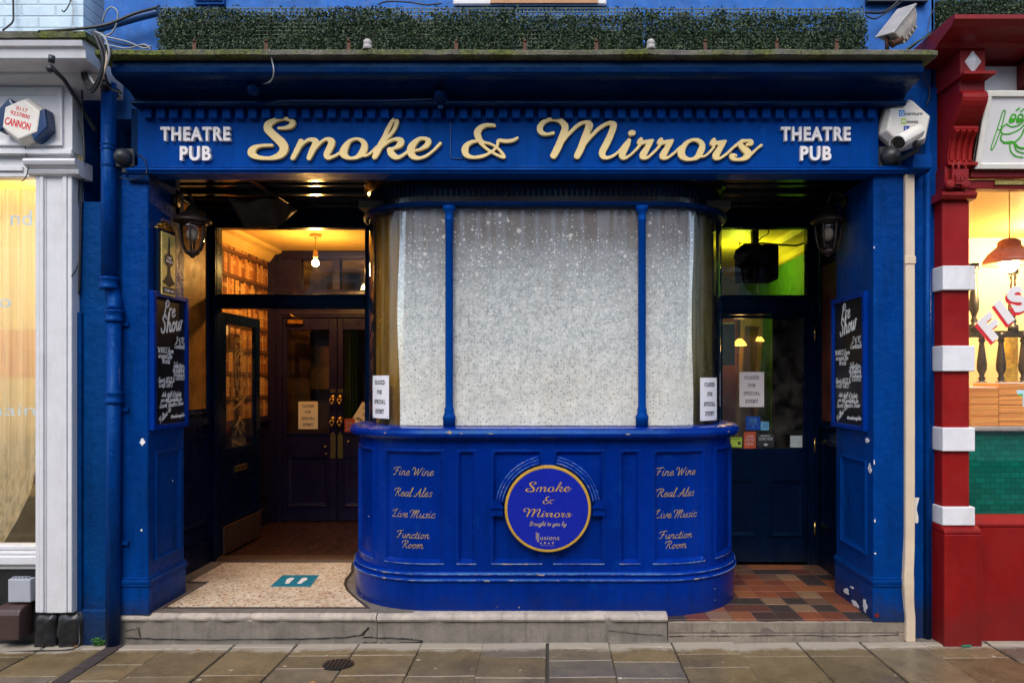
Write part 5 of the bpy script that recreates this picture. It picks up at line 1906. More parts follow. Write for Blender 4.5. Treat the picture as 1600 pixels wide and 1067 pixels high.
# ------------------------------------------------------------------ chalkboards (built facing -Y, then hung on the piers)
def chalkboard(wd, h, lab, dx):
    t = thing('chalkboard', lab, 'chalkboard', (0, 0, 0), 'chalkboards on the doorway piers')
    mb = MB()
    b, d = .034, .034
    hw, hh = wd / 2, h / 2
    mb.box(-hw, -hw + b, -d, 0, -hh, hh)
    mb.box(hw - b, hw, -d, 0, -hh, hh)
    mb.box(-hw + b, hw - b, -d, 0, hh - b, hh)
    mb.box(-hw + b, hw - b, -d, 0, -hh, -hh + b)
    mb.build('board_frame', M['frameblue'], t, bevel=.004, segs=2)
    mb = MB()
    mb.box(-hw + b, hw - b, -.018, -.002, -hh + b, hh - b)
    mb.build('board_panel', M['board'], t)
    iw = wd - 2 * b
    k = iw / .375
    st = []
    st += shift(hand_text('Pre', .056, .0056, .22, squeeze=.85), -.03 * k, h * .335)
    st += shift(hand_text('Show', .062, .0066, .25, rot=.16, squeeze=.92), -.0 * k, h * .225)
    def ln(txt, xh, u, fv, al='LEFT', rot=0.0, wt=.0019): st.extend(shift(hand_text(txt, xh * .86, wt, .18, al, rot, .85 * k), u * k, h * fv))
    ln('2-6.92', .026, .155, .145, 'RIGHT'); ln('Cocktails', .023, .17, .10, 'RIGHT')
    ln('WINES from', .023, -.17, .06); ln('around the', .023, -.165, .022); ln('World', .023, -.12, -.018)
    ln('Selection', .023, .155, -.045, 'RIGHT'); ln('of Bottled', .023, .16, -.078, 'RIGHT'); ln('BEERS &', .023, .165, -.11, 'RIGHT'); ln('CIDERS', .022, .165, -.14, 'RIGHT')
    ln('Guest ALES &', .021, -.165, -.155); ln('Craft TAPS', .022, -.16, -.192)
    ln('Ask staff if tickets', .020, 0, -.262, 'CENTER'); ln('are still available for', .019, 0, -.30, 'CENTER'); ln('Secret Theatre Show', .022, 0, -.338, 'CENTER', .04)
    ln('Follow Us', .024, -.14, -.455, 'LEFT', .55); ln('@smokemagicbar', .016, .17, -.42, 'RIGHT', .03)
    st = shift(st, dx, 0)
    v, f = sdf_mesh(st, .0016, .001)
    MB().add(v, f, lambda u, vv, w_: (u, -.0182 - w_, vv)).build('chalk_writing', M['chalk'], t)
    return t


cb = chalkboard(.45, .915, 'blue framed chalkboard on the pier below the gilt ale plaque', .022)
cb.location = (-2.62, .235, 1.685)
cb.rotation_euler = (0, 0, R(90))
cb = chalkboard(.55, .93, 'blue framed chalkboard on the pier beside the quarry tiled doorway', -.008)
cb.location = (2.104, .345, 1.68)
cb.rotation_euler = (0, 0, R(-90))

# gilt ale plaque above the first board
t = thing('ale_plaque', 'gilt edged black ale plaque above the chalkboard beside the lantern', 'plaque', (0, 0, 0))
mb = MB()
mb.box(-.115, .115, -.03, 0, -.24, .225)
mb.build('plaque_board', M['navy'], t, bevel=.006)
mb = MB()
v, f = sdf_mesh([smooth_stroke(s, 4) for s in ([(-.15, .225, .009), (-.09, .24, .012), (0, .235, .010), (.09, .24, .012), (.15, .225, .009)], [(-.10, .258, .007), (-.05, .27, .012), (0, .282, .013), (.05, .27, .012), (.10, .258, .007)], [(-.03, .25, .010), (.03, .25, .010)])], .003, .03, .006)
mb.add(v, f, lambda u, vv, w_: (u * .75, -.002 - w_, vv * .92 + .012))
mb.build('gilt_crest', M['brass'], t)
mb = MB()
mb.box(-.085, .085, -.042, -.031, -.22, .20)
mb.build('plaque_plate', plain('yellowed_plate', (.62, .46, .13), .35, var=.2), t, bevel=.003)
mb = MB()
v, f = sdf_mesh([[(0, .175, .006), (0, .04, .016)], [(0, -.02, .014), (0, -.08, .02), (0, -.11, .05)], [(-.06, -.13, .012), (.06, -.13, .012)]], .003, .002)
mb.add(v, f, lambda u, vv, w_: (u, -.0422 - w_, vv))
mb.prism([(.055 * math.cos(2 * PI * i / 20), .02 + .045 * math.sin(2 * PI * i / 20)) for i in range(20)], .0443, .0455, lambda u, v_, a: (u, -a, v_))
mb.box(-.075, .075, -.0445, -.0423, -.205, -.165)
mb.build('plaque_emblem', M['ink'], t)
mb = MB()
for txt, z, h, w_ in (('CASK', .026, .018, .06), ('MARQUE', .002, .018, .085), ('CASK ALE', -.197, .02, .12)):
    v, f = block_text(txt, h, .001, .02, w_)
    mb.add(v, f, lambda u, vv, ww: (u, -.0457 - ww, z + vv))
mb.build('plaque_lettering', M['cream_letter'], t)
t.location = (-2.62, .175, 2.345)
t.rotation_euler = (0, 0, R(90))

# ------------------------------------------------------------------ lanterns
def lantern(lab):
    t = thing('wall_lantern', lab, 'lantern', (0, 0, 0), 'lanterns in the doorways')
    mb = MB()
    mb.lathe([(.001, .34), (.012, .335), (.016, .31), (.03, .30), (.045, .27), (.06, .25), (.10, .22), (.128, .195), (.136, .185), (.136, .175), (.12, .168), (.001, .168)], (0, 0, 0), 24)
    mb.build('lantern_cap', M['lampmetal'], t)
    mb = MB()
    prof = [(.098, .166), (.094, .12), (.086, .04), (.07, -.02), (.05, -.05)]
    mb.lathe(prof, (0, 0, 0), 24)
    g = mb.build('lantern_glass', M['glass_lamp'], t)
    mb = MB()
    for k in range(6):
        a = 2 * PI * k / 6 + .3
        mb.tube([(r_ * 1.02 * math.cos(a), r_ * 1.02 * math.sin(a), z) for r_, z in prof], .009, 6)
    mb.lathe([(.104, .168), (.104, .156), (.098, .154)], (0, 0, 0), 24)
    mb.build('lantern_bars', M['lampmetal'], t)
    mb = MB()
    mb.lathe([(.055, -.046), (.056, -.06), (.04, -.075), (.02, -.085), (.014, -.10), (.001, -.104)], (0, 0, 0), 20)
    mb.build('lantern_base', M['lampmetal'], t)
    mb = MB()
    mb.ball((0, 0, .08), .045, 14, 1.25)
    mb.lathe([(.02, .13), (.02, .166)], (0, 0, 0), 10)
    mb.build('lamp_bulb', M['opal'], t)
    mb = MB()
    mb.tube([(0, .0, .33), (0, .02, .39), (0, .07, .41), (0, .115, .38), (0, .128, .33)], .013, 8)
    mb.lathe([(.001, .0), (.045, .0), (.05, .02), (.05, .03), (.001, .03)], (0, .141, .34), 16, 'y')
    mb.tube([(0, .125, .39), (0, .07, .335), (0, .03, .31)], .006, 6)
    mb.build('wall_bracket', M['lampmetal'], t)
    return t


ln_ = lantern('dark metal lantern beside the gilt ale plaque and above the ochre panel')
ln_.location = (-2.49, .315, 2.496)
ln_.scale = (.9, .9, .9)
ln_.rotation_euler = (0, 0, R(90))
dup(ln_, (1.975, .425, 2.521), R(-90), 'dark metal lantern on the pier beside the doorway with green light')

# ------------------------------------------------------------------ notices
def notice(lab, mat, fn, s=1.0):
    t = thing('paper_notice', lab, 'notice', fn(0, 0, 0), 'closed notices')
    mb = MB()
    mb.grid([-.105 + .21 * i / 8 for i in range(9)], [-.1485, .1485], lambda u, v_: fn(u * s, v_ * s, .001), True)
    o = mb.build('notice_sheet', mat, t)
    st = []
    for txt, z in (('CLOSED', .088), ('FOR', .022), ('SPECIAL', -.046), ('EVENT', -.113)): st += shift(slab_text(txt, .0255, .0021), 0, z)
    v, f = sdf_mesh(st, .0014, .0006)
    MB().add([(a * s, b * s, c) for a, b, c in v], f, lambda u, vv, w_: fn(u, vv, .0022 + w_)).build('notice_lettering', M['ink'], t)
    mb = MB()
    for cu, cv in ((-.093, .137), (.093, .137), (-.093, -.137), (.093, -.137)):
        mb.prism([(cu * s + .004 * math.cos(a), cv * s + .004 * math.sin(a)) for a in [2 * PI * i / 8 for i in range(8)]], .0016, .003, fn)
    mb.build('pin_head', M['greycable'], t)
    return t


def on_plane(cx_, cz_, y, rot=0.0):
    c, s_ = math.cos(rot), math.sin(rot)
    return lambda u, v_, w_: (cx_ + u * c - v_ * s_, y - w_, cz_ + u * s_ + v_ * c)


def on_bay(th, g, z, off):
    s0 = bay_s(th, g)
    return lambda u, v_, w_: (*bay(s0 + u * R0 / (R0 + GO), off + w_)[:2], z + v_)


notice('white printed notice on the curved bay glass next to the glazed double doors', M['paper'], on_bay(R(45), -1, 1.44, GO + .004))
notice('white printed notice on the curved bay glass next to the quarry tiled doorway', M['paper'], on_bay(R(45), 1, 1.425, GO + .004))
notice('white printed notice on the glazed bar door above the blue sticker', plain('lilac_grey_paper', (.72, .68, .70), .7, var=.03, bump=0), on_plane(rx(1176.5), rz(608.5), RY + .038))
notice('cream printed notice hung straight on the double door glass', M['paperwarm'], on_plane(bx(479.5), bz(649), LY + .038))
notice('cream printed notice hanging askew on the double door glass', M['paperwarm'], on_plane(bx(567), bz(654), LY + .038, R(-31)))

def sticker(lab, mat, px0, px1, py0, py1, fx, fz, y, texts=(), tmat=None, extra=()):
    x0, x1, z0, z1 = fx(px0), fx(px1), fz(py1), fz(py0)
    t = thing('window_sticker', lab, 'sticker', ((x0 + x1) / 2, y, z0))
    MB().box(x0, x1, y - .0015, y, z0, z1).build('sticker_sheet', mat, t)
    if texts or extra:
        mb = MB()
        for txt, fv, fh, fw in texts:
            v, f = block_text(txt, (z1 - z0) * fh, .0006, .01, (x1 - x0) * fw)
            mb.add(v, f, lambda u, vv, w_: ((x0 + x1) / 2 + u, y - .002 - w_, z0 + (z1 - z0) * fv + vv))
        if extra:
            v, f = sdf_mesh([[((p[0] - .5) * (x1 - x0), (p[1] - .5) * (z1 - z0), p[2] * (x1 - x0)) for p in s] for s in extra], .001, .0006)
            mb.add(v, f, lambda u, vv, w_: ((x0 + x1) / 2 + u, y - .002 - w_, (z0 + z1) / 2 + vv))
        mb.build('sticker_print', tmat or M['stickergrey'], t)
    return t


yy = RY + .037
arc = lambda r, a0, a1: [(.5 + r * math.cos(R(a0 + (a1 - a0) * i / 8)), .68 + r * math.sin(R(a0 + (a1 - a0) * i / 8)), .025) for i in range(9)]
sticker('square blue sticker with a ringed emblem below the white notice', M['stickerblue'], 1167, 1190, 650.5, 672, rx, rz, yy, (), M['stickerpale'], [arc(.10, 0, 360), arc(.22, -50, 50), arc(.22, 130, 230), [(.15, .42, .012), (.85, .42, .012)], [(.5, .22, .04), (.5, .28, .04)]])
sticker('small pale edged blue sticker beside the larger blue one', M['stickerpale'], 1190.5, 1203.5, 659, 672.5, rx, rz, yy, (), M['stickerblue'], [[(.3, .4, .05), (.8, .4, .05)], [(.3, .65, .05), (.8, .65, .05)]])
sticker('orange red sticker with four lines of capitals on the bar door', M['stickerred'], 1164, 1183, 675, 701, rx, rz, yy, (('LONG', .66, .15, .6), ('LIVE THE', .44, .15, .75), ('LOCAL', .2, .15, .7)))
sticker('lime green oblong sticker low on the bar door glass', M['stickergreen'], 1137, 1161, 683.5, 699, rx, rz, yy, (), M['lampblack'], [[(.08, .85, .02), (.9, .85, .02)], [(.82, .4, .10), (.83, .4, .10)]])
sticker('plain pale grey square sticker at the hinge side of the bar door', M['stickergrey'], 1237, 1256, 681, 699.5, rx, rz, yy)
sticker('black sticker with pale capitals low on the bar door', M['lampblack'], 1185, 1212, 679, 699, rx, rz, yy, (('LOVE HUB', .55, .24, .8),), M['stickergrey'], [[(.45, .2, .06), (.55, .2, .06)], [(.2, .9, .02), (.75, .9, .02)]])
sticker('orange red sticker beside the cream notice hanging askew', M['stickerred'], 537, 553, 654, 676, bx, bz, LY + .034, (('LONG', .64, .16, .6), ('LIVE THE', .42, .15, .75), ('LOCAL', .2, .15, .7)))

# ------------------------------------------------------------------ bar room contents
t = thing('hanging_speaker', 'black box speaker hanging from the bar ceiling in green light', 'speaker', W(1189, 408, 1.95))
x0, x1, z0, z1 = X_(1160, 1.9), X_(1218, 1.9), Z_(437, 1.9), Z_(381, 1.9)
mb = MB()
mb.box(x0, x1, 1.9, 2.2, z0, z1)
mb.build('speaker_box', plain('matt_black_cabinet', (.003, .003, .003), .95, bump=0, spec=0.0), t, bevel=.03, segs=3)
mb = MB()
mb.box(x0 + .12, x0 + .18, 2.0, 2.06, z1 - .01, 2.95)
mb.build('ceiling_bracket', M['black'], t)
mb = MB()
c = [W(p[0], p[1], 1.85) for p in ((1147, 405), (1150, 392), (1163, 382), (1190, 380), (1225, 383), (1245, 384), (1262, 378))]
mb.tube(c, .009, 6)
tag(mb.build('speaker_cable', M['cable']), 'black cable looping over the hanging speaker in the transom', 'cable')
c = [W(p[0], p[1], 2.0) for p in ((1182, 380), (1190, 371), (1200, 366), (1203, 352))]
mb = MB()
mb.tube(c, .005, 6)
tag(mb.build('speaker_cable', M['cable']), 'thin black flex rising from the hanging speaker to the ceiling', 'cable')
t = thing('gilded_screen_door', 'gilded panelled door standing ajar inside the bar', 'door', W(1195, 620, 3.0))
mb = MB()
def lean(u, v_, w_): return (1.98 + u * .75 + .05 * (v_ - 1.6), 2.9 + u * .6 - w_, v_)
for (u0, u1, v0, v1) in ((0, .07, .05, 2.25), (.33, .40, .05, 2.25), (.07, .33, 2.13, 2.25), (.07, .33, 1.5, 1.6), (.07, .33, .05, .3)):
    mb.box(u0, u1, v0, v1, 0, .05, lambda a, b, c: lean(a, b, c))
mb.build('door_rails', plain('warm_varnished_wood', (.35, .19, .05), .35, var=.3, stretch=(1, 1, .2)), t)
mb = MB()
mb.box(.07, .33, .05, 2.2, .015, .03, lambda a, b, c: lean(a, b, c))
mb.build('door_panels', plain('dark_varnished_wood', (.16, .075, .02), .35, var=.3, stretch=(1, 1, .2)), t)
for (px, py, yy_, lab) in ((1156, 536, 2.6, 'glowing yellow bar lamp shade hanging by the grey panel'), (1184, 530, 3.1, 'glowing yellow bar lamp shade hanging near the gilded door')):
    p = W(px, py, yy_)
    t = thing('shaded_lamp', lab, 'lamp', p, 'bar lamps')
    mb = MB()
    mb.lathe([(.07, -.025), (.06, .0), (.035, .03), (.015, .045)], p, 18)
    mb.build('lamp_shade', emit('lit_amber_shade', (1, .55, .08), 1.1), t)
    mb = MB()
    mb.tube([(p[0], p[1], p[2] + .04), (p[0], p[1], 2.95)], .005, 6)
    mb.build('lamp_flex', M['cable'], t)
    lamp('bar_lamp_light', (p[0], p[1], p[2] - .06), 1.3, (1, .58, .18), .04)
o = tag(MB().box(1.60, 1.80, 2.3, 2.34, 1.70, 2.11).build('menu_panel', M['stickergrey'], bevel=.004), 'pale grey panel standing inside the bar behind the door glass', 'panel')
o = tag(MB().box(1.70, 1.98, 2.9, 2.93, 1.0, 2.25).build('wall_hanging', plain('dark_red_hanging', (.07, .007, .006), .7)), 'dark red hanging on the bar wall behind the door glass', 'hanging')
t = thing('bar_stool', 'dark stool standing inside the bar behind the door glass', 'stool', (1.75, 2.5, 0))
mb = MB()
mb.lathe([(.001, .78), (.16, .78), (.175, .76), (.17, .72), (.001, .72)], (1.75, 2.5, 0), 20)
mb.build('seat', M['panelrust'], t)
for a in range(4):
    mb = MB()
    mb.tube([(1.75 + .1 * math.cos(a * PI / 2), 2.5 + .1 * math.sin(a * PI / 2), .72), (1.75 + .19 * math.cos(a * PI / 2), 2.5 + .19 * math.sin(a * PI / 2), .01)], .016, 8)
    mb.build('leg', M['wood'], t)
tag(MB().box(1.99, 2.455, 1.72, 1.76, .012, 2.16).build('added_dark_sheet', plain('light_blocking_black', (.006, .006, .006), .9, var=0, bump=0, spec=0.1), bevel=.005), 'added black sheet blocking light just inside the bar door glass', 'screen')  # sheet added to keep the lower bar room dark behind the glass
t = thing('panelled_counter', 'dark wooden counter inside the bar, lit amber from above', 'counter', (1.9, 3.6, 0))
mb = MB()
mb.box(1.5, 2.4, 3.5, 3.95, 0.01, 1.05)
mb.build('counter_body', M['wood'], t)
mb = MB()
mb.box(1.47, 2.43, 3.45, 4.0, 1.05, 1.10)
mb.build('counter_top', M['kick'], t, bevel=.01)

# ------------------------------------------------------------------ hedge along the cornice
def hedge(x0, x1, y, z0, z1, lab, seed, thin=.10):
    t = thing('artificial_hedge', lab, 'hedge', ((x0 + x1) / 2, y, z0), 'artificial hedges over the shopfronts')
    q = random.Random(seed)
    mb = MB()
    dep = .07
    n = int((x1 - x0) * 11500)
    for i in range(n):
        x = q.uniform(x0 - .01, x1 + .01)
        z = z0 + (z1 - z0) * q.random()
        hgt = z1 - thin * (.55 + .9 * mnoise.noise(Vector((x * 2.1, seed, 0))) + .5 * mnoise.noise(Vector((x * 9, seed, 4))))
        if z > hgt and q.random() < .90: continue
        if q.random() < .004: z += q.uniform(.0, .05)
        if mnoise.noise(Vector((x * 3.1, z * 6, seed + 20))) > .33 and q.random() < .6: continue
        yy = y + q.uniform(-.012, dep) + .02 * mnoise.noise(Vector((x * 7, z * 9, 1)))
        a, b, c = q.uniform(0, 2 * PI), q.uniform(-.9, .9), q.uniform(-1.0, .5)
        L, wd = q.uniform(.006, .0105), q.uniform(.0042, .0068)
        u = Vector((math.cos(a), 0, math.sin(a)))
        nn = Vector((b * .8, -1, c)).normalized()
        u = (u - nn * u.dot(nn)).normalized()
        v_ = nn.cross(u)
        p = Vector((x, yy, z))
        mb.add([p - u * L, p - v_ * wd + nn * .002, p + u * L, p + v_ * wd + nn * .002], [(0, 1, 2, 3)])
    mb.build('leaves', M['leaf'], t, fix=False)
    mb = MB()
    mb.box(x0, x1, y + dep + .012, y + dep + .02, z0, z1 - thin * 1.15)
    mb.build('hedge_backing', M['hedgeback'], t)
    mb = MB()
    k = int((x1 - x0) / .0235)
    for i in range(k + 1):
        x = x0 + (x1 - x0) * i / k
        w_ = .0026
        mb.box(x - w_, x + w_, y + .030, y + .034, z0 + .01, z1 - q.uniform(0, .004))
    for j in range(int((z1 - z0) / .0235)):
        z = z1 - .0235 * j - .003
        mb.box(x0, x1, y + .026, y + .0295, z - .0026, z + .0026)
    mb.build('plastic_lattice', M['lattice'], t)
    return t


HY = -.23
hedge(X_(247, HY), X_(802, HY), HY, 3.553, Z_(9, HY), 'long clipped artificial hedge over the cornice above the word beginning with S', 3, .05)
hedge(X_(806, HY), X_(1004, HY), HY, 3.553, Z_(9, HY), 'short run of artificial hedge with bare green lattice along its top', 4, .095)
hedge(X_(1011, HY), X_(1353, HY), HY, 3.553, Z_(10, HY), 'artificial hedge over the cornice ending beside the white floodlight', 5, .10)
hedge(X_(1472, -.2), X_(1475, -.2) + 1.6, -.2, 3.72, 4.05, 'artificial hedge above the red shop cornice', 6, .08)
br = thing('hedge_bracket', 'rusty iron strap holding the hedge foot above the downpipe', 'bracket', (0, 0, 0), 'rusty straps along the hedge')
mb = MB()
mb.box(-.012, .012, -.006, 0, 0, .075)
mb.box(-.012, .012, -.04, -.0061, 0, .006)
mb.tube([(0, -.004, .075), (0, -.004, .092)], [.012, .004], 8)
mb.build('strap', M['iron'], br, bevel=.002)
xs = (304, 416, 545, 713, 820, 932, 1102, 1214, 1307)
labs = ('above the first white THEATRE', 'above the capital S of the gold script', 'above the m and o of the gold script', 'above the ampersand, before it', 'above the ampersand, just after it', 'above the capital M of the gold script', 'above the middle of the last gold word', 'just before the last white THEATRE', 'nearest the white floodlight')
for i, px in enumerate(xs):
    p = (X_(px, -.29), -.29, 3.543)
    if i == 0: br.location = p
    else: o = dup(br, p, rnd.uniform(-.15, .15))
for o, lb in zip([br] + [x for x in bpy.data.objects if x.name.startswith('hedge_bracket.')], labs): o['label'] = 'rusty iron strap at the hedge foot ' + lb

# ------------------------------------------------------------------ alarm boxes, lamps and camera
def hexagon(r, a0=0.0): return [(r * math.cos(a0 + PI / 3 * i), r * math.sin(a0 + PI / 3 * i)) for i in range(6)]


def alarm(name, lab, c, r, rot, dep, body, face):
    t = thing(name, lab, 'alarm box', c)
    mb = MB()
    outer = hexagon(r, rot)
    inner = hexagon(r * .84, rot)
    fn = lambda u, v_, w_: (c[0] + u, c[1] - w_, c[2] + v_)
    rings = [[fn(p[0], p[1], 0) for p in outer], [fn(p[0], p[1], dep * .55) for p in outer], [fn(p[0], p[1], dep) for p in inner]]
    mb.loft(rings, True, False)
    mb.build('alarm_case', body, t, bevel=.008, segs=2)
    return t, fn


t, fn = alarm('alarm_box', 'white hexagonal alarm box behind the security camera', (X_(1419, -.08), .018, Z_(193, -.08)), .172, R(18), .10, M['whitebox'], None)
mb = MB()
for x0, y0, sz, mt in ((-.047, .052, .034, 'q'),):
    pass
pts = ((-.042, .063, 'Q', 'stickerpale', 'uantum', .112), (-.030, .012, 'W', 'stickergreen', 'essex', .075), (-.012, -.036, 'L', 'stickerblue', 'td', .03))
for (u, v_, ch, mt, rest, wid) in pts:
    mbs = MB()
    mbs.prism([(u - .018, v_ - .019), (u + .018, v_ - .019), (u + .018, v_ + .019), (u - .018, v_ + .019)], .1002, .1012, fn)
    mbs.build('coloured_square', M[mt] if mt != 'stickerpale' else plain('sky_blue_print', (.01, .22, .56), .5, bump=0), t)
    a, f = block_text(ch, .024, .0008, .01)
    mb2 = MB().add(a, f, lambda p, q, w_: fn(u + p, v_ - .012 + q, .1013 + w_))
    mb2.build('initial_letter', M['cream_letter'], t)
    a, f = block_text(rest, .024, .0008, .012, wid, 1.0, 'LEFT')
    mb.add(a, f, lambda p, q, w_: fn(u + .020 + p, v_ - .012 + q, .1003 + w_))
mb.build('firm_lettering', M['ink'], t)

t, fn = alarm('alarm_box', 'white and navy alarm box with red numbers on the white shop fascia', (X_(33, -.14), -.052, Z_(187, -.14)), .150, R(22), .09, M['whitebox'], None)
mb = MB()
for sgn in (-1, 1):
    a0 = R(-18) + (0 if sgn > 0 else PI)
    mb.prism([(.075 * math.cos(a0 - .75), .075 * math.sin(a0 - .75) + .01), (.16 * math.cos(a0 - .75), .16 * math.sin(a0 - .75)), (.17 * math.cos(a0), .17 * math.sin(a0)), (.165 * math.cos(a0 + .8), .165 * math.sin(a0 + .8)), (.10 * math.cos(a0 + .8), .10 * math.sin(a0 + .8)), (.105 * math.cos(a0), .105 * math.sin(a0))], .0, .086, fn)
mb.build('navy_side', plain('navy_gloss_plastic', (.006, .03, .10), .2, bump=0), t, bevel=.01, segs=2)
mb = MB()
rt = R(-15)
for txt, u, v_, h, wid, bold in (('0117', -.01, .053, .026, .072, .01), ('9237800', -.012, .018, .026, .125, .01), ('CANNON', -.012, -.052, .050, .165, .025)):
    a, f = block_text(txt, h, .0008, bold, wid)
    mb.add(a, f, lambda p, q, w_: fn(u + p * math.cos(rt) - (q + v_) * math.sin(rt), p * math.sin(rt) + (q + v_) * math.cos(rt), .0905 + w_))
mb.build('red_lettering', M['redink'], t)

# security camera
t = thing('security_camera', 'stained white tube security camera in front of the hexagonal alarm box', 'camera', W(1420, 250, -.1))
ca, cb_ = Vector(W(1405, 223, -.34)), Vector(W(1434, 207, -.15))
dr = (cb_ - ca).normalized()
mb = MB()
mb.tube([ca, cb_], .040, 18)
mb.build('camera_body', M['whitebox'], t, bevel=.004)
up_ = Vector((0, 0, 1)); sd_ = dr.cross(up_).normalized(); up2 = sd_.cross(dr)
mb = MB()
half = [(math.cos(a), math.sin(a)) for a in [PI * i / 12 for i in range(13)]]
r_a = [[tuple(p + sd_ * c_ * k + up2 * s_ * k) for c_, s_ in half] + [tuple(p + sd_ * c_ * (k - .004) + up2 * s_ * (k - .004)) for c_, s_ in half[::-1]] for p, k in ((ca - dr * .03, .047), (cb_ + dr * .0, .047))]
mb.loft(r_a, True, False)
mb.build('sun_shield', M['whitebox'], t)
mb = MB()
mb.tube([ca - dr * .004, ca - dr * .002], .036, 16)
mb.build('lens_glass', plain('black_lens', (.01, .01, .012), .08, bump=0), t)
mb = MB()
mb.tube([cb_ - dr * .05 - up2 * .05, cb_ - dr * .05 - up2 * .10, W(1405, 252, -.05), W(1402, 256, .01)], .014, 8)
mb.ball(tuple(cb_ - dr * .05 - up2 * .065), .026, 10)
mb.build('bracket_arm', M['lampblack'], t)


def bulkhead(lab, p, mat, r=.055, plate=True):
    t = thing('bulkhead_lamp', lab, 'lamp', p, 'small lamps fixed along the fascia')
    mb = MB()
    if plate: mb.box(p[0] - r * 1.05, p[0] + r * 1.05, p[1] - .02, p[1], p[2] - r * 1.05, p[2] + r * 1.05)
    mb.box(p[0] - .02, p[0] + .02, p[1] - .02, p[1], p[2] - r * 1.7, p[2] - r * 1.06)
    mb.build('back_plate', mat, t, bevel=.006)
    mb = MB()
    mb.lathe([(r * .95, .02), (r * .95, .035), (r * .85, .055), (r * .6, .075), (r * .3, .086), (.001, .09)], p, 20, 'y')
    mb.build('dome', mat, t)
    return t


bulkhead('weathered grey domed lamp at the fascia end beside the downpipe', W(197, 248, -.02), M['lampblack'], .058)
bulkhead('blue painted domed lamp above the middle of the gold sign', W(689, 153, -.125), M['blue_deep'], .046)
bulkhead('black domed lamp on the fascia end below the security camera', W(1388, 247, .018), M['lampblack'], .068)
t = thing('bracket_lamp', 'blue painted lamp on the dark cornice cove above the capital S', 'lamp', W(397, 130, -.2))
p = W(397, 131, -.2)
mb = MB()
mb.box(p[0] - .05, p[0] + .05, p[1] - .06, p[1] + .10, p[2] + .012, p[2] + .022)
mb.box(p[0] - .045, p[0] - .02, p[1] - .065, p[1] - .0601, p[2] - .0, p[2] + .02)
mb.box(p[0] + .01, p[0] + .04, p[1] - .065, p[1] - .0601, p[2] + .005, p[2] + .02)
mb.build('lamp_plate', M['blue'], t)
mb = MB()
mb.lathe([(.04, -.01), (.045, -.04), (.035, -.075), (.001, -.085)], (p[0], p[1] + .0, p[2] + .01), 14)
mb.build('lamp_head', M['blue_deep'], t)

# floodlight
t = thing('floodlight', 'old white floodlight tilted on a rusty stem above the cornice end', 'floodlight', W(1388, 72, -.2))
c = Vector(W(1404, 40, -.2))
ax = Vector((.62, 0, .78)).normalized()      # the long side of the glass runs up to the side
nz = Vector((-.60, -.35, .62)).normalized()
nz = (nz - ax * nz.dot(ax)).normalized()
bx_ = ax.cross(nz)
def fl(u, v_, w_): return tuple(c + ax * u + bx_ * v_ + nz * w_)
mb = MB()
rings = []
for w_, ku, kv in ((.028, .105, .07), (.018, .105, .07), (-.03, .09, .06), (-.075, .06, .045), (-.105, .04, .03)):
    rings.append([fl(su * ku, sv * kv, w_) for su, sv in ((-1, -1), (1, -1), (1, 1), (-1, 1))])
mb.loft(rings, True, False)
mb.build('lamp_housing', plain('dirty_white_casting', (.50, .45, .38), .7, var=.35, ns=12, grime=.5), t, bevel=.008, segs=2)
mb = MB()
for k in range(5): mb.box(-.075 + .03 * k, -.065 + .03 * k, -.05, .05, -.085, -.03, fl)
mb.build('cooling_fin', plain('dirty_white_fins', (.45, .40, .33), .7, grime=.5), t)
mb = MB()
mb.box(-.115, .115, -.078, .078, .028, .04, fl)
mb.build('visor_rim', M['lead'], t, bevel=.003)
mb = MB()
b0 = W(1386, 78, -.2)
mb.tube([b0, (b0[0], b0[1], b0[2] + .085)], .013, 8)
mb.tube([W(1393, 70, -.22), W(1408, 60, -.22)], .024, 10)
mb.build('rusty_stem', M['iron'], t)

# ------------------------------------------------------------------ pipes
dpx, dpy = X_(170, -.04), -.04
t = thing('downpipe', 'blue painted cast iron downpipe with collars beside the white shop', 'drainpipe', (dpx, dpy, zp(-2.8)))
x2 = X_(178.5, -.04)
mb = MB()
mb.tube([(dpx, dpy, 3.47), (dpx, dpy, 2.20)], .0445, 18)
def bend(n=10): return [(dpx + (x2 - dpx) * (.5 - .5 * math.cos(PI * i / n)), dpy + .025 * math.sin(PI * i / n), 2.205 - .20 * i / n) for i in range(n + 1)]
mb.tube(bend(), .043, 18)
mb.tube([(x2, dpy, 2.01), (x2 - .008, dpy, zp(x2) + .005)], .0425, 18)
mb.build('pipe', M['blue_worn'], t)
for xx, za, zb2, rr in ((dpx, Z_(452, -.04), Z_(433, -.04), .056), (x2, Z_(503, -.04), Z_(484, -.04), .056), (x2, Z_(631, -.04), Z_(611, -.04), .053), (dpx, Z_(236, -.04), Z_(226, -.04), .050), (dpx, Z_(262, -.04), Z_(259, -.04), .048)):
    h = zb2 - za
    mb = MB()
    mb.lathe([(.043, za), (rr - .004, za), (rr, za + h * .12), (rr, za + h * .25), (rr - .006, za + h * .35), (rr - .006, za + h * .7), (rr, za + h * .8), (rr, za + h * .95), (rr - .005, zb2), (.043, zb2)], (xx, dpy, 0), 20)
    mb.build('pipe_collar', M['blue_worn'], t)
mb = MB()
for z in (Z_(506, -.04), Z_(640, -.04), .5): MB().box(x2 - .075, x2 + .075, dpy + .02, dpy + .055, z - .012, z + .012).build('pipe_lug', M['blue_worn'], t)

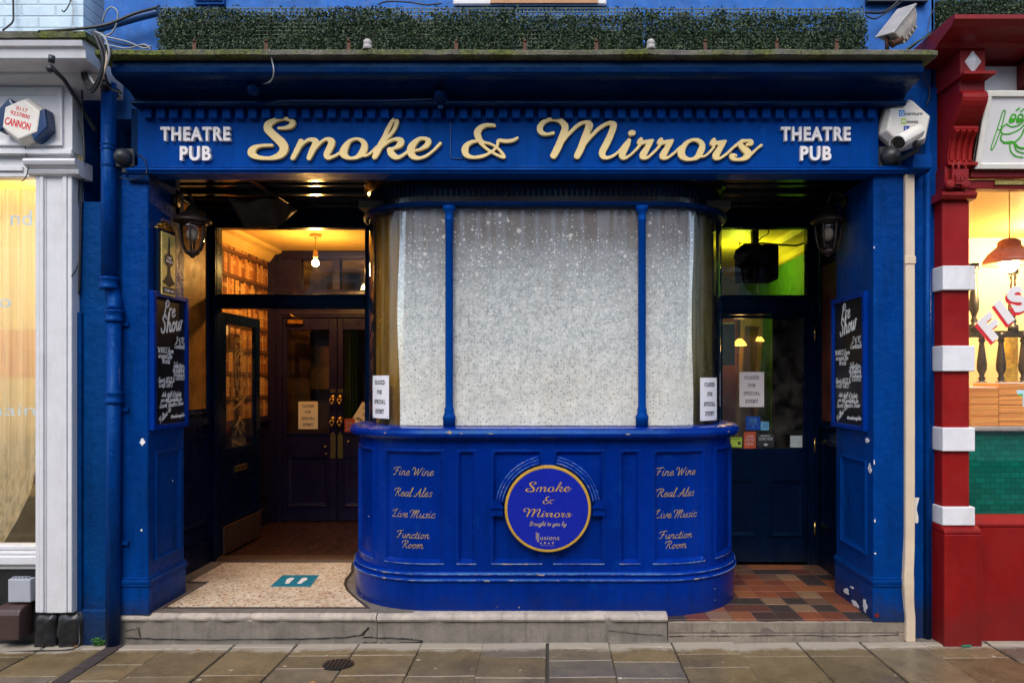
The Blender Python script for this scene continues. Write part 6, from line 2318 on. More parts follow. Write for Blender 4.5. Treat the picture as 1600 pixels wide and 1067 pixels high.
t = thing('cable_trunking', 'beige plastic trunking running down the pier to the pavement', 'trunking', (2.33, -.03, 0))
mb = MB()
rings = []
for i in range(41):
    f_ = i / 40
    z = zp(2.33) + .003 + (2.885 - zp(2.33)) * f_
    py = CPY - (z - EYE) * FPX / 4.6
    xc = X_(1422.5 + (.8 * math.sin(3 * f_) + (-4.0 * math.exp(-((py - 905) / 38) ** 2)) + (1.5 if py > 960 else 0)), -.03)
    hw = .031 + (.004 if 895 < py < 915 else 0)
    y = -.02 - .02 * math.exp(-((py - 905) / 45) ** 2)
    rings.append([(xc - hw, y + .03, z), (xc - hw, y, z), (xc - hw + .004, y - .006, z), (xc + hw - .004, y - .006, z), (xc + hw, y, z), (xc + hw, y + .03, z)])
mb.loft(rings, True, False)
mb.build('trunking_lid', M['beige'], t)
mb = MB()
mb.box(X_(1414, -.03), X_(1431, -.03), -.032, -.0265, Z_(412, -.03), Z_(400, -.03))
mb.build('trunking_coupler', M['beige'], t, bevel=.002)
mb = MB()
st = smooth_stroke([(X_(1433, .03), Z_(782, .03), .018), (X_(1431, .03), Z_(795, .03), .014), (X_(1432, .03), Z_(808, .03), .02), (X_(1434, .03), Z_(815, .03), .012)], 5)
v, f = sdf_mesh([st, [(X_(1433, .03), Z_(783, .03), .012), (X_(1437, .03), Z_(779, .03), .006)]], .003, .004)
MB().add(v, f, lambda u, vv, w_: (u, .049 - w_, vv)).build('torn_backing', M['whitebox'], t)

# ------------------------------------------------------------------ cables
def catm(pts, sub=6):
    pts = [Vector(p) for p in pts]
    out = []
    for i in range(len(pts) - 1):
        p0, p1, p2, p3 = pts[max(i - 1, 0)], pts[i], pts[i + 1], pts[min(i + 2, len(pts) - 1)]
        for k in range(sub):
            t_ = k / sub
            out.append(.5 * (2 * p1 + (p2 - p0) * t_ + (2 * p0 - 5 * p1 + 4 * p2 - p3) * t_ ** 2 + (3 * p1 - p0 - 3 * p2 + p3) * t_ ** 3))
    return out + [pts[-1]]


def cable(lab, px, r=.006, mat='cable', name='cable', group='cables along the upper walls'):
    pts = [W(a, b, y) for a, b, y in px]
    mb = MB().tube(catm(pts), r, 7)
    return tag(mb.build(name, M[mat]), lab, 'cable', group)


cable('thick black cable sagging from the hedge end down to the white shop coping', [(247, 12, -.12), (210, 22, -.2), (170, 38, -.25), (130, 45, -.3), (60, 50, -.36)], .009)
mb = MB()
mb.tube(catm([W(a, b, .02) for a, b in ((247, 20), (215, 28), (180, 38), (152, 46))]), .024, 10)
tag(mb.build('conduit_pipe', M['bluecable']), 'fat blue painted pipe behind the black cable at the hedge end', 'pipe')
cable('white looped cable curling over the blue pipe', [(160, 35, -.1), (166, 18, -.12), (175, 12, -.12), (184, 20, -.12), (182, 38, -.1), (174, 52, -.08), (160, 58, -.06)], .005, 'greycable')
cable('black cable rising beside the white shop upper wall', [(20, -15, .03), (21, 20, .03), (20, 34, .02), (12, 42, 0), (4, 48, -.02)], .006)
cable('thin black cable hooked on the pale blue brickwork', [(112, -8, .03), (108, 8, .02), (100, 19, .0), (97, 16, .0)], .004)
cable('thin grey cable hanging from the pale blue brickwork', [(110, -10, .03), (114, 15, .03), (113, 35, .02), (118, 48, -.05)], .003, 'greycable')
q = random.Random(9)
for i, lb in enumerate(('outermost loop of black cable over the white shop coping end', 'slack loop of black cable behind the outermost one', 'tight loop of black cable next to the coping end', 'looped grey cable among the black ones', 'dull yellow looped cable under the coping end', 'lowest loop of black cable beside the dark gap')):
    dx, dy = q.uniform(-6, 6), q.uniform(-5, 8)
    px = [(146 + dx * .3, 50, -.37), (158 + dx, 62 + dy, -.39), (166 + dx, 88 + dy, -.385), (160 + dx * .6, 116 + dy, -.36), (148 + dx, 138 + dy, -.30), (137 + dx, 126 + dy, -.22), (134 + dx, 105 + dy, -.12)]
    if i == 5: px = [(147, 54, -.2), (156, 90, -.2), (165, 120, -.15), (172, 138, -.12), (190, 146, -.10)]
    cable(lb, px, .009 if i < 3 else .0065, 'greycable' if i == 3 else ('beige' if i == 4 else 'cable'))
for i, lb in enumerate(('grey cable lying in the valley below the hedge end', 'black cable lying in the valley below the hedge end', 'pale cable with a small loop by the hedge corner')):
    cable(lb, [(150, 55 + 5 * i, -.05), (175, 60 + 6 * i, -.1), (200, 66 + 5 * i, -.12), (225, 76 - 3 * i, -.14), (236, 72 + 3 * i, -.14)], .005, ('greycable', 'cable', 'greycable')[i])
cable('black cable running down the dark gap beside the white pilaster', [(128, 140, -.02), (130, 200, -.02), (132, 250, -.03), (128, 300, 0), (126, 380, 0), (124, 460, .0)], .006)
cable('second black cable in the dark gap with a bent tail', [(122, 190, 0), (131, 240, -.02), (124, 290, .0), (120, 360, .005), (121, 412, .0), (112, 432, -.07)], .004)
cable('black cable trailing at the foot of the white pilaster', [(122, 955, -.03), (124, 985, -.05), (118, 1012, -.10), (60, 1016, -.12), (10, 1018, -.12)], .005)
cable('black aerial lead crossing the blue wall above the hedge', [(590, 8, -.02), (605, 3, -.02), (640, 4, -.02), (665, 8, -.02), (690, 6, -.02)], .005)
cable('black wire bundle drooping over the blue wall by the floodlight', [(1352, 20, .0), (1378, 20, .02), (1395, 10, .05), (1412, -6, .08)], .008)
cable('thin black wire drooping below the wire bundle by the floodlight', [(1352, 24, .0), (1366, 30, .0), (1382, 22, .02), (1408, 4, .06)], .005)
cable('thin black wire rising behind the floodlight to the red cornice', [(1420, 78, -.15), (1440, 62, -.1), (1462, 46, -.05), (1480, 40, -.05)], .005)
cable('loose dull green wire beside the floodlight foot', [(1416, 78, -.18), (1430, 68, -.15), (1447, 58, -.1), (1458, 50, -.05)], .006, 'lattice')
cable('thin wire hanging on the blue wall beside the red cornice', [(1468, 2, .08), (1456, 20, .08), (1450, 45, .06), (1452, 70, .03)], .003)
cable('grey cable hanging from the mossy coping over the dark cove', [(421, 78, -.375), (425, 95, -.345), (428, 112, -.34), (424, 126, -.3), (414, 131, -.24), (408, 129, -.2)], .004, 'greycable')
cable('blue painted cable running along the moulding to the middle lamp', [(433, 158, -.13), (520, 157.5, -.13), (600, 157.5, -.13), (680, 155, -.13)], .005, 'bluecable')
cable('thin blue painted wire dropping down the fascia before the ampersand', [(704, 188, -.026), (704, 220, -.026), (704, 240, -.026), (706, 247, -.026), (724, 248, -.026)], .003, 'bluecable')
cable('thin dark wire looping under the fascia lamp beside the downpipe', [(214, 240, -.03), (226, 250, -.03), (229, 268, -.075), (222, 276, -.05), (205, 281, -.03), (186, 277, -.03)], .003)
cable('thin dark wire hanging on the blue wall above the alarm box', [(1437, 95, .03), (1446, 125, .03), (1453, 145, .03), (1448, 165, .02)], .004)
cable('thin wire under the white and navy alarm box', [(38, 222, -.06), (41, 240, -.07), (44, 262, -.13), (40, 278, -.13), (33, 284, -.13)], .003)
mb = MB()
mb.tube([W(78, 103, -.37), W(100, 125, -.25), (X_(128, .0), .0, Z_(170, 0)), (X_(150, .02), .014, Z_(205, .02))], .013, 8)
t = thing('flag_bracket', 'black iron arm reaching from the dark gap over the white fascia', 'bracket', W(150, 205, .01))
mb.build('bracket_arm', M['lampblack'], t)
mb = MB()
p = W(80, 98, -.38)
mb.tube([(p[0], p[1], p[2]), (p[0] + .005, p[1], p[2] + .04)], .018, 10)
mb.tube([(p[0] - .02, p[1] + .0, p[2] - .045), (p[0] + .01, p[1], p[2] - .03)], .020, 10)
mb.build('bracket_ring', M['lampblack'], t)

# small weeds and litter by the wall foot
wd = random.Random(2)
for nm, cx_, cy_, n, lab in (('weed', X_(146, -.06), -.04, 26, 'small bright green weed at the foot of the blue masonry'), ('weed', X_(158, -.05), -.03, 16, 'smallest green weed, squeezed in beside the downpipe foot')):
    mb = MB()
    for i in range(n):
        a, rr, h = wd.uniform(0, 2 * PI), wd.uniform(0, .03), wd.uniform(.01, .055)
        p = Vector((cx_ + rr * math.cos(a), cy_ + rr * math.sin(a) * .6, zp(cx_) + h))
        u = Vector((math.cos(a), math.sin(a), wd.uniform(-.2, .5))).normalized() * wd.uniform(.008, .015)
        v_ = Vector((-math.sin(a), math.cos(a), .2)) * .007
        mb.add([p - u, p - v_, p + u, p + v_], [(0, 1, 2, 3)])
        mb.tube([(cx_, cy_, zp(cx_)), tuple(p)], .001, 4)
    tag(mb.build(nm, plain('fresh_weed_green', (.06, .20, .02), .5, bump=0), fix=False), lab, 'weed', 'weeds at the wall foot')
mb = MB()
for px, py in ((1508, 1002),):
    x, y = X_(px, -.1), -.11
    mb.prism([(x - .03, y), (x - .005, y - .012), (x + .035, y - .006), (x + .04, y + .012), (x - .01, y + .016)], zp(x) + .004, zp(x) + .009)
tag(mb.build('litter_scrap', plain('green_litter', (.02, .20, .12), .5, bump=0)), 'scrap of green litter on the paving below the red pilaster', 'litter')
for px, y, lab in ((308, -.12, 'small orange leaf on the paving below the chipped step'), (118, -.06, 'small yellow leaf at the foot of the black stones'), (488, -.62, 'small yellow leaf on the wet slabs by the oval cover')):
    x = X_(px, y)
    mb = MB().add([(x - .02, y, zp(x) + .006), (x, y - .012, zp(x) + .012), (x + .022, y + .002, zp(x) + .007), (x, y + .012, zp(x) + .009)], [(0, 1, 2, 3)])
    o = mb.build('fallen_leaf', plain('orange_leaf', (.5, .22, .05), .6, bump=0), fix=False)
    tag(o, lab, 'leaf', 'fallen leaves')

# ------------------------------------------------------------------ white shop
ws = thing('white_shop', 'white painted shopfront with a sheer cream curtain in its window', 'shop', (-4.5, .3, 0))
mb = MB()
mb.box(-7.5, -3.081, .06, .4, 3.40, 7.2)
mb.build('brick_wall', M['bluebrick'], ws)
mb = MB()
x1 = X_(132, -.33)
mb.profx([(.06, 3.40), (-.12, 3.47), (-.16, 3.475), (-.16, 3.49), (-.30, 3.50), (-.315, 3.51), (-.325, 3.56), (-.345, 3.57), (-.355, 3.60), (-.33, 3.612), (.06, 3.62)], -7.5, x1)
wc = mb.build('cornice', M['white'], ws)
mb = MB()
rings = []
for i in range(61):
    x = -7.5 + (x1 + .03 + 7.5) * i / 60
    a = mnoise.noise(Vector((x * 6, 2, 0))) * .012
    rings.append([(x, .06, 3.621), (x, -.36 + a, 3.613), (x, -.365 + a, 3.648 + a * .5), (x, .06, 3.67)])
mb.loft(rings, True, False)
mb.build('coping_stone', M['moss'], wc)
mb = MB()
mb.box(x1 - .06, x1 + .001, -.12, .05, 3.40, 3.48)
mb.build('broken_end', M['darkbrick'], wc, bevel=.03, segs=2)
mb = MB()
mb.box(-7.5, X_(113, -.05), -.05, .06, 3.035, 3.475)
wfa = mb.build('fascia_board', M['white'], ws)
mb = MB()
frame_bars(mb, planeY(-.0505), -6.5, X_(100, -.05), 3.06, 3.435, .05, .018)
mb.box(-7.5, X_(114, -.06), -.075, -.0505, 3.005, 3.034)
mb.box(-7.5, X_(110, -.03), -.03, .05, 2.87, 3.0345)
mb.box(-7.5, X_(37, -.03), -.045, -.0305, 2.905, 2.935)
mb.build('fascia_moulding', M['white'], wfa, bevel=.004)
mb = MB()
xa, xb = X_(55, -.06), X_(112, -.06)
mb.box(xa, xb, -.05, .055, .06, 2.87)
wp = mb.build('pilaster', M['white'], ws)
mb = MB()
for u0, u1, h in ((0, .028, .010), (.030, .055, .016), (.057, .066, .008)):
    mb.box(xa + u0, xa + u1, -.05 - h, -.0501, .065, 2.868)
    mb.box(xb - u1, xb - u0, -.05 - h, -.0501, .065, 2.868)
mb.build('pilaster_moulding', M['white'], wp, bevel=.003)
mb = MB()
mb.profx([(-.055, 2.862), (-.085, 2.875), (-.095, 2.895), (-.085, 2.905), (-.12, 2.925), (-.13, 2.945), (-.12, 2.962), (.05, 2.965), (.05, 2.862)], X_(40, -.1), X_(121, -.1))
mb.build('pilaster_cap', M['white'], wp)
q = random.Random(4)
mb = MB()
for x0, x1_ in ((xa - .03, xa + .115), (xa + .122, xb + .05)):
    us_, vs_ = [i / 9 for i in range(10)], [i / 9 for i in range(10)]
    def rock(u, v_):
        e = max(0, 1 - 6 * min(u, 1 - u)) ** 2 + max(0, 1 - 6 * min(v_, 1 - v_)) ** 2
        nn_ = mnoise.noise(Vector((x0 + u * .7, v_ * .9, 2)) * 5) * .018
        return (x0 + (x1_ - x0) * u + nn_ * .3, -.055 + .035 * min(e, 1.4) + nn_, zp(x0) - .03 + (.085 - zp(x0)) * v_)
    mb.grid(us_, vs_, rock, True)
    mb.box(x0 + .01, x1_ - .01, -.0, .06, zp(x0) - .04, .05)
o = mb.build('plinth_stone', M['darkbrick'], ws)
mb = MB()
for z0, z1, y in ((.325, .36, .0), (.36, .42, -.03), (.42, .445, -.01), (.445, .48, .005)):
    mb.box(-7.5, xa - .001, y, .1, z0, z1 - .0005)
mb.build('window_sill', M['white'], ws, bevel=.01, segs=2)
mb = MB()
mb.box(-7.5, xa - .032, .02, .1, -.3, .325)
mb.build('dark_stall_riser', M['black'], ws)
mb = MB()
mb.box(-7.5, xa, .055, .061, .481, 2.869)
wg = mb.build('shop_glass', M['glass'], ws)
mb = MB()
for txt, h, px, py, wpx in (('nd,', .105, 16, 352, 42), ('o', .085, -3, 480, 20), ('nain', .08, -14, 649, 68)):
    a, f = block_text(txt, h, .001, -.01 if 'ain' in txt else .0, wpx / 237, 1.0, 'LEFT')
    mb.add(a, f, lambda u, vv, w_: (X_(px, .05) + u, .0535 - w_, Z_(py, .05) + vv))
mb.build('window_lettering', plain('pale_blue_vinyl', (.46, .58, .62), .5, bump=0), wg)
mb = MB()
mb.box(-7.5, -3.085, 2.0, 2.05, -.1, 3.3)
mb.box(-3.13, -3.085, .062, 2.0, -.1, 3.55)
mb.box(-7.5, -7.45, .1, 2.0, -.1, 3.3)
mb.build('shop_wall', plain('cream_shop_wall', (.74, .64, .40), .7, var=.05), ws)
mb = MB()
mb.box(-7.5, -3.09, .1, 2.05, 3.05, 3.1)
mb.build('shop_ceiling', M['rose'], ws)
mb = MB()
mb.box(-7.5, -3.09, .1, 2.05, .0, .05)
mb.build('shop_floor', M['wood'], ws)
mb = MB()
def curt(u, v_):
    x = -7.3 + u * 3.86
    z = 2.85 - v_ * 2.40
    hang = 1.0
    if x > -3.85: pass
    edge = -3.44 - .26 * max(0, (v_ - .62) / .38) ** 2
    x = min(x, 99)
    x = -7.3 + u * (edge + 7.3)
    return (x, .20 + .022 * math.sin(x * 62) + .012 * math.sin(x * 23 + 1) + .02 * v_ * math.sin(x * 9), z)
mb.grid([i / 420 for i in range(421)], [j / 14 for j in range(15)], curt, True)
tag(mb.build('sheer_curtain', M['curtain'], fix=False), 'sheer cream curtain hanging in the white shop window', 'curtain')
mb = MB()
mb.box(X_(-60, .9), X_(52, .9), .9, .93, Z_(590, .9), Z_(515, .9))
t = tag(mb.build('wall_picture', plain('coral_red_picture', (.62, .10, .05), .6, var=.3)), 'coral red picture on the wall behind the sheer curtain', 'picture')
t = thing('sofa', 'olive brown sofa arm behind the curtain edge in the white shop', 'sofa', (-3.7, .8, .05))
mb = MB()
mb.box(-4.6, -3.12, .75, 1.3, .05, .72)
mb.build('seat', plain('olive_upholstery', (.13, .105, .055), .85, var=.2), t, bevel=.07, segs=4)
mb = MB()
mb.box(-4.6, -3.12, 1.15, 1.45, .4, 1.12)
mb.build('backrest', plain('olive_upholstery', (.13, .105, .055), .85, var=.2), t, bevel=.09, segs=4)
mb = MB()
mb.box(-3.5, -3.14, .62, 1.2, .1, .86)
mb.build('armrest', plain('olive_upholstery', (.12, .10, .05), .85, var=.2), t, bevel=.09, segs=4)
lamp('white_shop_light', (-4.0, 1.1, 2.75), 29, (1.0, .84, .56), .12)
mb = MB()
mb.lathe([(.001, .0), (.12, .0), (.12, .03), (.001, .03)], (-4.0, 1.1, 2.82), 24)
tag(mb.build('ceiling_downlight', emit('warm_ceiling_light', (1, .8, .45), 5)), 'round warm ceiling light inside the white shop', 'lamp')
t = thing('meter_box', 'pale grey meter box on the dark stall riser of the white shop', 'box', W(32, 922, 0))
mb = MB()
mb.box(X_(14, -.03), X_(49, -.03), -.04, .019, Z_(940, -.03), Z_(904, -.03))
mb.build('box_case', M['greyplastic'], t, bevel=.006, segs=2)
mb = MB()
for k in range(5): mb.box(X_(18, -.03) + .022 * k, X_(18, -.03) + .022 * k + .012, -.03, .0, Z_(904, -.03), Z_(901.5, -.03))
mb.build('box_hinge', M['greyplastic'], t)
t = thing('hooded_outlet', 'brown plastic hooded outlet low on the stall riser beside the black stones', 'outlet', W(15, 970, 0))
prof = [(.019, Z_(945, -.06)), (-.05, Z_(946, -.06)), (-.09, Z_(950, -.06)), (-.105, Z_(958, -.06)), (-.11, Z_(996, -.06)), (.019, Z_(996, -.06))]
MB().profx(prof, X_(-6, -.08), X_(34, -.08)).build('outlet_hood', M['brownplastic'], t, bevel=.012, segs=3)

# ------------------------------------------------------------------ red shop
rs = thing('red_shop', 'red shopfront with white blocks on its pilaster and a bright window', 'shop', (4.2, .3, 0))
PX0, PX1 = 2.526, 2.700
mb = MB()
mb.box(PX0, PX1, -.05, .3, .55, 2.71)
rp = mb.build('pilaster', M['red'], rs, bevel=.006)
for ya, yb in ((415, 453), (540, 580), (668, 705), (792, 821)):
    mb = MB()
    mb.box(PX0 - .012, PX1 + .022, -.075, .2, Z_(yb, -.075), Z_(ya, -.075))
    mb.build('white_block', M['whiteblock'], rp, bevel=.006, segs=2)
mb = MB()
mb.box(PX0 - .015, 2.752, -.10, .3, zp(2.6) - .02, .575)
mb.profx([(-.10, .576), (-.095, .60), (-.055, .625), (.2, .625), (.2, .576)], PX0 - .015, 2.752)
mb.build('pilaster_base', M['red'], rp, bevel=.008, segs=2)
mb = MB()
mb.profx([(-.05, 2.71), (-.085, 2.715), (-.10, 2.735), (-.10, 2.75), (-.085, 2.76), (.2, 2.76), (.2, 2.71)], PX0 - .03, PX1 + .02)
mb.build('pilaster_cap', M['redtrim'], rp)
mb = MB()     # carved block
mb.box(2.535, 2.68, -.06, .2, 2.761, 2.93)
mb.box(2.56, 2.665, -.10, -.0605, 2.785, 2.90)
mb.box(2.575, 2.65, -.115, -.1005, 2.80, 2.86)
for xx in (2.545, 2.64):
    mb.lathe([(.001, 0), (.026, 0), (.03, .012), (.03, .05), (.02, .06), (.001, .06)], (xx, -.06, 2.80), 14, 'y')
mb.tube([(2.61, -.08, 2.90), (2.61, -.08, 2.95)], .010, 8)
mb.tube(catm([(2.58, -.08, 2.90), (2.575, -.08, 2.93), (2.60, -.08, 2.935), (2.645, -.08, 2.93), (2.66, -.08, 2.90)]), .008, 6)
for k in range(3): mb.box(2.58 + .024 * k, 2.597 + .024 * k, -.12, -.1151, 2.815 + .005, 2.845)
mb.build('carved_block', M['redtrim'], rp, bevel=.008, segs=2)
CX0_, CX1_ = 2.56, 2.718
mb = MB()
body = [(.1, 2.935), (-.055, 2.935), (-.06, 2.955), (-.05, 2.975), (-.055, 3.03), (-.075, 3.09), (-.11, 3.13), (-.125, 3.145), (-.125, 3.165), (-.105, 3.17), (-.125, 3.185), (-.155, 3.21), (-.182, 3.238), (-.203, 3.265), (-.217, 3.29), (-.222, 3.312), (-.218, 3.335), (-.208, 3.349), (-.195, 3.357), (-.185, 3.36), (-.185, 3.42), (-.255, 3.435), (-.262, 3.448), (-.19, 3.455), (-.19, 3.62), (.1, 3.62)]
mb.profx(body, CX0_, CX1_)
cor = mb.build('corbel', M['red'], rs, bevel=.004)
for k in range(4): MB().tube(catm([(CX0_ + .02 + .039 * k, -.052, 2.96), (CX0_ + .02 + .039 * k, -.058, 3.03), (CX0_ + .02 + .039 * k, -.08, 3.09), (CX0_ + .02 + .039 * k, -.125, 3.14)]), .014, 8).build('corbel_flute', M['red'], cor)
mb = MB()
mb.box(CX0_ - .02, CX1_ + .02, -.265, .05, 3.437, 3.4535)
mb.box(CX0_ - .015, CX1_ + .015, -.085, .05, 2.932, 2.95)
mb.build('corbel_fillet', M['red'], cor)
mb = MB()
c = ((CX0_ + CX1_) / 2, -.19, Z_(97, -.19))
v = [(c[0], c[1] - .028, c[2]), (c[0] - .052, c[1], c[2]), (c[0], c[1], c[2] + .072), (c[0] + .052, c[1], c[2]), (c[0], c[1], c[2] - .072)]
mb.add(v, [(0, 1, 2), (0, 2, 3), (0, 3, 4), (0, 4, 1), (1, 4, 3, 2)])
mb.build('diamond_boss', M['whiteblock'], cor)
mb = MB()
mb.profx([(.1, 3.621), (-.20, 3.621), (-.23, 3.64), (-.30, 3.655), (-.37, 3.675), (-.39, 3.69), (-.41, 3.70), (-.41, 3.725), (-.37, 3.735), (.1, 3.74)], 2.40, 7.5)
mb.build('cornice', M['redtrim'], rs)
mb = MB()
mb.box(2.545, 7.5, .12, .4, 3.3, 7.2)
mb.build('upper_wall', M['blue_wall'], rs)
mb = MB()
mb.box(CX1_ + .002, 7.5, .02, .1, 2.88, 3.62)
mb.build('fascia_board', M['redtrim'], rs)
mb = MB()
mb.box(CX1_ + .004, 3.05, -.005, .019, 3.40, 3.60)
mb.build('fascia_infill', M['signwhite'], rs, bevel=.03, segs=3)
mb = MB()
mb.box(3.03, 3.2, -.12, .0, 3.43, 3.60)
mb.build('fascia_bracket', M['redtrim'], rs, bevel=.01)
mb = MB()
mb.box(CX1_ + .002, 7.5, -.03, .015, 2.865, 2.915)
mb.box(2.70, 7.5, .0, .08, 2.80, 2.862)
rh = mb.build('window_head', M['redtrim'], rs, bevel=.008, segs=2)
mb = MB()
mb.box(X_(1553, .0), 7.5, -.012, -.0005, 2.825, 2.85)
mb.build('gilt_strip', M['brass'], rh)
mb = MB()       # quarter spandrel of the window head
cxq, czq, rq = X_(1557, .03), Z_(330, .03), .20
pts = [(2.701, 2.80), (2.701, czq)] + [(cxq - rq * math.cos(a), czq + rq * math.sin(a)) for a in [PI / 2 * i / 12 for i in range(13)]] + [(cxq, 2.80)]
pts = [(2.701, 2.7995), (2.701, czq)] + [(max(2.702, cxq - rq * math.cos(a)), min(2.799, czq + rq * .95 * math.sin(a))) for a in [PI / 2 * i / 12 for i in range(13)]] + [(cxq, 2.7995)]
mb.prism(pts, -.02, .02, planeY(.03))
mb.build('window_spandrel', M['redtrim'], rh)
mb = MB()
mb.box(2.753, 7.5, -.0, .25, -.2, .60)
mb.profx([(-.005, .601), (-.005, .625), (.05, .665), (.1, .67), (.1, .601)], 2.70, 7.5)
mb.build('stall_riser', M['red'], rs, bevel=.006)
mb = MB()
mb.box(2.70, 7.5, .055, .061, .67, 2.80)
rg = mb.build('shop_glass', M['glass'], rs)
for txt, px, py, rot, h, wpx in (('F', 1549, 510, 40, .17, 27), ('I', 1569, 487, 36, .17, 13), ('S', 1591, 467, 27, .17, 28)):
    for mt, off, dy in ((M['redink'], .0, (-.012, -.022)), (M['cream_letter'], .002, (0, 0))):
        a, f = block_text(txt, h * 1.05, .001, .055, wpx / 237 * 1.02)
        a = [(p[0], p[1] - h / 2, p[2]) for p in a]
        c_, s_ = math.cos(R(rot)), math.sin(R(rot))
        MB().add(a, f, lambda u, vv, w_: (X_(px, .05) + dy[0] + u * c_ - vv * s_, .0535 - off - w_, Z_(py, .05) + dy[1] + u * s_ + vv * c_)).build('window_lettering', mt, rg)
for mt, off, d_ in ((plain('green_vinyl', (.05, .5, .06), .5, bump=0), .0, (-.0 + .012, -.012)), (plain('light_cyan_vinyl', (.42, .64, .70), .5, bump=0), .002, (0, 0))):
    a, f = block_text('T', .115, .001, .05, .11)
    MB().add(a, f, lambda u, vv, w_: (X_(1602, .05) + d_[0] + u, .0535 - off - w_, Z_(635, .05) + d_[1] + vv)).build('window_lettering', mt, rg)
# interior
mb = MB()
mb.box(2.56, 7.5, 2.6, 2.65, -.1, 3.2)
mb.box(2.56, 2.62, .32, 2.6, -.1, 3.2)
mb.build('shop_wall', plain('cream_plaster', (.80, .68, .44), .6, var=.06), rs)
mb = MB()
mb.box(2.56, 7.5, .1, 2.65, 3.0, 3.05)
mb.build('shop_ceiling', M['rose'], rs)
mb = MB()
mb.box(2.56, 7.5, .1, 2.6, 0, .05)
mb.build('shop_floor', M['wood'], rs)
t = thing('tiled_counter', 'emerald tiled counter front behind the red shop window', 'counter', (3.6, .7, .05))
MB().box(2.70, 7.0, .35, .9, .05, 1.20).build('counter_front', M['greentile'], t)
MB().box(2.70, 7.0, .30, .95, 1.20, 1.235).build('counter_top', M['lead'], t, bevel=.008)
for i, (xa, xb, yb, lab) in enumerate(((1516, 1560, 606, 'orange stack of card trays on the counter beside the red pilaster'), (1561, 1640, 599, 'taller orange stack of card trays under the cyan letter'))):
    t = thing('tray_stack', lab, 'stack', W(xa, 672, .3), 'stacks on the counter')
    Y0 = .34
    mb = MB()
    z0, z1 = 1.237, Z_(yb, Y0)
    x0, x1 = X_(xa, Y0), X_(xb, Y0)
    nl = 26
    q = random.Random(i)
    for k in range(nl):
        za = z0 + (z1 - z0) * k / nl
        e = q.uniform(-.004, .004)
        mb.box(x0 + e, x1 + e, Y0 + e, Y0 + .3, za, za + (z1 - z0) / nl * .94)
    mb.build('tray', M['stack'], t)
    mb = MB()
    mb.box(x0 + .004, x1 - .004, Y0 + .004, Y0 + .296, z1 + .001, z1 + .006)
    mb.build('top_sheet', M['paper'], t)
# turned screen
def baluster(mb, x, y, z0, z1, r=.035):
    h = z1 - z0
    prof = [(r * 1.1, 0), (r * 1.1, .10), (r * .5, .12), (r * .8, .16), (r * .5, .20), (r * .55, .24), (r, .32), (r * 1.05, .42), (r * .8, .60), (r * .55, .78), (r * .5, .82), (r * .8, .86), (r * .5, .90), (r * 1.1, .92), (r * 1.1, 1)]
    return mb.lathe([(a, z0 + h * b) for a, b in prof], (x, y, 0), 14)
dark = plain('dark_turned_oak', (.018, .014, .006), .4, var=.3)
t = thing('turned_screen', 'dark turned oak counter screen behind the red shop window', 'screen', (3.4, .5, 1.24))
for px, ya, yb in ((1522, 518, 412), (1583, 518, 420), (1534, 605, 520), (1564, 605, 520), (1599, 605, 520)):
    mb = MB()
    baluster(mb, X_(px, .75), .75, Z_(yb if yb > ya else ya, .75), Z_(min(ya, yb), .75), .033)
    mb.build('baluster', dark, t)
mb = MB()
mb.box(X_(1517, .75), 6.5, .72, .78, Z_(527, .75), Z_(517, .75))
mb.build('rail', dark, t)
t = thing('carved_panel', 'yellow carved panel between the balusters of the counter screen', 'panel', W(1580, 570, .9))
MB().box(X_(1568, .95), X_(1592, .95), .95, .98, Z_(600, .95), Z_(526, .95)).build('panel_board', plain('yellow_carved_panel', (.55, .36, .04), .5, var=.5, ns=30), t, bevel=.01)
lpx = (X_(1577, .55), .55)
zr = Z_(413, .55)
t = thing('pendant_lamp', 'red enamel pendant lamp glowing in the red shop window', 'lamp', (lpx[0], lpx[1], 3.0))
mb = MB()
rr = .175
mb.lathe([(rr, zr), (rr * .97, zr + .03), (rr * .8, zr + .075), (rr * .55, zr + .115), (rr * .45, zr + .13), (rr * .43, zr + .165), (rr * .25, zr + .185), (.001, zr + .19)], (lpx[0], lpx[1], 0), 32)
o = mb.build('lamp_shade', plain('red_enamel', (.55, .17, .09), .3, bump=0), t, fix=False)
mb = MB()
mb.lathe([(.001, zr + .035), (rr * .75, zr + .035), (rr * .75, zr + .02), (.001, zr + .02)], (lpx[0], lpx[1], 0), 24)
mb.ball((lpx[0], lpx[1], zr), .06, 14)
mb.build('bulb', emit('glowing_lamp_bulb', (1, .80, .45), 30), t)
MB().tube([(lpx[0], lpx[1], zr + .19), (lpx[0], lpx[1], 3.0)], .004, 6).build('flex', M['rose'], t)
mb = MB()
mb.lathe([(.001, 2.999), (.06, 2.999), (.06, 2.975), (.001, 2.97)], (lpx[0], lpx[1], 0), 18)
mb.build('ceiling_rose', M['rose'], t)
lamp('pendant_light', (lpx[0], lpx[1], zr - .09), 21, (1.0, .68, .28), .06)
lamp('shop_back_light', (4.6, 1.9, 2.8), 54, (1.0, .68, .30), .1)
mb = MB()
mb.box(4.4, 4.8, 1.3, 1.7, 2.90, 2.93)
tag(mb.build('ceiling_panel_light', emit('warm_panel_light', (1, .8, .5), 4)), 'square warm ceiling light deep inside the red shop', 'lamp')
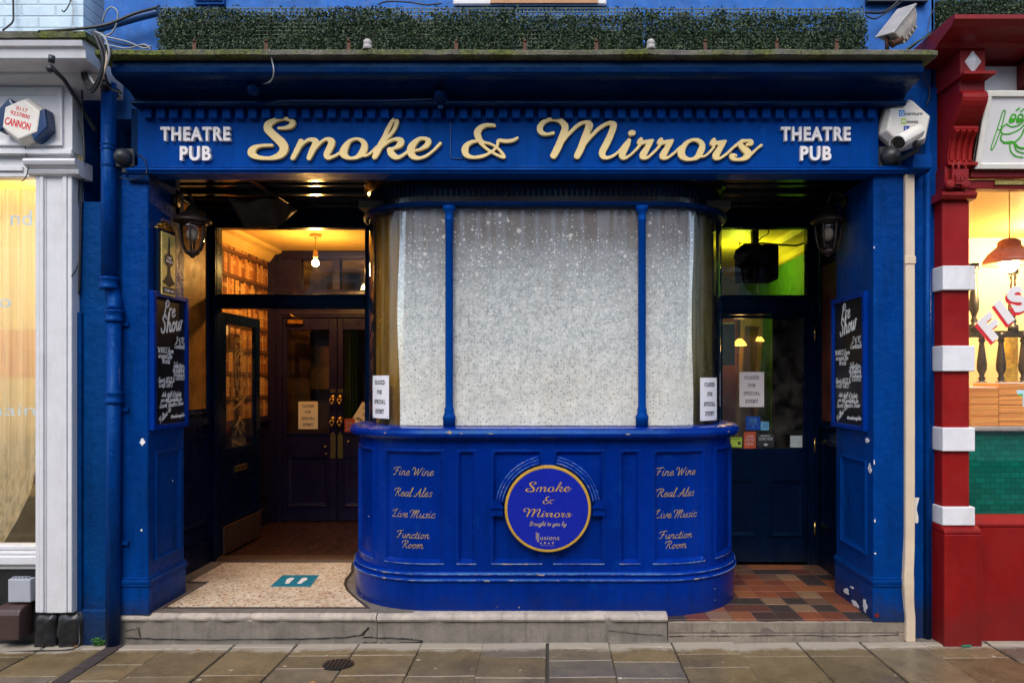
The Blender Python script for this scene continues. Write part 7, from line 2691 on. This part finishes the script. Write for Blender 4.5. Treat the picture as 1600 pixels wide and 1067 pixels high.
# tilted sign box of the red shop
t = thing('sign_board', 'white framed sign tilted forward with a green cartoon fish holding a knife', 'sign', (3.2, -.1, 2.93))
y0_, y1_, z0_, z1_ = -.035, -.165, 2.92, 3.372
def tilt(u, v_, w_):
    k = v_ / (z1_ - z0_)
    return (u, y0_ + (y1_ - y0_) * k - w_ * .93, z0_ + v_ - w_ * .35)
H_ = z1_ - z0_
xL, xR = CX1_ + .008, 5.6
mb = MB()
mb.box(xL, xR, 0, H_, 0, .02, tilt)
mb.build('sign_panel', M['signwhite'], t)
mb = MB()
for u0, u1, v0, v1 in ((xL, xL + .035, 0, H_), (xR - .035, xR, 0, H_), (xL + .035, xR - .035, 0, .035), (xL + .035, xR - .035, H_ - .035, H_)):
    mb.box(u0, u1, v0, v1, -.01, .035, tilt)
mb.build('sign_frame', M['alu'], t, bevel=.005)
def sx(px, py): return (X_(px, -.12), (Z_(py, -.12) - z0_))
gs = []
def gl(pts, r=.0055): gs.append(smooth_stroke([(*sx(a, b), r * .8) for a, b in pts], 5))
gl([(1553, 227), (1558, 200), (1562, 176), (1565, 175), (1566, 178), (1563, 203), (1557, 227), (1553, 227)], .004)
gl([(1558.5, 201), (1563, 201)], .003)
gl([(1575, 187), (1578, 180), (1583, 181), (1582, 189), (1576, 191), (1575, 187)], .006); gl([(1586, 187), (1589, 180), (1594, 181), (1594, 188), (1588, 191), (1586, 187)], .006)
gl([(1577, 187), (1581, 187)], .011); gl([(1588, 187), (1592, 187)], .011)
gl([(1571, 193), (1580, 197), (1592, 194), (1598, 186)], .005)
gl([(1571, 193), (1565, 199), (1566, 206), (1578, 207), (1592, 201), (1599, 194)], .005)
gl([(1567, 207), (1566, 215), (1575, 220), (1588, 219), (1597, 210), (1600, 200)], .006)
gl([(1572, 220), (1586, 219), (1595, 226), (1604, 228)], .008)
gl([(1581, 221), (1585, 232), (1594, 239), (1606, 241)], .005); gl([(1588, 221), (1594, 231), (1606, 235)], .005)
gl([(1590, 176), (1596, 171), (1606, 170)], .005); gl([(1583, 174), (1587, 171)], .006)
gl([(1600, 175), (1612, 190), (1618, 210), (1612, 228)], .006); gl([(1612, 190), (1640, 180), (1648, 205), (1640, 232), (1612, 222)], .006)
v, f = sdf_mesh(gs, .0022, .002)
MB().add(v, f, lambda u, vv, w_: tilt(u, vv, .0202 + w_)).build('cartoon_fish', plain('green_line_print', (.05, .36, .015), .5, bump=0), t)

M['farblind'] = plain('pale_far_blind', (.72, .71, .68), .6, bump=0)
M['farglass'] = plain('dark_far_glass', (.03, .035, .04), .1, bump=0)
# ------------------------------------------------------------------ the other side of the street (seen in the glass)
t = thing('facing_terrace', 'brick terrace across the street, seen only in window reflections', 'building', (0, -11.5, 0))
mb = MB()
mb.box(-18, 18, -19, -11.5, -.3, 7.3)
mb.build('brick_front', M['redbrick'], t)
mb = MB()
mb.box(-18, 18, -11.499, -11.46, -.3, 4.40)
mb.build('stucco_ground_storey', plain('pale_grey_stucco', (.50, .52, .50), .8, var=.12), t)
for z0, z1, hw, pitch in ((4.56, 6.1, .64, 2.9), (2.95, 4.2, .45, 2.9), (.5, 2.3, .6, 2.9), (6.35, 6.85, .5, 2.9)):
    for k in range(-6, 7):
        xc = .26 + pitch * k
        mb = MB()
        mb.box(xc - hw, xc + hw, -11.459, -11.40, z0, z1)
        wfr = mb.build('window_frame', M['whiteblock'], t)
        mb = MB()
        mb.box(xc - hw + .07, xc + hw - .07, -11.399, -11.39, z0 + .07, z1 - .07)
        mb.build('window_pane', M['farblind'] if z0 > 4 else M['farglass'], wfr)
mb = MB()
mb.box(-18, 18, -11.499, -11.38, 4.401, 4.54)
mb.box(-18, 18, -11.499, -11.25, 7.1, 7.32)
mb.build('string_course', M['whiteblock'], t)
